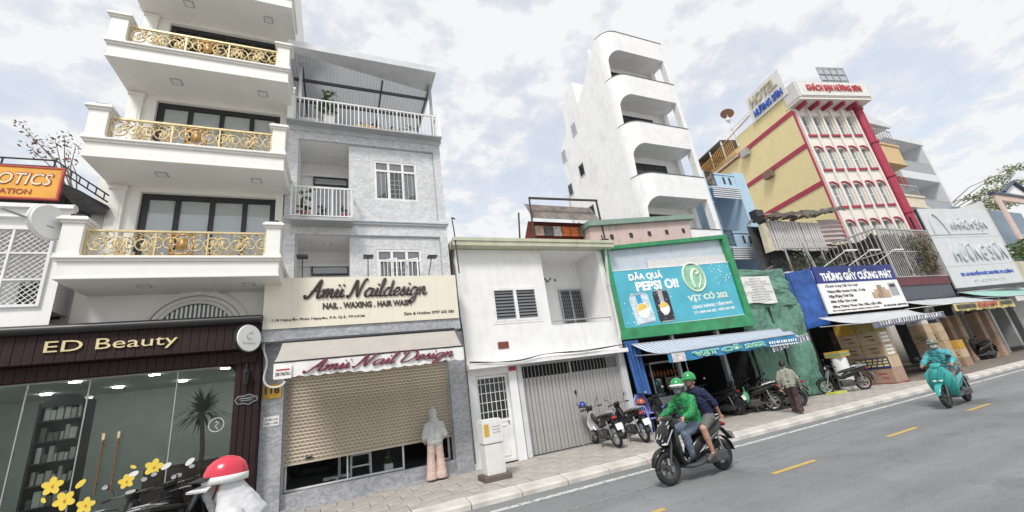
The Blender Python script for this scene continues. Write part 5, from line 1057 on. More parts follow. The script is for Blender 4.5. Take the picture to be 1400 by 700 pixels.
def sp_(u, z, off=0): p = S0 + SD * u + SN * off; return (p.x, p.y, z)
LS = (S1 - S0).length
def slab(u0, u1, z0, z1, o0, o1, nm, m, par, zz=None):
    b_ = MB(); z2, z3 = zz or (z0, z1); b_.loft([[sp_(u0, z0, o0), sp_(u1, z2, o0), sp_(u1, z3, o0), sp_(u0, z1, o0)], [sp_(u0, z0, o1), sp_(u1, z2, o1), sp_(u1, z3, o1), sp_(u0, z1, o1)]]); return b_.build(nm, m, par)
slab(0, LS, 3.16, 4.5, 0, .06, 'white_panel', mat('sign_white'), sgn); slab(0, LS, 4.5, 5.28, 0, .065, 'blue_panel', NAVY, sgn)
b = MB(); b.loft([[(18.05, 11.0, 2.65), (19.38, 10.72, 2.75), (19.38, 10.72, 5.24), (18.05, 11.0, 5.12)], [(18.05, 11.06, 2.65), (19.38, 10.78, 2.75), (19.38, 10.78, 5.24), (18.05, 11.06, 5.12)]]); b.build('side_panel', BLUP, sgn)
T = lambda s, u, z, wd, h, m, bold=.02, shear=0.: text(s, 'lettering', m, sgn, sp_(u, z, .068), wd, h, right=SD, ext=.008, bold=bold, shear=shear)
T('THÙNG GIẤY CƯỜNG PHÁT', .35, 4.6, LS - .6, .56, mat('print_white'), .05)
T('Chuyên Cung Cấp Các Loại', .4, 4.28, 2.3, .17, INK, .0, .3); T('Thùng Giấy Carton 3 Lớp - 5 Lớp', .4, 4.03, 2.7, .17, INK); T('Hộp Đựng Trái Cây', .4, 3.8, 1.7, .17, INK); T('Mút Xốp Các Loại', .4, 3.58, 1.8, .17, INK); T('Băng Thùng Theo Yêu Cầu, Lấy Liền', .4, 3.36, 3.5, .16, INK); T('ĐC: 114 Nguyễn Phúc Nguyên, Phường 9, Quận 3, TP.HCM', .3, 3.22, 3.3, .09, INK); T('ĐT: 0933 222 006 - 0903 777 986', 4.0, 3.24, 1.8, .09, INK)
rg = random.Random(12); CARDP = [mat('card_a', (.46, .345, .23), .8, var=.15), mat('card_b', (.52, .40, .27), .8, var=.15), mat('card_c', (.33, .235, .165), .8, var=.15)]
for i, (u, w0, h0) in enumerate(((3.5, .3, .3), (3.75, .3, .42), (4.05, .35, .62), (4.35, .3, .5), (4.6, .3, .38), (3.9, .4, .2), (4.3, .4, .18))): slab(u, u + w0, 3.66, 3.66 + h0, .06, .068 + i * .001, 'printed_carton', CARDP[i % 3], sgn)
slab(5.0, 5.6, 3.72, 4.35, .06, .068, 'printed_crate', GREYM, sgn); slab(5.08, 5.5, 4.15, 4.28, .068, .072, 'printed_window', DARK, sgn)
for k, u in enumerate((.9, 2.7, 4.6)):
    t = thing('sign_lamp', ('leftmost', 'middle', 'rightmost')[k] + ' pale strip lamp on an arm above the carton sign', 'lamp', sp_(u, 5.28, 0)); b = MB(); b.tube([sp_(u, 5.28, .03), sp_(u + 1.0, 5.85, .6)], .02); b.build('arm', GREYM, t); b = MB(); b.bar(sp_(u + .9, 5.85, .6), sp_(u + 1.7, 5.86, .6), .14, .06); b.build('lamp_head', WMETAL, t)
AWG = mat('awning_silver', (.50, .52, .54), .6, var=.15, grime=.2)
t = thing('awning', 'silver grey awning over the carton stacks', 'awning', (22.5, 9.8, 2.3)); awning(t, 18.3, 25.3, 10.5, 3.0, 18.9, 24.6, 9.05, 2.5, 2.62, .24, AWG, mat('valance_mix', (.16, .17, .24), .7, var=.6, scale=2.5))
rg = random.Random(31); b = MB()
for i in range(26): x = 19.4 + i * .19; z = 2.34 + (x - 19) * .02; b.bar((x, 9.01, z), (x + rg.uniform(-.05, .1), 9.01, z + .15), .03)
stuff(b.build('valance_print', PETW, t))
# cartons: each its own thing
def carton(x, y, z, w0, d0, h0, m, lab, rz=0, prnt=None, side=None):
    t = thing('cardboard_box', lab, 'box', (x, y, z), 'cartons at the carton shop'); b_ = MB(); b_.box(x - w0 / 2, x + w0 / 2, y - d0 / 2, y + d0 / 2, z, z + h0); b_.build('box_body', m, t, bevel=.012)
    MB().box(x - w0 / 2 + .02, x + w0 / 2 - .02, y - .03, y + .03, z + h0, z + h0 + .003).build('packing_tape', mat('tape', (.55, .42, .25), .3), t)
    if prnt:
        b_ = MB(); q = x - w0 / 2; b_.box(q - .004, q, y - .16, y + .14, z + h0 * .62, z + h0 * .7); b_.box(q - .004, q, y - .2, y + .05, z + h0 * .38, z + h0 * .42); b_.box(q - .004, q, y - .2, y + .02, z + h0 * .28, z + h0 * .32); b_.build('box_print', prnt, t)
    if side:
        for i in range(3):
            b_ = MB(); b_.box(x - .25, x + .25, y - d0 / 2 - .004, y - d0 / 2, z + .05 + i * h0 / 3.4, z + .05 + i * h0 / 3.4 + .09); b_.build('side_label', side, t)
    t.rotation_euler.z = rz; return t
CA, CB, CC = CARDP; YC = mat('carton_yellow', (.52, .31, .05), .7, var=.12); OC = mat('carton_olive', (.42, .34, .14), .7, var=.3, scale=6); CR = mat('carton_red_brown', (.38, .26, .19), .8, var=.1); PR = mat('print_black', (.05, .04, .04), .7)
# front stack, left and right column, bottom up
BX = [(10.72, 'left'), (9.95, 'right')]
yC = 10.33
base = MB(); base.box(20.0, 20.95, 9.55, 11.12, .12, .16); tag(recenter(base.build('pallet', mat('pallet_red', (.30, .05, .05), .8))), 'thin red board under the front stack of cartons', 'pallet')
z = .161
for k in range(5):
    h = (.56, .46, .5, .5, .46)[k]
    for yy, sd in BX:
        if k == 0: m, w0 = (CR, .84)
        elif k == 4: m, w0 = (YC if sd == 'left' else OC, .82)
        else: m, w0 = (CB if k % 2 else CA), .8
        carton(20.47 + .02 * (k % 2), yy, z, w0, .75, h - .004, m, ('bottom reddish', 'second lowest plain', 'middle printed', 'second highest printed', 'top ' + ('yellow' if sd == 'left' else 'olive'))[k] + ' carton in the ' + sd + ' column of the front stack', 0, PR if k in (1, 2, 3) else (RED if k == 0 and sd == 'right' else None), PETW if k in (2, 3) and sd == 'right' else None)
    z += h
t = thing('carton_label', 'navy and yellow printed label board on the front carton stack', 'label', (20.05, 10.1, .75)); MB().box(20.03, 20.05, 9.56, 10.75, .74, 1.14).build('board', NAVY, t); b = MB()
for r_, zz in enumerate((1.03, .92, .81)):
    x = 9.6
    while x < 10.6: w0 = random.uniform(.08, .2); b.box(20.022, 20.029, x, x + w0, zz, zz + .07); x += w0 + .05
b.build('board_print', mat('print_yellow', (.75, .65, .2), .6), t)
t = thing('storage_drum', 'white plastic drum with yellow lid left of the front cartons', 'drum', (18.75, 10.6, .12)); b = MB(); b.lathe([(.24, .12), (.28, .2), (.28, 1.25), (.26, 1.4)], (18.75, 10.6, 0), 20); b.build('drum_body', PETW, t, smooth=True)
b = MB(); b.box(18.45, 19.1, 10.3, 10.9, 1.401, 1.62); b.build('carton_lid', YC, t); b = MB(); b.box(18.445, 19.105, 10.295, 10.905, 1.47, 1.52); b.build('teal_band', mat('teal_band', (.1, .35, .3), .6), t)
# side stack of white-faced cartons behind, and stacks further along
n = 0
for k in range(4):
    carton(21.4, 10.3, .12 + k * .5, .55, .7, .49, (CA, CC, CB, mat('carton_white', (.62, .6, .56), .8))[k], ('lowest', 'second', 'third', 'top white')[k] + ' carton of the narrow stack right of the labelled stack', 0, None, PETW)
nm = ('bottom', 'second', 'third', 'fourth', 'fifth', 'top')
for c, (x, y, hh, lab) in enumerate(((25.6, 10.5, .42, 'left column of the stack behind the teal scooter'), (26.25, 10.3, .42, 'middle column of the stack behind the teal scooter'), (26.9, 10.1, .4, 'right column of the stack behind the teal scooter'))):
    for k in range((6, 5, 3)[c]):
        carton(x, y, .12 + k * hh, .6, .6, hh - .004, (CC, CB, YC if c == 2 else CA, CA, CB, mat('carton_white'))[k], nm[k] + ' carton in the ' + lab, .04 * (k % 3 - 1), PR if k % 2 else None)
for c in range(4):
    for k in range(4):
        carton(23.3 + c * .75, 12.6, .12 + k * .6, .7, .7, .596, (CC, CR, CC, CA)[(k + c) % 4], nm[k] + ' carton, column %s from the left of the dark rear stack' % ('one', 'two', 'three', 'four')[c], 0)
# ------------------------------------------------------------------ terrace house with iron fence and vines
th = thing('shop_house', 'low shop with plant filled iron cage terrace beside the carton sign', 'shop', (29, 10.85, .14))
MAROON = mat('maroon_panel', (.13, .03, .04), .6, var=.2)
b = MB(); b.box(26.0, 31.6, 10.75, 11.0, 4.25, 4.68); b.build('maroon_band', MAROON, th); b = MB(); b.box(25.9, 31.6, 10.8, 11.0, 3.5, 4.249); b.build('dark_band', mat('slate_panel', (.07, .08, .10), .5), th); b = MB(); b.box(26.2, 31.6, 11.0, 16, 4.3, 4.5); b.build('terrace_floor', GREYM, th)
FE = mat('fence_grey', (.40, .39, .38), .5, grime=.4)
b = MB(); b.box(26.45, 31.8, 10.78, 10.84, 7.42, 7.5); b.box(26.45, 31.8, 10.78, 10.84, 6.1, 6.16); b.box(26.45, 31.8, 10.78, 10.84, 4.7, 4.76); b.box(26.45, 26.53, 10.84, 14.2, 7.42, 7.5); b.box(26.45, 26.53, 10.84, 14.2, 6.1, 6.16); b.box(26.45, 26.53, 10.84, 14.2, 4.7, 4.76); fo = b.build('fence_frame', FE, th)
fm = MB(); fm.box(-.018, .018, -.018, .018, 0, 2.66); fmm = meshof(fm, 'fence_bar', FE); fm2 = MB(); fm2.box(-.04, .04, -.04, .04, 0, 2.8); fmm2 = meshof(fm2, 'fence_post', FE)
for i in range(25): piece(fmm, 'fence_bar', fo, (26.6 + i * .215, 10.81, 4.76))
for i in range(14): piece(fmm, 'fence_bar', fo, (26.49, 11.0 + i * .23, 4.76))
for x, y in ((26.49, 10.81), (28.2, 10.81), (30.0, 10.81), (31.75, 10.81), (26.49, 12.2), (26.49, 14.1)): piece(fmm2, 'fence_post', fo, (x, y, 4.7))
b = MB(); b.quad((26.55, 13.2, 4.5), (31.7, 13.2, 4.5), (31.7, 13.2, 7.45), (26.55, 13.2, 7.45)); b.quad((26.56, 10.9, 4.5), (26.56, 13.2, 4.5), (26.56, 13.2, 5.9), (26.56, 10.9, 5.9)); b.build('back_wall', mat('shop_dark'), th, fixn=False)
b = MB(); rg = random.Random(77); xs = [26.56 + i * .257 for i in range(21)]; zt_ = [7.38 + rg.uniform(-.25, .08) for _ in xs]
for i in range(20): b.quad((xs[i], 11.15, 4.5), (xs[i + 1], 11.15, 4.5), (xs[i + 1], 11.15, zt_[i + 1]), (xs[i], 11.15, zt_[i]))
ys = [11.15 + i * .2 for i in range(15)]; zt_ = [7.35 + rg.uniform(-.3, .1) for _ in ys]
for i in range(14): b.quad((26.75, ys[i], 4.5), (26.75, ys[i + 1], 4.5), (26.75, ys[i + 1], zt_[i + 1]), (26.75, ys[i], zt_[i]))
b.build('shade_net_or_backing', mat('backing_brown', (.055, .048, .042), .9, var=.6, scale=3, bump=.7, bscale=12), th, fixn=False)  # dark backing sheet added to darken the view behind the fence, in place of clutter
def vine(lab, spots, m, sd, loc):
    t_ = thing('climbing_vine', lab, 'plant', loc); l_ = MB(); st = MB(); rg_ = random.Random(sd)
    for (c, rad, n_, s_) in spots:
        leaves(l_, c, rad, n_, s_, rg_.random())
        for q in range(max(4, n_ // 40)):
            a = Vector((c[0] + rg_.uniform(-1, 1) * rad[0], c[1] + rg_.uniform(-1, 1) * rad[1], c[2] - rad[2])); e = Vector((c[0] + rg_.uniform(-1, 1) * rad[0], c[1] + rg_.uniform(-1, 1) * rad[1], c[2] + rad[2] * rg_.uniform(-.3, 1)))
            st.tube([a, (a + e) / 2 + Vector((rg_.uniform(-.2, .2), 0, rg_.uniform(-.1, .2))), e], [.015, .012, .006], 4)
    l_.build('foliage', m, t_, fixn=False); st.build('stem', mat('dry_stem', (.13, .10, .07), .9), t_); return t_
OLV = mat('leaf_olive', (.12, .12, .05), .6, var=.5, scale=6)
vine('dense olive vine hanging over the right half of the iron fence', [((30.3, 10.75, 5.9), (.9, .35, .7), 900, .13), ((29.3, 10.8, 6.7), (1.2, .3, .5), 420, .12), ((30.9, 10.8, 6.8), (.7, .3, .5), 320, .12), ((29.8, 10.8, 5.1), (1.6, .3, .3), 500, .12)], OLV, 1, (30, 10.8, 4.7))
vine('dry tangled vine behind the left side of the iron fence', [((27.0, 12.5, 6.3), (.5, 1.5, .9), 900, .11), ((28.0, 11.6, 6.0), (1.2, .6, 1.0), 700, .12), ((28.0, 11.4, 7.0), (1.3, .5, .3), 260, .1), ((28.2, 10.9, 6.0), (1.6, .15, 1.1), 900, .1), ((26.6, 12.4, 6.4), (.2, 1.5, .9), 800, .1)], mat('leaf_dry', (.13, .11, .07), .7, var=.5, scale=6), 2, (27.5, 12, 4.6))
vine('purple leaved plant in the middle of the iron fence terrace', [((29.4, 10.9, 5.5), (.5, .3, .5), 300, .12)], mat('leaf_purple', (.055, .035, .07), .6, var=.4), 3, (29.4, 10.9, 4.6))
# rooftop shed with corrugated walls over the carton shop
sd_ = thing('rooftop_shed', 'patched corrugated sheet rooftop shed above the carton sign', 'shed', (24, 13, 5.1))
CORR = mat('corrugated_grey', (.55, .53, .52), .6, var=.2, grime=.5, gcol=(.18, .10, .07))
b = MB(); b.box(21.3, 25.9, 13.06, 13.1, 7.0, 8.75); fs_ = b.build('front_sheet', mat('gap_dark', (.10, .09, .09), .8), sd_); q = MB(); q.box(-.075, .075, -.03, .03, 0, 1.72); qm = meshof(q, 'slat', CORR)
for i in range(20):
    q = piece(qm, 'slat', fs_, (21.42 + i * .23, 13.0 + random.uniform(-.02, .02), 7.02 + random.uniform(-.06, .04)))
b = MB()
for i in range(11): b.quad((25.9, 13.0 + (.05 if i % 2 else -.03), 7.4 + i * .14), (28.3, 13.0 + (.05 if i % 2 else -.03), 7.5 + i * .145), (28.0, 13.0 + (.05 if (i + 1) % 2 else -.03), 7.5 + (i + 1) * .145), (25.9, 13.0 + (.05 if (i + 1) % 2 else -.03), 7.4 + (i + 1) * .14))
b.build('side_sheet', mat('corrugated_pink', (.48, .40, .38), .6, var=.2, grime=.5), sd_, fixn=False)
b = MB(); b.prism([(20.75, 13.0, 6.9), (21.28, 13.0, 7.0), (21.28, 13.0, 8.6), (20.9, 13.0, 8.5)], (0, .25, 0)); b.build('plaster_wall', mat('old_cream', (.55, .50, .38), .8, var=.2, grime=.6), sd_)
b = MB(); rg = random.Random(17); pts = [21.0 + i * .4 for i in range(19)]
for j in range(4):
    zs = [8.78 + .045 * i + rg.uniform(-.12, .16) for i in range(19)]
    for i in range(18): b.quad((pts[i], 12.5 + .35 * j, zs[i] + .05 * j), (pts[i + 1], 12.5 + .35 * j, zs[i + 1] + .05 * j), (pts[i + 1], 12.9 + .35 * j, zs[i + 1] + rg.uniform(0, .2)), (pts[i], 12.9 + .35 * j, zs[i] + rg.uniform(0, .2)))
    for i in range(18): b.quad((pts[i], 12.5, zs[i]), (pts[i + 1], 12.5, zs[i + 1]), (pts[i + 1], 12.52, zs[i + 1] - .12), (pts[i], 12.52, zs[i] - .1))
b.build('roof_sheet', RUST, sd_, fixn=False)
b = MB(); b.box(20.6, 21.2, 12.9, 13.3, 8.9, 9.3); b.build('roof_tank', DARKG, sd_)
b = MB()
for x in (21.5, 23.0, 24.6): b.bar((x, 12.7, 5.1), (x, 12.7, 7.1), .06)
b.bar((21.3, 12.7, 7.0), (26.2, 12.7, 7.1), .08); b.bar((22.3, 12.0, 5.1), (21.9, 12.0, 7.0), .09); b.build('post', FE, sd_)
b = MB(); b.quad((20.5, 13.6, 5.1), (26.4, 13.6, 5.1), (26.4, 13.6, 8.6), (20.5, 13.6, 8.6)); b.build('back_wall', mat('shop_dark'), sd_, fixn=False)
b = MB(); rg = random.Random(23)
for i in range(60):
    x, y, z = rg.uniform(20.6, 26.2), rg.uniform(12.3, 14), rg.uniform(5.15, 6.7); b.bar((x, y, z), (x + rg.uniform(-.6, .6), y + rg.uniform(-.3, .3), z + rg.uniform(-.4, .5)), rg.uniform(.03, .12))
stuff(b.build('stored_scrap', mat('scrap', (.13, .11, .10), .8, var=.6, scale=3), sd_))
vine('tangle of dark dry plants left of the carton sign top', [((21.8, 12.3, 5.9), (1.0, .4, .8), 500, .12), ((23.6, 12.2, 5.8), (1.2, .4, .5), 400, .12)], LEAFD, 6, (22, 12.2, 5.1))
# ------------------------------------------------------------------ hotel (turned 12 degrees)
PH = radians(12); HO = Vector((34.5, 16, 0)); HU = Vector((cos(PH), -sin(PH), 0)); HV = Vector((sin(PH), cos(PH), 0))
ho = thing('hotel', 'yellow and white hotel with red bands and arched windows', 'hotel', (HO.x, HO.y, .14)); ho.rotation_euler.z = -PH
WL[ho.name] = Vector()   # children are written in the hotel's own frame: x along front, y inward
HZ = .14
class HB(MB):
    def build(s, name, mt, parent=None, **k):
        s.v = [(x, y, z - HZ) for x, y, z in s.v]; return MB.build(s, name, mt, parent, **k)
YEL = mat('hotel_yellow', (.74, .62, .33), .6, var=.06, grime=.16); HW = mat('hotel_cream', (.76, .72, .66), .6, var=.05, grime=.14); HRED = mat('hotel_red', (.36, .03, .07), .5, grime=.15)
b = HB(); b.quad((0, 0, HZ), (0, 0, 21.2), (0, 10.5, 21.2), (0, 10.5, HZ)); b.quad((0, .0, 21.2), (0, 0, 22.2), (0, 6.0, 22.2), (0, 6.0, 21.2)); b.quad((0, 10.5, HZ), (0, 10.5, 21.2), (8, 10.5, 21.2), (8, 10.5, HZ)); b.quad((0, 0, 21.2), (8, 0, 21.2), (8, 10.5, 21.2), (0, 10.5, 21.2)); b.quad((7.6, 0, HZ), (7.6, 10.5, HZ), (7.6, 10.5, 21.2), (7.6, 0, 21.2)); b.build('side_wall', YEL, ho, fixn=False)
for z in (20.42, 17.2, 13.8, 10.5): b = HB(); b.box(-.06, .02, -.05, 10.4, z - .2, z + .2); b.build('red_band', HRED, ho)
for yy, zz in ((4.9, 20.0), (3.4, 16.8)): b = HB(); b.box(-.45, -.06, yy, yy + .8, zz - .3, zz + .35); b.build('air_conditioner', GREYM if zz > 18 else mat('ac_brown', (.2, .13, .1), .7), ho)
b = HB(); cw = .92; cols_ = [.55 + i * 1.16 for i in range(5)]
rows = [18.2, 15.0, 11.75, 8.5]
ops_ = [(x, x + .8, z, z + 1.9) for x in cols_ for z in rows]
wallgrid(b, 0, 6.4, HZ, 21.2, 0, ops_, .3); b.build('front_wall', HW, ho, fixn=False)
for r_, z in enumerate(rows):
    for x in cols_:
        o = HB(); frame(o, x, x + .8, z, z + 1.9, .16, .06, .06, 2, 2); wo = o.build('window', WMETAL, ho); o = HB(); o.box(x + .02, x + .78, .2, .21, z + .02, z + 1.88); o.build('pane', mat('hotel_pane', (.22, .26, .26), .12), wo)
        if r_ > 0:
            o = HB(); o.tube([(x + .4 + .5 * cos(a), -.02, z + 1.6 + .5 * sin(a)) for a in [pi * i / 10 for i in range(11)]], .08, 5); o.build('arch_trim', HRED, ho)
            o = HB(); A_ = [pi * i / 8 for i in range(9)]
            for i in range(8):
                o.quad((x + .4 + .44 * cos(A_[i]), -.005, z + 1.5 + .44 * sin(A_[i])), (x + .4 + .44 * cos(A_[i + 1]), -.005, z + 1.5 + .44 * sin(A_[i + 1])), (x + .4 + .62 * cos(A_[i + 1]), -.005, z + 1.98), (x + .4 + .62 * cos(A_[i]), -.005, z + 1.98))
            o.build('arch_spandrel', HW, ho, fixn=False)
        o = HB(); o.box(x - .1, x + .9, -.12, -.001, z - .18, z - .001); o.build('sill', HRED, ho)
for i in range(6):
    x = .38 + i * 1.16; o = HB(); o.box(x - .1, x + .08, -.16, -.002, HZ, 20.6); o.build('fin', HW, ho)
o = HB(); o.tube([(6.75, -.1, HZ), (6.75, -.1, 20.8)], .36, 12)
for z in (20.6, 17.3, 14.1, 10.9): o.tube([(6.75, -.1, z - .1), (6.75, -.1, z + .1)], .44, 12)
o.build('red_column', HRED, ho, smooth=True); o = HB(); o.box(0, .16, -.08, -.003, HZ, 20.5); o.build('corner_strip', HRED, ho)
o = HB(); o.box(-.1, 7.4, -1.15, .1, 21.1, 22.6); o.build('roof_fascia', mat('fascia_grey', (.60, .58, .55), .6), ho)
o = HB(); o.box(-.05, 7.35, -1.1, .3, 20.9, 21.1); o.build('eave', HW, ho)
for i in range(5): o = HB(); o.box(.55 + i * 1.3, .78 + i * 1.3, -.9, -.01, 20.6, 20.9); o.build('bracket', HRED, ho)
hs = thing('rooftop_sign', 'pale rooftop board with red hotel name on the front of the hotel', 'sign', (HO.x, HO.y, 21.2)); hs.rotation_euler.z = -PH; WL[hs.name] = Vector((0, 0, 21.2))
MB().box(.15, 7.2, -1.2, -1.16, 21.2, 22.5).build('board', mat('sign_pale', (.70, .69, .66), .5), hs); text('KHÁCH SẠN HƯƠNG SƠN', 'lettering', mat('red_letters', (.45, .06, .06), .5), hs, (.9, -1.205, 21.45), 5.6, .95, ext=.05, bold=.03)
hs = thing('rooftop_sign', 'white side board with blue hotel lettering on the hotel roof', 'sign', (HO.x, HO.y, 21.5)); hs.rotation_euler.z = -PH; WL[hs.name] = Vector((0, 0, 21.5))
MB().box(-.16, -.08, -.4, 3.4, 22.0, 24.6).build('board', mat('sign_pale'), hs); text('HOTEL', 'lettering', mat('bronze_letters', (.42, .37, .26), .4), hs, (-.165, 3.0, 23.3), 2.9, .95, right=(0, -1, 0), ext=.08, bold=.03); text('HƯƠNG SƠN', 'lettering', mat('blue_letters', (.03, .10, .45), .5), hs, (-.165, 3.0, 22.25), 3.1, .8, right=(0, -1, 0), ext=.08, bold=.03)
hs = thing('steel_billboard', 'bare steel billboard frame at the right of the hotel roof', 'frame', (HO.x, HO.y, 21.2)); hs.rotation_euler.z = -PH; WL[hs.name] = Vector((0, 0, 21.2)); b = MB()
for i in range(5): b.bar((4.2 + i * .72, -.3, 22.61), (4.2 + i * .72, -.3, 25.0), .06)
for z in (23.0, 23.65, 24.3, 25.0): b.bar((4.2, -.3, z), (7.1, -.3, z), .06)
b.build('steel_grid', GREYM, hs); b = MB(); b.box(4.25, 7.05, -.25, -.23, 23.0, 24.95); b.build('backing_sheet', mat('sheet_grey', (.42, .46, .5), .5), hs)
# rooftop bits of the hotel
rt = thing('roof_terrace', 'orange railed roof terrace with shed at the back of the yellow hotel', 'terrace', (HO.x, HO.y, 20)); rt.rotation_euler.z = -PH; WL[rt.name] = Vector((0, 0, 20))
b = MB(); b.box(-.3, 3.0, 6.2, 11.8, 20.3, 20.5); b.build('floor_slab', mat('old_cream'), rt); OR = mat('orange_rail', (.50, .26, .07), .5)
b = MB(); b.bar((-.25, 3.4, 22.9), (-.25, 11.7, 21.9), .07); b.bar((-.25, 6.2, 20.6), (-.25, 11.7, 20.6), .07)
for i in range(24): b.bar((-.25, 6.3 + i * .23, 20.6), (-.25, 6.3 + i * .23, 22.2), .045)
b.build('rail', OR, rt); b = MB(); b.box(-.2, 3, 7.6, 11.8, 23.0, 23.15); b.build('shed_roof', mat('beam_grey'), rt); b = MB()
for y in (7.7, 9.5, 11.6): b.bar((-.1, y, 20.5), (-.1, y, 23.0), .1); b.bar((2.8, y, 20.5), (2.8, y, 23.0), .1)
b.build('shed_post', WMETAL, rt); b = MB(); b.box(-.1, 2.9, 11.5, 11.6, 20.5, 23); b.build('shed_wall', mat('shed_brown', (.25, .13, .10), .8, var=.3), rt)
l_ = MB(); leaves(l_, (-.1, 9.5, 21.3), (.3, 1.9, .5), 260, .2, 5); l_.build('foliage', LEAFD, rt, fixn=False)
b = MB(); b.bar((-.1, 3.4, 22.2), (-.1, 3.4, 23.3), .06); b.bar((-.1, 6.2, 22.2), (-.1, 6.2, 23.2), .06); b.bar((-.1, 3.4, 23.3), (-.1, 6.2, 23.2), .06); b.bar((-.1, 3.4, 22.8), (-.1, 6.2, 22.7), .04); b.build('white_rail', WMETAL, rt)
sd2 = thing('satellite_dish', 'rusty tilted dish on a pole on the hotel roof', 'dish', (HO.x + 1.2, HO.y + 5.8, 21.2)); p0 = Vector((HO.x + 1.2, HO.y + 5.8, 0)); b = MB(); b.lathe([(.02, 0), (.4, .05), (.62, .15), (.63, .17), (.4, .08), (.02, .03)], (0, 0, 0), 18); R_ = Matrix.Rotation(radians(25), 3, 'Y'); b.v = [tuple(p0 + Vector((0, 0, 24.9)) + R_ @ Vector(v)) for v in b.v]; b.build('dish', mat('dish_rust', (.30, .15, .11), .7), sd2, smooth=True); b = MB(); b.tube([p0 + Vector((0, 0, 21.2)), p0 + Vector((0, 0, 24.95))], .06); ellip(b, p0 + Vector((-.1, 0, 24.3)), .25, .2, .3); b.build('mount', GREYW, sd2)
# ------------------------------------------------------------------ far apartment buildings right of the hotel
ap = thing('apartment_block', 'cream and orange balconied house right of the hotel column', 'building', (50, 17, .14))
b = MB(); b.box(46.5, 53.0, 18.2, 26, .14, 22.0); b.build('wall', mat('far_cream', (.68, .60, .46), .7, grime=.2), ap)
for z0, z1, m in ((18.0, 20.2, mat('far_orange', (.62, .44, .23), .7)), (13.2, 14.4, mat('far_cream')), (9.2, 10.2, mat('far_cream')), (5.2, 6.2, mat('far_cream'))):
    b = MB(); b.box(46.5, 52.8, 17, 18.2, z0, z1 - .2); b.box(46.4, 52.95, 16.9, 18.2, z1 - .2, z1); b.box(46.4, 52.95, 16.9, 18.2, z0 - .15, z0); b.build('balcony', m, ap)
b = MB(); b.box(46.5, 52.9, 16.8, 17.0, 22.3, 22.5); b.prism([(46.5, 16.8, 22.5), (53.2, 16.8, 22.5), (46.5, 16.8, 24.3)], (0, 3, 0)); b.build('roof', GREYW, ap); b = MB()
for i in range(12): b.box(46.6 + i * .55, 46.66 + i * .55, 17.0, 17.05, 20.2, 21.9)
b.box(46.5, 52.8, 16.99, 17.06, 21.9, 22.0); b.build('railing', GREYM, ap); b = MB(); b.box(47, 52.5, 18.1, 18.19, 20.4, 22.2); b.build('window', mat('pane_grey'), ap); b = MB(); b.box(47, 52.5, 18.1, 18.19, 14.6, 17.6); b.build('balcony_opening', DARK, ap)
b = MB()
for i in range(14): b.box(46.6 + i * .45, 46.66 + i * .45, 17.0, 17.05, 14.4, 15.5)
b.box(46.5, 52.8, 16.99, 17.06, 15.45, 15.55); b.build('railing', GREYM, ap); b = MB(); rg = random.Random(2)
for i in range(8): x = 47.5 + i * .6; b.box(x, x + .4, 17.3, 17.5, 15.6 + rg.uniform(-.2, .3), 16.7)
b.build('laundry', mat('laundry', (.35, .12, .11), .8, var=.6, scale=1), ap)
ap = thing('apartment_block', 'pale grey apartment block with dark railed balconies, right of the cream house', 'building', (59, 18, .14)); FG = mat('far_grey_white', (.66, .67, .69), .7, var=.05, grime=.12)
b = MB(); b.box(54.0, 62.0, 20.5, 28, .14, 22.3); b.box(61.7, 62.1, 18, 20.5, .14, 22.6); b.box(54.0, 62.1, 17.9, 20.5, 22.1, 22.7); b.build('wall', FG, ap)
for z in (17.3, 12.6, 8.0): b = MB(); b.box(54.0, 61.7, 18, 20.5, z, z + .9); b.build('balcony_slab', FG, ap); b = MB(); b.box(54.0, 61.7, 18.02, 18.06, z + 2.2, z + 2.3); b.box(54, 61.7, 18.03, 18.05, z + .9, z + 2.2); b.build('glass_railing', mat('smoke_panel', (.28, .30, .32), .25), ap); b = MB(); b.box(54.5, 57.8, 20.4, 20.49, z + .9, z + 3.4); b.build('balcony_door', mat('pane_grey'), ap)
# ------------------------------------------------------------------ big white hotel sign in the street
ws = thing('billboard', 'huge pale hotel billboard with unlit letters above the far shops', 'billboard', (35.4, 10.5, 3.9))
A0, A1 = Vector((32.05, 10.85, 0)), Vector((38.8, 10.12, 0)); AD = (A1 - A0).normalized(); AN = Vector((AD.y, -AD.x, 0)); LA = (A1 - A0).length
def apn(u, z, o=0): p = A0 + AD * u + AN * o; return (p.x, p.y, z)
PAN = mat('billboard_panel', (.60, .62, .63), .5, var=.06, grime=.15)
for j, (za, zb) in enumerate(((3.95, 5.2), (5.215, 7.0), (7.015, 8.92))):
    for i in range(6):
        ua, ub = LA * i / 6 + .006, LA * (i + 1) / 6 - .006; b = MB(); b.loft([[apn(ua, za, 0), apn(ub, za, 0), apn(ub, zb, 0), apn(ua, zb, 0)], [apn(ua, za, .06), apn(ub, za, .06), apn(ub, zb, .06), apn(ua, zb, .06)]]); b.build('panel', PAN, ws)
b = MB(); b.loft([[apn(-.1, 3.75, -.1), apn(LA + .1, 3.75, -.1), apn(LA + .1, 3.93, -.1), apn(-.1, 3.93, -.1)], [apn(-.1, 3.75, .1), apn(LA + .1, 3.75, .1), apn(LA + .1, 3.93, .1), apn(-.1, 3.93, .1)]]); b.build('lower_frame', DARKG, ws)
b = MB(); b.bar(apn(-.12, 2.9, 0), apn(-.12, 8.9, 0), .1); b.bar(apn(-.5, 2.9, -.2), apn(-.5, 8.5, -.2), .08); b.build('support_post', DARKG, ws)
LT = mat('unlit_letters', (.56, .59, .61), .3)
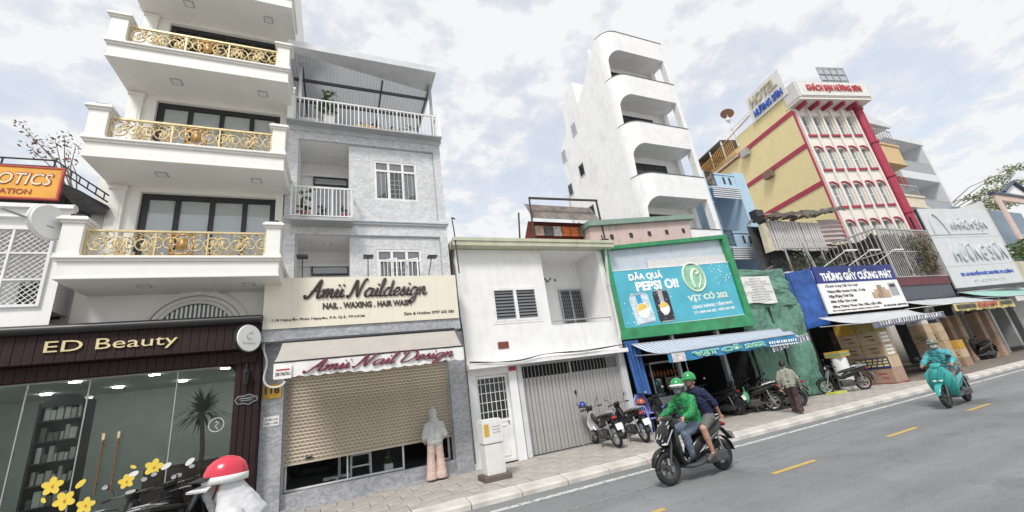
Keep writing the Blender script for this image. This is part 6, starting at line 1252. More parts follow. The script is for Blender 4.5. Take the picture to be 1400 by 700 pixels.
text('KHÁCH SẠN', 'lettering', LT, ws, apn(2.3, 7.35, .06), 3.6, .95, right=AD, ext=.09); text('HƯƠNG SƠN', 'lettering', LT, ws, apn(1.2, 5.5, .06), 5.2, 1.15, right=AD, ext=.09)
text('ĐC: 63 NGUYỄN PHÚC NGUYÊN, P.9, QUẬN 3', 'lettering', mat('blue_letters'), ws, apn(1.0, 4.55, .062), 5.2, .34, right=AD, ext=.02, bold=.03); text('ĐT: (028) 39 316 222', 'lettering', LT, ws, apn(1.9, 4.15, .062), 3.0, .2, right=AD, ext=.02)
b = MB(); b.tube(spline([apn(.5, 7.2, .1), apn(.55, 8.0, .1), apn(1.0, 8.55, .1), apn(1.5, 8.1, .1), apn(1.9, 7.2, .1)]), .035, 5); b.build('arch_mark', LT, ws)
b = MB(); b.loft([[apn(0, 7.19, .08), apn(LA * .85, 7.19, .08), apn(LA * .85, 7.22, .08), apn(0, 7.22, .08)], [apn(0, 7.19, .1), apn(LA * .85, 7.19, .1), apn(LA * .85, 7.22, .1), apn(0, 7.22, .1)]]); b.build('letter_rail', LT, ws)
# awnings below
t = thing('awning', 'grey awning with yellow valance over the second carton shop', 'awning', (29.5, 9.8, 2.5)); awning(t, 25.4, 33.5, 10.6, 3.4, 26.2, 32.6, 9.2, 2.95, 2.88, .34, AWG, mat('valance_yellow', (.62, .50, .20), .7, var=.2), scal=.05)
text('PHÚ MỸ', 'lettering', mat('red_letters'), t, (28.5, 9.15, 2.64), 2.2, .3, ext=.01, bold=.04); b = MB(); rg = random.Random(6)
for i in range(12): x = 26.4 + i * .16; b.box(x, x + .1, 9.15, 9.16, 2.66, 2.86)
for i in range(10): x = 31.0 + i * .14; b.box(x, x + .09, 9.15, 9.16, 2.66, 2.84)
stuff(b.build('small_print', BLACK, t))
t = thing('awning', 'pale green awning under the hotel billboard at the right edge', 'awning', (36, 9.8, 2.6)); awning(t, 31.5, 46, 10.55, 3.65, 33.2, 46, 9.2, 3.05, 3.0, .3, mat('awning_green', (.28, .48, .42), .7, var=.15), mat('valance_pale', (.6, .6, .56), .7, var=.3))
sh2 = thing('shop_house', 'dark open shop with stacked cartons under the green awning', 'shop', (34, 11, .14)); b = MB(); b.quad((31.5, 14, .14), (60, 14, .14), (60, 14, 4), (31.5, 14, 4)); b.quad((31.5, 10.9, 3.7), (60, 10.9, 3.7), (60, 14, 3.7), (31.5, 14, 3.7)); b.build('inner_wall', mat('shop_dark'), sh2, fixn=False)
for x in (28.4, 31.4, 34.6, 38): b = MB(); b.box(x, x + .3, 10.85, 11.15, .12, 3.7); b.build('post', GREYM, sh2)
for c in range(5):
    for k in range(4):
        carton(29.0 + c * .5 + (1.2 if c > 2 else 0), 11.4 - .2 * c, .12 + k * .6, .48, .8, .596, (CR, CC, CR, CC)[(k + c) % 4], nm[k] + ' carton, column %s from the left in the dark shop at the right' % ('one', 'two', 'three', 'four', 'five')[c], 0)
# ------------------------------------------------------------------ pink framed house at the right edge
pf_ = thing('townhouse', 'grey house with pink framed balcony and small gable at the right edge', 'house', (52, 12, .14))
b = MB(); b.prism([(41.9, 12.4, .14), (48.2, 12.4, .14), (48.2, 12.4, 11.3), (41.9, 12.4, 10.1)], (0, 8, 0)); b.build('side_wall', mat('far_wall_grey', (.62, .63, .62), .7), pf_)
b = MB(); b.box(48.3, 62, 14, 20, .14, 11.6); b.build('wall', mat('slate_blue', (.20, .27, .33), .6), pf_); PKF = mat('pink_frame', (.62, .47, .41), .6)
b = MB(); b.box(48.2, 62, 11.6, 11.8, 11.0, 11.5); b.build('beam', PKF, pf_); b = MB(); b.box(48.2, 49.0, 11.6, 11.72, 7.2, 11.0); b.build('column', PKF, pf_); b = MB(); b.box(48.2, 62, 11.6, 14, 6.6, 7.2); b.build('floor_slab', WHITE, pf_)
b = MB(); b.box(48.0, 62, 11.5, 11.9, 11.5, 11.7); b.build('eave', mat('roof_navy', (.05, .07, .12), .5), pf_); b = MB(); b.prism([(50.4, 11.7, 11.76), (56.5, 11.7, 11.76), (53.5, 11.7, 12.9)], (0, .15, 0)); b.build('gable', WHITE, pf_)
b = MB(); b.bar((50.2, 11.6, 11.8), (53.5, 11.6, 13.05), .3, .16); b.bar((53.5, 11.6, 13.05), (56.8, 11.6, 11.8), .3, .16); b.build('gable_trim', mat('roof_navy'), pf_)
b = MB(); b.box(48.6, 62, 11.7, 11.76, 7.95, 8.05); b.build('rail', STEEL, pf_); window(pf_, 50.5, 54, 7.3, 9.8, 13.9, 2, 1, mat('roof_navy'), DARKGL, .1, 'balcony_door'); b = MB(); b.box(48.3, 62, 11.4, 13, 5.6, 6.3); b.build('green_band', mat('ledge_green'), pf_)
vine('green shrubs below the pink framed balcony at the right edge', [((47.5, 11.2, 6.6), (2.0, .6, .8), 700, .3), ((44.0, 11.3, 6.4), (1.5, .5, .6), 260, .25)], LEAF, 9, (46, 11.2, 5.5))
b = MB(); b.box(42, 60, 11.0, 11.3, 3.9, 5.6); tag(recenter(b.build('shop_fascia', mat('old_cream'))), 'faded cream fascia above the shops at the right edge', 'fascia')
# tree beyond at right
tr = thing('street_tree', 'light green airy tree rising behind the roofs at the right edge', 'tree', (72, 24, 0)); c0 = Vector((72, 24, 0))
b = MB(); b.tube([c0, c0 + Vector((0, 0, 10)), c0 + Vector((-1, 0, 17))], [.5, .4, .25], 8); ends = []; rg = random.Random(14)
for px_, py_ in ((1380, 232), (1396, 228), (1390, 250), (1375, 268), (1400, 262), (1352, 262), (1395, 275), (1366, 280)):
    e = PY(px_, py_, 24); s0 = c0 + Vector((-.5, 0, 15)); b.tube([s0, (s0 + e) / 2 + Vector((rg.uniform(-1, 1), 0, 1)), e], [.1, .06, .02], 5); ends += [e, s0.lerp(e, .75)]
b.build('trunk', mat('bark'), tr); l_ = MB()
for e in ends: leaves(l_, e, (1.6, 1.2, .8), 130, .5, rg.random())
l_.build('crown', mat('leaf_light', (.22, .25, .12), .6, var=.4, scale=2), tr, fixn=False)
# ------------------------------------------------------------------ motorbikes
def sweep(mb, path, wy, wn, y0=0., n=12, ex=.75):
    P = [Vector((p[0], 0, p[1])) for p in path]; k = len(P); rings = []
    for i in range(k):
        t = (P[min(i + 1, k - 1)] - P[max(i - 1, 0)]).normalized(); nn = Vector((-t.z, 0, t.x)); ring = []
        for j in range(n):
            a = 2 * pi * j / n; c, s_ = cos(a), sin(a); c = abs(c) ** ex * (1 if c >= 0 else -1); s_ = abs(s_) ** ex * (1 if s_ >= 0 else -1)
            ring.append(P[i] + Vector((0, y0 + wy[i] * c, 0)) + nn * wn[i] * s_)
        rings.append(ring)
    return mb.loft(rings)
def sw2(path, wy, wn, m=4, **k):
    # smooth the control sections with a spline
    q = spline([(p[0], p[1], 0) for p in path], m); a = spline([(w, 0, 0) for w in wy], m); b = spline([(w, 0, 0) for w in wn], m)
    return sweep(MB(), [(p.x, p.y) for p in q], [v.x for v in a], [v.x for v in b], **k)
CHROME = mat('chrome', (.6, .6, .6), .2, metal=.9); ENG = mat('engine_grey', (.10, .10, .105), .5, metal=.4); LENS = mat('lamp_lens', (.7, .72, .72), .1); TAIL = mat('tail_lens', (.4, .02, .02), .2); PLATE = mat('number_plate', (.78, .78, .76), .4); SEATM = mat('seat_vinyl', (.02, .02, .021), .5, bump=.1)
def wheel(root, x, R, wd, rimm):
    tw_ = MB(); ring = []
    for i in range(33):
        a = 2 * pi * i / 32; c = Vector((x + (R - wd * .55) * cos(a), 0, R + (R - wd * .55) * sin(a))); o = Vector((cos(a), 0, sin(a))); ring.append([c + Vector((0, wd * .5 * cos(2 * pi * j / 10), 0)) + o * wd * .55 * sin(2 * pi * j / 10) for j in range(10)])
    tw_.loft(ring); w = tw_.build('wheel', RUBBER, root, smooth='full')
    b = MB(); rr = R - wd * 1.05
    b.tube([(x + rr * cos(a), 0, R + rr * sin(a)) for a in [2 * pi * i / 24 for i in range(25)]], .016, 6)
    for k in range(5):
        a = k * 2 * pi / 5 + .3
        for da in (-.13, .13): b.bar((x + .04 * cos(a), 0, R + .04 * sin(a)), (x + rr * cos(a + da), 0, R + rr * sin(a + da)), .02, .018)
    b.lathe([(.045, -.05), (.045, .05)], (x, 0, R), 12, 'y'); b.build('rim', rimm, w)
    b = MB(); b.lathe([(.03, -.062), (.09, -.062), (.09, -.056), (.03, -.056)], (x, 0, R), 16, 'y'); b.build('brake_disc', CHROME, w)
def bike(name, label, cat, body, accent, kind='scooter', rimm=None, group=None, wide=1.):
    t = thing(name, label, cat, (0, 0, 0), group); rimm = rimm or ENG
    sc = kind == 'scooter'; R = .27 if sc else .285; wd = .10 if sc else .075; xf, xr = .65, -.63
    wheel(t, xf, R, wd, rimm); wheel(t, xr, R, wd * 1.05, rimm)
    b = MB()
    for s in (-1, 1): b.tube([(xf, s * .075, R), (xf - .12, s * .07, .6), (xf - .2, s * .05, .85)], [.02, .024, .024], 8)
    b.build('fork', CHROME if not sc else ENG, t, smooth=True)
    A = [radians(q) for q in (10, 35, 60, 85, 110, 135, 160)]
    sweep(MB(), [(xf + (R + .045) * cos(a), R + (R + .045) * sin(a)) for a in A], [.03, .06, .07, .075, .075, .07, .05], [.012] * 7).build('front_fender', body if sc else accent, t, smooth=True)
    if sc:
        if wide > 1:
            sw2([(.33, .30), (.47, .46), (.52, .62), (.50, .80), (.42, .95)], [.09, .14, .23, .27, .15], [.05, .06, .055, .05, .035], ex=.5).build('front_apron', body, t, smooth=True)
        sw2([(.30, .25), (.42, .40), (.47, .62), (.43, .82), (.39, .97)], [.14 * wide, .19 * wide, .21 * wide, .17 * wide, .08 * wide], [.035, .04, .045, .045, .03], ex=.6).build('leg_shield', body, t, smooth=True)
        if wide == 1: sw2([(.40, .99), (.52, .92), (.62, .80), (.67, .68), (.60, .58)], [.06, .13, .145, .10, .03], [.03, .045, .05, .05, .02], ex=.65).build('front_cowl', body, t, smooth=True)
        for s in (-1, 1):
            b = MB(); ellip(b, (.665, s * .06, .655), .05, .05, .028, 10, 6); b.build('headlight', LENS, t, smooth=True)
            b = MB(); b.bar((.49, s * .09, 1.0), (.725, s * .028, .735), .022, .02); b.bar((.53, s * .135, .945), (.715, s * .08, .70), .022, .02); b.bar((.50, s * .165, .87), (.66, s * .115, .64), .022, .02); b.build('cowl_trim', accent, t, bevel=.006)
        sw2([(.36, .27), (.2, .24), (0, .24), (-.15, .28)], [.15, .16, .16, .15], [.05, .05, .05, .07]).build('floorboard', ENG, t, smooth=True)
        sw2([(.10, .30), (.0, .45), (-.2, .58), (-.5, .68), (-.82, .78)], [.09, .14, .17, .15, .05], [.08, .14, .14, .12, .04]).build('body_shell', body, t, smooth=True)
        for s in (-1, 1): b = MB(); b.prism([(.02, s * .165, .42), (-.2, s * .178, .56), (-.6, s * .15, .70), (-.3, s * .175, .60), (-.1, s * .172, .46)], (0, s * .01, 0)); b.build('side_trim', accent, t)
        sw2([(.06, .70), (-.1, .745), (-.35, .77), (-.6, .83), (-.74, .86)], [.07, .14, .16, .14, .08], [.03, .05, .055, .05, .03]).build('seat', SEATM, t, smooth=True)
        hz, hx = 1.02, .36
        sw2([(.46, .96), (.40, 1.03), (.33, 1.03)], [.07, .12, .08], [.03, .05, .03]).build('handlebar_cowl', body, t, smooth=True)
    else:
        sw2([(.40, .42), (.46, .6), (.43, .78), (.40, .9)], [.16, .19, .12, .06], [.03, .04, .05, .04]).build('leg_shield', accent, t, smooth=True)
        sw2([(.42, .84), (.2, .6), (0, .52), (-.15, .6)], [.05, .06, .07, .08], [.05, .06, .06, .06]).build('frame_cover', body, t, smooth=True)
        sw2([(.0, .56), (-.25, .64), (-.55, .72), (-.85, .8)], [.06, .11, .10, .04], [.08, .11, .09, .03]).build('body_shell', body, t, smooth=True)
        sw2([(.10, .72), (-.1, .76), (-.4, .80), (-.68, .84)], [.06, .11, .13, .09], [.03, .045, .045, .03]).build('seat', SEATM, t, smooth=True)
        hz, hx = 1.0, .34
        sw2([(.48, .88), (.44, .98), (.36, 1.03)], [.07, .1, .07], [.05, .06, .03]).build('headlight_cowl', body, t, smooth=True)
        b = MB(); ellip(b, (.5, 0, .93), .035, .07, .06, 10, 6); b.build('headlight', LENS, t, smooth=True)
        b = MB(); b.tube([(-.5, -.1, .86), (-.85, -.09, .9), (-.85, .09, .9), (-.5, .1, .86)], .013, 6); b.build('rack', CHROME, t)
    for s in (-1, 1):
        hb = MB(); hb.tube([(hx + .06, 0, hz - .02), (hx + .02, s * .16, hz), (hx - .05, s * .34, hz - .01)], .013, 6); ho_ = hb.build('handlebar', ENG, t)
        g_ = MB(); g_.tube([(hx - .02, s * .23, hz), (hx - .05, s * .345, hz - .01)], .02, 8); g_.build('grip', RUBBER, ho_)
        l_ = MB(); l_.tube([(hx + .02, s * .2, hz), (hx + .04, s * .3, hz - .005)], .007, 5); l_.build('brake_lever', CHROME, ho_)
        m_ = MB(); m_.tube([(hx + .03, s * .2, hz), (hx + .05, s * .24, hz + .12), (hx + .03, s * .3, hz + .17)], .007, 5); ellip(m_, (hx + .02, s * .32, hz + .2), .018, .06, .045, 10, 6); m_.build('mirror', BLACK, t, smooth=True)
        m_ = MB(); m_.lathe([(.001, 0), (.034, 0), (.034, -.002), (.001, -.002)], (hx + .001, s * .32, hz + .2), 12, 'x', sx=1.25, sy=.95); m_.build('mirror_glass', CHROME, t)
    b = MB(); b.tube([(.1, -.14, .24), (-.15, -.15, .2), (-.35, -.16, .28), (-.8, -.16, .4)], [.018, .02, .05, .055], 10); b.build('exhaust', CHROME if not sc else ENG, t, smooth=True)
    b = MB(); b.box(-.3, .12, -.11, .11, .2, .42) if not sc else b.box(-.66, -.15, .06, .16, .2, .36); b.lathe([(.1, -.13), (.1, .13)], (-.05 if not sc else -.35, 0, .3), 14, 'y'); b.build('engine', ENG, t, bevel=.02)
    b = MB(); b.bar((-.25, .1, .3), (xr, .1, R), .05); b.bar((-.25, -.1, .3), (xr, -.1, R), .05); b.build('swingarm', ENG, t)
    for s in (-1, 1): b = MB(); b.tube([(xr, s * .1, R + .02), (xr + .08, s * .1, .68)], .022, 7); b.build('shock_absorber', CHROME, t)
    sweep(MB(), [(xr + (R + .06) * cos(a), R + (R + .06) * sin(a)) for a in [radians(q) for q in (60, 90, 120, 150, 175)]], [.06] * 5, [.012] * 5).build('rear_fender', BLACK, t, smooth=True)
    b = MB(); b.bar((-.8, 0, .7), (-.98, 0, .48), .1, .02); b.build('plate_bracket', BLACK, t)
    b = MB(); b.add([(-.96, -.095, .62), (-.96, .095, .62), (-1.01, .095, .48), (-1.01, -.095, .48), (-.968, -.095, .617), (-.968, .095, .617), (-1.018, .095, .477), (-1.018, -.095, .477)], [(0, 1, 2, 3), (7, 6, 5, 4), (0, 4, 5, 1), (1, 5, 6, 2), (2, 6, 7, 3), (3, 7, 4, 0)]); b.build('number_plate', PLATE, t)
    b = MB(); ellip(b, (-.86, 0, .76), .05, .085, .04, 10, 6); b.build('tail_light', TAIL, t, smooth=True)
    b = MB(); b.tube([(-.45, .16, .86), (-.75, .13, .92), (-.86, 0, .93), (-.75, -.13, .92), (-.45, -.16, .86)], .014, 6); b.build('grab_rail', accent if sc else CHROME, t, smooth=True)
    for s in (-1, 1): b = MB(); b.tube([(-.05 if not sc else -.2, s * .1, .28), (-.05 if not sc else -.2, s * .24, .3)], .014, 6); b.build('foot_peg', ENG, t)
    return t
def stand(t):
    b = MB(); b.tube([(-.1, .1, .28), (-.16, .22, .03)], .012, 6); b.build('side_stand', ENG, t); return t
BBLK = mat('bike_black', (.012, .012, .013), .3, coat=.25); BGREY = mat('bike_grey', (.30, .30, .31), .3, metal=.4); BSIL = mat('bike_silver', (.55, .56, .57), .3, metal=.3)
TEAL = mat('bike_teal', (.03, .33, .31), .22, coat=.5, var=.05)
GP = 'motorbikes parked along the shops'
def place(t, fx, fy, rx, ry, z, lean=0.):
    F_, R_ = PZ(fx, fy, z), PZ(rx, ry, z); d_ = (F_ - R_); a = atan2(d_.y, d_.x); m_ = (F_ + R_) / 2; t.location = (m_.x, m_.y, z); t.rotation_euler = (lean, 0, a); return a, m_
def put(t, x, y, z, deg, lean=0.): t.location = (x, y, z); t.rotation_euler = (radians(lean), 0, radians(deg)); return t
# ridden scooters
mb1 = bike('scooter', 'black scooter carrying two riders in the near lane', 'scooter', BBLK, BSIL)
put(mb1, 5.9, 6.24, .004, 180)
mb2 = bike('scooter', 'teal scooter ridden toward the camera on the right', 'scooter', TEAL, mat('teal_dark', (.02, .2, .2), .3), wide=1.35)
put(mb2, 14.8, 5.95, .004, 184)
# parked ones
pb = stand(bike('motorbike', 'black underbone motorbike with pale leg shield before the folding gate', 'motorbike', BBLK, BSIL, 'under', CHROME, GP)); put(pb, 6.72, 10.2, .14, 84, -7)
pb2 = stand(bike('motorbike', 'black motorbike, second before the folding gate', 'motorbike', BBLK, BBLK, 'under', CHROME, GP)); put(pb2, 7.55, 10.05, .14, 80, -7)
def dup(src, x, y, deg, lab, lean=-7): o = copy_tree(src, label=lab); put(o, x, y, .14, deg, lean); return o
sc0 = stand(bike('scooter', 'black scooter parked between the gate bikes and the lilac table', 'scooter', BBLK, BBLK, 'scooter', None, GP)); put(sc0, 8.95, 9.95, .14, 84, -7)
dup(pb2, 12.6, 10.2, 128, 'black motorbike with pale plate parked across the duck shop front')
dup(sc0, 11.9, 10.9, 100, 'dark scooter in the shade inside the duck shop')
dup(sc0, 13.3, 9.75, 150, 'black scooter parked right behind the walking woman')
dup(pb2, 13.7, 10.5, 120, 'black motorbike against the edge of the green tarpaulin')
dup(pb2, 17.75, 10.15, 145, 'black motorbike parked beside the front carton stack')
dup(sc0, 30.5, 10.6, 160, 'dark scooter deep in the far right carton shop')
dup(pb2, -1.95, 9.35, 115, 'black motorbike nearest the brown post of the salon')
dup(sc0, -2.5, 9.3, 100, 'black scooter in the middle of the salon row')
dup(pb2, -3.05, 9.15, 88, 'black motorbike, leftmost of the salon row')
dup(pb2, -2.2, 8.75, 70, 'black motorbike at the front of the salon row')
# ------------------------------------------------------------------ people
SKIN = mat('skin', (.46, .27, .19), .55, var=.05); HAIR = mat('hair_black', (.015, .013, .012), .5)
def V(*a): return Vector(a)
def hand(mb, w, d, side, curl=.6, s=1.):
    d = Vector(d).normalized(); up = Vector((0, 0, 1)); lat = d.cross(up); lat = lat.normalized() if lat.length > .1 else Vector((0, 1, 0)); nrm = lat.cross(d); w = Vector(w)
    k = w + d * .075 * s; capsule(mb, w, .026 * s, k, .032 * s, 8)
    for i in range(4):
        o = k + lat * (i - 1.5) * .019 * s; L_ = (.034, .04, .038, .028)[i] * s; d2 = (d * cos(curl) - nrm * sin(curl)); d3 = (d * cos(curl * 2.2) - nrm * sin(curl * 2.2)); a = o + d2 * L_; capsule(mb, o, .010 * s, a, .0095 * s, 6); capsule(mb, a, .0095 * s, a + d3 * L_ * .8, .0085 * s, 6)
    o = w + d * .03 * s + lat * side * .03 * s; a = o + (d * .7 + lat * side * .7) * .035 * s; capsule(mb, o, .012 * s, a, .011 * s, 6); capsule(mb, a, .011 * s, a + (d * .8 - nrm * .4) * .028 * s, .009 * s, 6)
def person(label, J, loc, rz, top, legs, shoes, fat=1., skirt=None, sleeves=1., shorts=False, lean=0., head_rot=0., top_pad=.022, leg_pad=.02, skin=None, wide=None, fold=.022):
    """J: joints in the person's frame (x forward, y left). Keys pelvis chest neck head sL eL wL sR eR wR hL kL aL tL hR kR aR tR"""
    t = thing('person', label, 'person', loc); t.rotation_euler = (lean, 0, rz); WL[t.name] = Vector(); skin = skin or SKIN
    J = {k: Vector(v) for k, v in J.items()}
    def torso(mb, p):
        a, c, n = J['pelvis'], J['chest'], J['neck']; w = J['sL'] - J['sR']; w.normalize()
        for s in (-1, 1): capsule(mb, a + w * s * .07, .105 * fat + p, c + w * s * .085 - Vector((0, 0, .05)), .098 * fat + p); capsule(mb, c + w * s * .08, .1 * fat + p, n + w * s * .06 - Vector((0, 0, .07)), .075 + p)
        capsule(mb, J['sL'] - Vector((0, 0, .03)), .058 + p, J['sR'] - Vector((0, 0, .03)), .058 + p)
        for q in 'LR': capsule(mb, n - Vector((0, 0, .03)), .045 + p, J['s' + q], .05 + p)
    def arm(mb, s, p, f=1.):
        S, E, W = J['s' + s], J['e' + s], J['w' + s]; capsule(mb, S, .056 + p, E, .042 + p)
        if f >= 1: capsule(mb, E, .042 + p, W, .028 + p * 1.1)
        elif f > .5: capsule(mb, E, .042 + p, E.lerp(W, f), .036 + p)
    def leg(mb, s, p, f=1.):
        H_, K, A_ = J['h' + s], J['k' + s], J['a' + s]; capsule(mb, H_, .088 * fat + p, K if f > .5 else H_.lerp(K, .85), .058 * fat + p)
        if f > .5: capsule(mb, K, .058 * fat + p, K.lerp(A_, .35), .058 * fat + p); capsule(mb, K.lerp(A_, .35), .058 * fat + p, A_.lerp(K, .06), .037 + p)
    mb = MB(); torso(mb, 0)
    for s in 'LR':
        arm(mb, s, 0); leg(mb, s, 0); d_ = (J['w' + s] - J['e' + s]).normalized(); hand(mb, J['w' + s], J.get('d' + s, d_), 1 if s == 'L' else -1); capsule(mb, J['a' + s], .034, J['a' + s].lerp(J['t' + s], .8) - Vector((0, 0, .012)), .022)
    capsule(mb, J['neck'] - Vector((0, 0, .05)), .058, J['head'] - Vector((0, 0, .06)), .052)
    H_ = J['head']; Rh = Matrix.Rotation(head_rot, 3, 'Z'); f_ = Rh @ Vector((1, 0, 0)); l_ = Rh @ Vector((0, 1, 0))
    ellip(mb, H_, .094, .078, .115, 16, 10, Rh); ellip(mb, H_ + f_ * .035 - Vector((0, 0, .055)), .06, .055, .065, 12, 8, Rh)
    capsule(mb, H_ + f_ * .088 + Vector((0, 0, .01)), .010, H_ + f_ * .108 - Vector((0, 0, .022)), .014, 8); capsule(mb, H_ + f_ * .088 + l_ * .02 - Vector((0, 0, .058)), .008, H_ + f_ * .088 - l_ * .02 - Vector((0, 0, .058)), .008, 6)
    for s in (-1, 1): capsule(mb, H_ + l_ * s * .08 + Vector((0, 0, .015)), .014, H_ + l_ * s * .08 - Vector((0, 0, .02)), .012, 6)
    bd = blob('body', mb, skin, t, .0095, 3)
    for s in (-1, 1): e = MB(); ellip(e, H_ + f_ * .083 + l_ * s * .032 + Vector((0, 0, .008)), .012, .013, .009, 8, 6); e.build('eye', DARKG, t, smooth=True)
    mb = MB(); torso(mb, top_pad)
    for s in 'LR': arm(mb, s, top_pad, sleeves)
    blob('jacket' if sleeves >= 1 else 'shirt', mb, top, t, .013, 6, fold=fold)
    mb = MB()
    for s in 'LR':
        if wide:
            H2, K, A_ = J['h' + s], J['k' + s], J['a' + s]; capsule(mb, H2, .1, K, wide * .82); capsule(mb, K, wide * .82, A_ + Vector((0, 0, wide * .7)), wide); mb.lathe([(wide * .98, A_.z + wide * .7), (wide * 1.04, A_.z - .02), (wide * 1.02, A_.z - .05)], (A_.x, A_.y, 0), 14)
        else: leg(mb, s, leg_pad, .3 if shorts else 1.)
    w = (J['sL'] - J['sR']).normalized()
    for s in (-1, 1): capsule(mb, J['pelvis'] + w * s * .07, .112 * fat + leg_pad * .6, J['pelvis'] + w * s * .06 + Vector((0, 0, .07)), .1 * fat + leg_pad * .6)
    blob('shorts' if shorts else 'trousers', mb, legs, t, .013, 4, fold=.011)
    for s in 'LR':
        A_, T_ = J['a' + s], J['t' + s]; mb = MB(); capsule(mb, A_ + (A_ - T_).normalized() * .04 - Vector((0, 0, .035)), .04, T_ - Vector((0, 0, .012)), .036); capsule(mb, A_ - Vector((0, 0, .03)), .042, T_.lerp(A_, .4), .04); blob('shoe', mb, shoes, t, .012, 2)
    return t
def helmet(t, H_, m, m2=None, rot=0., visor=None, s=1., tilt=0.):
    mb = MB(); Rh = Matrix.Rotation(rot, 3, 'Z') @ Matrix.Rotation(tilt, 3, 'Y'); rings = []; n = 20
    prof = [(1.0, -.22), (1.03, 0), (.99, .3), (.86, .6), (.6, .83), (.25, .97), (.02, 1.0)]
    for r_, h in prof: rings.append([Vector(H_) + Rh @ Vector((.132 * s * r_ * cos(2 * pi * j / n) - .008, .112 * s * r_ * sin(2 * pi * j / n), .02 + .135 * s * h)) for j in range(n)])
    inn = [[Vector(H_) + Rh @ Vector((.12 * s * cos(2 * pi * j / n) - .008, .1 * s * sin(2 * pi * j / n), .02 - .03 * s)) for j in range(n)]]
    mb.loft(inn + rings); h_ = mb.build('helmet', m, t, smooth='full')
    if m2:
        b = MB(); rr = []
        for r_, h in ((1.035, -.24), (1.05, -.05), (1.035, .1)): rr.append([Vector(H_) + Rh @ Vector((.132 * s * r_ * cos(2 * pi * j / n) - .008, .112 * s * r_ * sin(2 * pi * j / n), .02 + .135 * s * (h + (.22 if .25 < abs((j / n) - .5) else 0) * 0))) for j in range(n)])
        b.loft(rr); b.build('helmet_band', m2, h_, smooth='full')
    b = MB(); pts = [];
    for a in [radians(-62 + 124 * i / 10) for i in range(11)]: pts.append(Vector(H_) + Rh @ Vector((.132 * s * cos(a), .112 * s * sin(a), .035)))
    out_ = [p + Rh @ Vector((.075 * s * cos(radians(-62 + 12.4 * i)), .02 * sin(radians(-62 + 12.4 * i)), -.022)) for i, p in enumerate(pts)]
    for i in range(10): b.quad(pts[i], pts[i + 1], out_[i + 1], out_[i]); b.quad(*[q + Vector((0, 0, .006)) for q in (pts[i], out_[i], out_[i + 1], pts[i + 1])])
    b.build('visor', visor or m, h_, smooth='full', fixn=False)
    b = MB()
    for sd in (-1, 1): b.tube([Vector(H_) + Rh @ Vector((.01, sd * .105, 0)), Vector(H_) + Rh @ Vector((.045, sd * .075, -.1)), Vector(H_) + Rh @ Vector((.06, 0, -.135))], .007, 5)
    b.build('chin_strap', BLACK, h_); return h_
RID = dict(pelvis=(-.16, 0, .90), chest=(-.10, 0, 1.20), neck=(-.05, 0, 1.40), head=(-.01, 0, 1.55), sL=(-.08, .18, 1.31), sR=(-.08, -.18, 1.31), eL=(.08, .29, 1.1), eR=(.08, -.29, 1.12), wL=(.26, .29, 1.05), wR=(.26, -.29, 1.05), dL=(1, .1, -.25), dR=(1, -.1, -.25),
           hL=(-.14, .1, .87), hR=(-.14, -.1, .87), kL=(.24, .16, .76), kR=(.24, -.16, .76), aL=(.16, .13, .40), aR=(.16, -.13, .40), tL=(.31, .14, .335), tR=(.31, -.14, .335))
GJ = mat('green_jacket', (.014, .225, .065), .6, var=.35, scale=9, bump=.5, bscale=14); JEAN = mat('jeans', (.12, .16, .22), .8, var=.25, scale=10, bump=.4, bscale=20); NAVYT = mat('navy_shirt', (.012, .015, .055), .8, var=.2, bump=.4, bscale=14); GRSH = mat('grey_shorts', (.14, .14, .14), .8, var=.4, scale=14); HGRN = mat('helmet_green', (.02, .30, .08), .25, coat=.4)
FMASK = mat('face_mask_check', (.16, .18, .22), .8, var=.7, scale=40)
def mask(t, H_, m, rot=0., drop=.0):
    b = MB(); Rh = Matrix.Rotation(rot, 3, 'Z'); ellip(b, Vector(H_) + Rh @ Vector((.045, 0, -.055 - drop)), .07, .076, .062 + drop, 14, 8, Rh); b.build('face_mask', m, t, smooth='full')
# driver and passenger of the black scooter
bx, by, ba = mb1.location.x, mb1.location.y, mb1.rotation_euler.z
t = person('rider in green jacket and jeans steering the black scooter', RID, (bx, by, .004), ba, GJ, JEAN, DARKG, 1.08, top_pad=.034, head_rot=.35)
helmet(t, RID['head'], HGRN, mat('helmet_white', (.75, .76, .74), .3), .35, mat('helmet_white')); mask(t, RID['head'], FMASK, .35, .02)
PAS = dict(RID); PAS.update(pelvis=(-.50, 0, .96), chest=(-.42, 0, 1.27), neck=(-.38, 0, 1.48), head=(-.34, 0, 1.63), sL=(-.42, .18, 1.38), sR=(-.42, -.18, 1.38), eL=(-.55, .26, 1.16), eR=(-.55, -.26, 1.16), wL=(-.66, .2, .97), wR=(-.66, -.2, .97), dL=(-.4, -.2, -1), dR=(-.4, .2, -1), hL=(-.46, .12, .93), hR=(-.46, -.12, .93), kL=(-.10, .27, .80), kR=(-.10, -.27, .80), aL=(-.22, .24, .38), aR=(-.22, -.24, .38), tL=(-.07, .25, .31), tR=(-.07, -.25, .31))
t = person('passenger in navy shirt and shorts sitting behind the green jacket rider', PAS, (bx, by, .004), ba, NAVYT, GRSH, mat('sandal', (.10, .08, .07), .7), 1.08, sleeves=.0, shorts=True, head_rot=.1)
helmet(t, PAS['head'], HGRN, None, .1, HGRN)
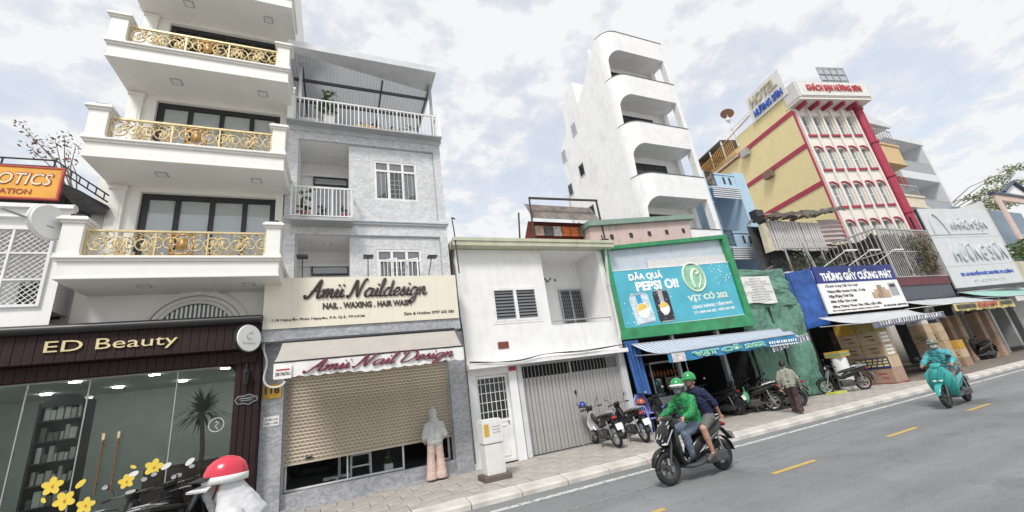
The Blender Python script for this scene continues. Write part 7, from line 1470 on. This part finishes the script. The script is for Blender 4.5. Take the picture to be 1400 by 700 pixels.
# teal rider
bx, by, ba = mb2.location.x, mb2.location.y, mb2.rotation_euler.z
TJ = mat('teal_jacket', (.07, .33, .36), .5, var=.3, scale=6, bump=.6, bscale=12); t = person('rider in shiny teal rain jacket and white mask on the teal scooter', RID, (bx, by, .004), ba, TJ, mat('grey_trousers', (.22, .21, .21), .8, var=.3, scale=9), DARKG, 1.08, top_pad=.034, head_rot=.25)
helmet(t, RID['head'], mat('helmet_olive', (.16, .18, .13), .3, coat=.3), None, .25); mask(t, RID['head'], PETW, .25)
b = MB(); Rh = Matrix.Rotation(.25, 3, 'Z'); ellip(b, Vector(RID['head']) + Rh @ Vector((.075, 0, .012)), .035, .075, .024, 12, 6, Rh); b.build('sunglasses', BLACK, t, smooth=True)
# red helmet rider close by, lower left, on a motorbike below the frame
nb1 = copy_tree(sc0, label='black scooter under the red helmeted rider, below the bottom left edge'); put(nb1, -.73, 4.0, .004, 180)
WJ = mat('white_sun_jacket', (.58, .58, .59), .8, var=.12, scale=5, bump=.6, bscale=9); RH = mat('helmet_red', (.62, .03, .06), .25, coat=.4)
NR = dict(RID); NR.update(pelvis=(-.18, 0, .9), chest=(-.10, 0, 1.18), neck=(-.03, 0, 1.37), head=(.06, 0, 1.52), sL=(-.05, .18, 1.30), sR=(-.05, -.18, 1.30))
t = person('rider in red and white helmet and white hooded jacket at the bottom left', NR, (-.73, 4.0, .004), pi, WJ, mat('pale_trousers', (.5, .52, .56), .8, var=.2), DARKG, 1.0, top_pad=.03, fold=.010)
helmet(t, V(.05, 0, 1.555), RH, mat('helmet_white'), 0, BLACK, 1.08); b = MB(); ellip(b, V(.11, 0, 1.48), .06, .07, .07, 12, 8); capsule(b, V(.12, 0, 1.46), .06, V(.10, 0, 1.36), .028); blob('face_mask', b, mat('mask_grey', (.40, .40, .41), .8, var=.35, scale=14), t, .01, 4, fold=.006)
b = MB(); pts = [V(.05, 0, 1.555) + V(.12 * cos(a), .1 * sin(a), -.015) for a in [radians(-70 + 14 * i) for i in range(11)]]; o2 = [p + V(.11 * cos(radians(-70 + 14 * i)), .03 * sin(radians(-70 + 14 * i)), -.035) for i, p in enumerate(pts)]
for i in range(10): b.quad(pts[i], pts[i + 1], o2[i + 1], o2[i]); b.quad(*[q + V(0, 0, .008) for q in (pts[i], o2[i], o2[i + 1], pts[i + 1])])
b.build('cap_brim', mat('cap_white', (.62, .63, .64), .7), t, smooth='full', fixn=False)
b = MB(); ellip(b, V(.02, 0, 1.49), .105, .098, .12, 14, 8); capsule(b, V(.0, 0, 1.48), .095, V(-.1, 0, 1.3), .15); capsule(b, V(.0, .02, 1.42), .09, V(-.02, .1, 1.28), .1); capsule(b, V(.0, -.02, 1.42), .09, V(-.02, -.1, 1.28), .1); blob('hood', b, WJ, t, .012, 5, fold=.008)
# standing person in hooded top, seen from behind
STD = dict(pelvis=(0, 0, .86), chest=(0, 0, 1.12), neck=(.0, 0, 1.32), head=(.03, 0, 1.47), sL=(0, .17, 1.21), sR=(0, -.17, 1.21), eL=(-.04, .25, .98), eR=(-.04, -.25, .98), wL=(.16, .2, .88), wR=(.16, -.2, .88), hL=(0, .09, .83), hR=(0, -.09, .83), kL=(.02, .11, .46), kR=(.02, -.11, .46), aL=(0, .12, .09), aR=(0, -.12, .09), tL=(.13, .14, .05), tR=(.13, -.14, .05))
HOOD = mat('grey_hoodie', (.50, .51, .50), .85, var=.12, scale=6, bump=.5, bscale=10); PKT = mat('pale_pink_trousers', (.62, .47, .41), .85, var=.12, scale=5, bump=.7, bscale=7)
p_ = PZ(598, 657, .14)
t = person('person in grey hooded top and wide pale pink trousers facing the shutter', STD, (p_.x, p_.y, .14), pi / 2, HOOD, PKT, mat('pale_shoe', (.5, .47, .44), .7), 1.0, top_pad=.032, wide=.128)
b = MB(); ellip(b, (.015, 0, 1.48), .118, .105, .145, 14, 8); ellip(b, (-.03, 0, 1.34), .1, .11, .09, 14, 8); capsule(b, (0, 0, 1.58), .05, (-.03, 0, 1.62), .02); blob('hood', b, HOOD, t, .013, 3, fold=.016)
# walking woman
WK = {k: Vector(v) * .95 for k, v in STD.items()}; WK.update(eL=V(-.04, .24, .98), eR=V(.02, -.24, .98), wL=V(.05, .26, .76), wR=V(.16, -.24, .78), kL=V(.14, .09, .45), kR=V(.0, -.09, .44), aL=V(.20, .09, .09), aR=V(-.16, -.09, .11), tL=V(.33, .1, .05), tR=V(-.05, -.1, .05))
p_ = PZ(1092, 565, .14)
FLOR = mat('floral_trousers', (.05, .028, .03), .85, var=.2); tt, bb = P_(FLOR); tcn = nd(tt, 'ShaderNodeTexCoord'); vo = nd(tt, 'ShaderNodeTexVoronoi', Scale=22.); tt.links.new(tcn.outputs['Object'], vo.inputs['Vector']); rr = nd(tt, 'ShaderNodeMapRange'); tt.links.new(vo.outputs['Distance'], rr.inputs[0]); rr.inputs[1].default_value = .3; rr.inputs[2].default_value = .2; mxx = nd(tt, 'ShaderNodeMixRGB'); tt.links.new(rr.outputs[0], mxx.inputs[0]); tt.links.new(bb.inputs['Base Color'].links[0].from_socket, mxx.inputs[1]); mxx.inputs[2].default_value = (.26, .14, .13, 1); tt.links.new(mxx.outputs[0], bb.inputs['Base Color'])
t = person('woman in grey green cardigan and dark floral trousers walking on the pavement', WK, (p_.x, p_.y, .14), radians(25), mat('cardigan', (.30, .31, .25), .85, var=.15, bump=.5, bscale=14), FLOR, mat('sandal_pale', (.45, .36, .28), .7), 1.02, wide=.1)
b = MB(); ellip(b, WK['head'] + V(-.025, 0, .025), .1, .09, .105, 14, 8); ellip(b, WK['head'] + V(-.10, 0, -.02), .05, .05, .05, 10, 6); blob('hair', b, HAIR, t, .012, 2)
# helmets left on parked bikes
def loose_helmet(x, y, z, m, lab, rz=0., m2=None):
    t_ = thing('helmet', lab, 'helmet', (x, y, z)); WL[t_.name] = Vector(); h_ = helmet(t_, V(0, 0, .02), m, m2); t_.rotation_euler.z = rz; return t_
loose_helmet(6.42, 10.6, 1.16, mat('helmet_blue', (.03, .04, .30), .3, coat=.4), 'dark blue helmet hung on the handlebar before the folding gate', 1.2, BLACK)
loose_helmet(7.9, 9.9, 1.02, mat('helmet_orange', (.45, .10, .04), .3), 'dark helmet with orange top on a bike near the lilac chair', 2., BLACK)
t = thing('plastic_bag', 'green plastic bag hanging on the bike before the duck shop', 'bag', (12.2, 10.0, .5)); b = MB(); ellip(b, (12.2, 10.0, .68), .12, .1, .18, 12, 8); capsule(b, (12.2, 10, .8), .04, (12.2, 10, .98), .015, 8); b.build('bag', mat('bag_green', (.10, .35, .18), .4, bump=.5, bscale=20), t, smooth='full')
tag(recenter(MB().box(17.0, 17.7, 10.1, 10.5, .12, .2).build('foam_mat', mat('mat_yellow', (.50, .52, .08), .7), bevel=.02)), 'small yellow green mat on the pavement by the tarpaulin', 'mat')
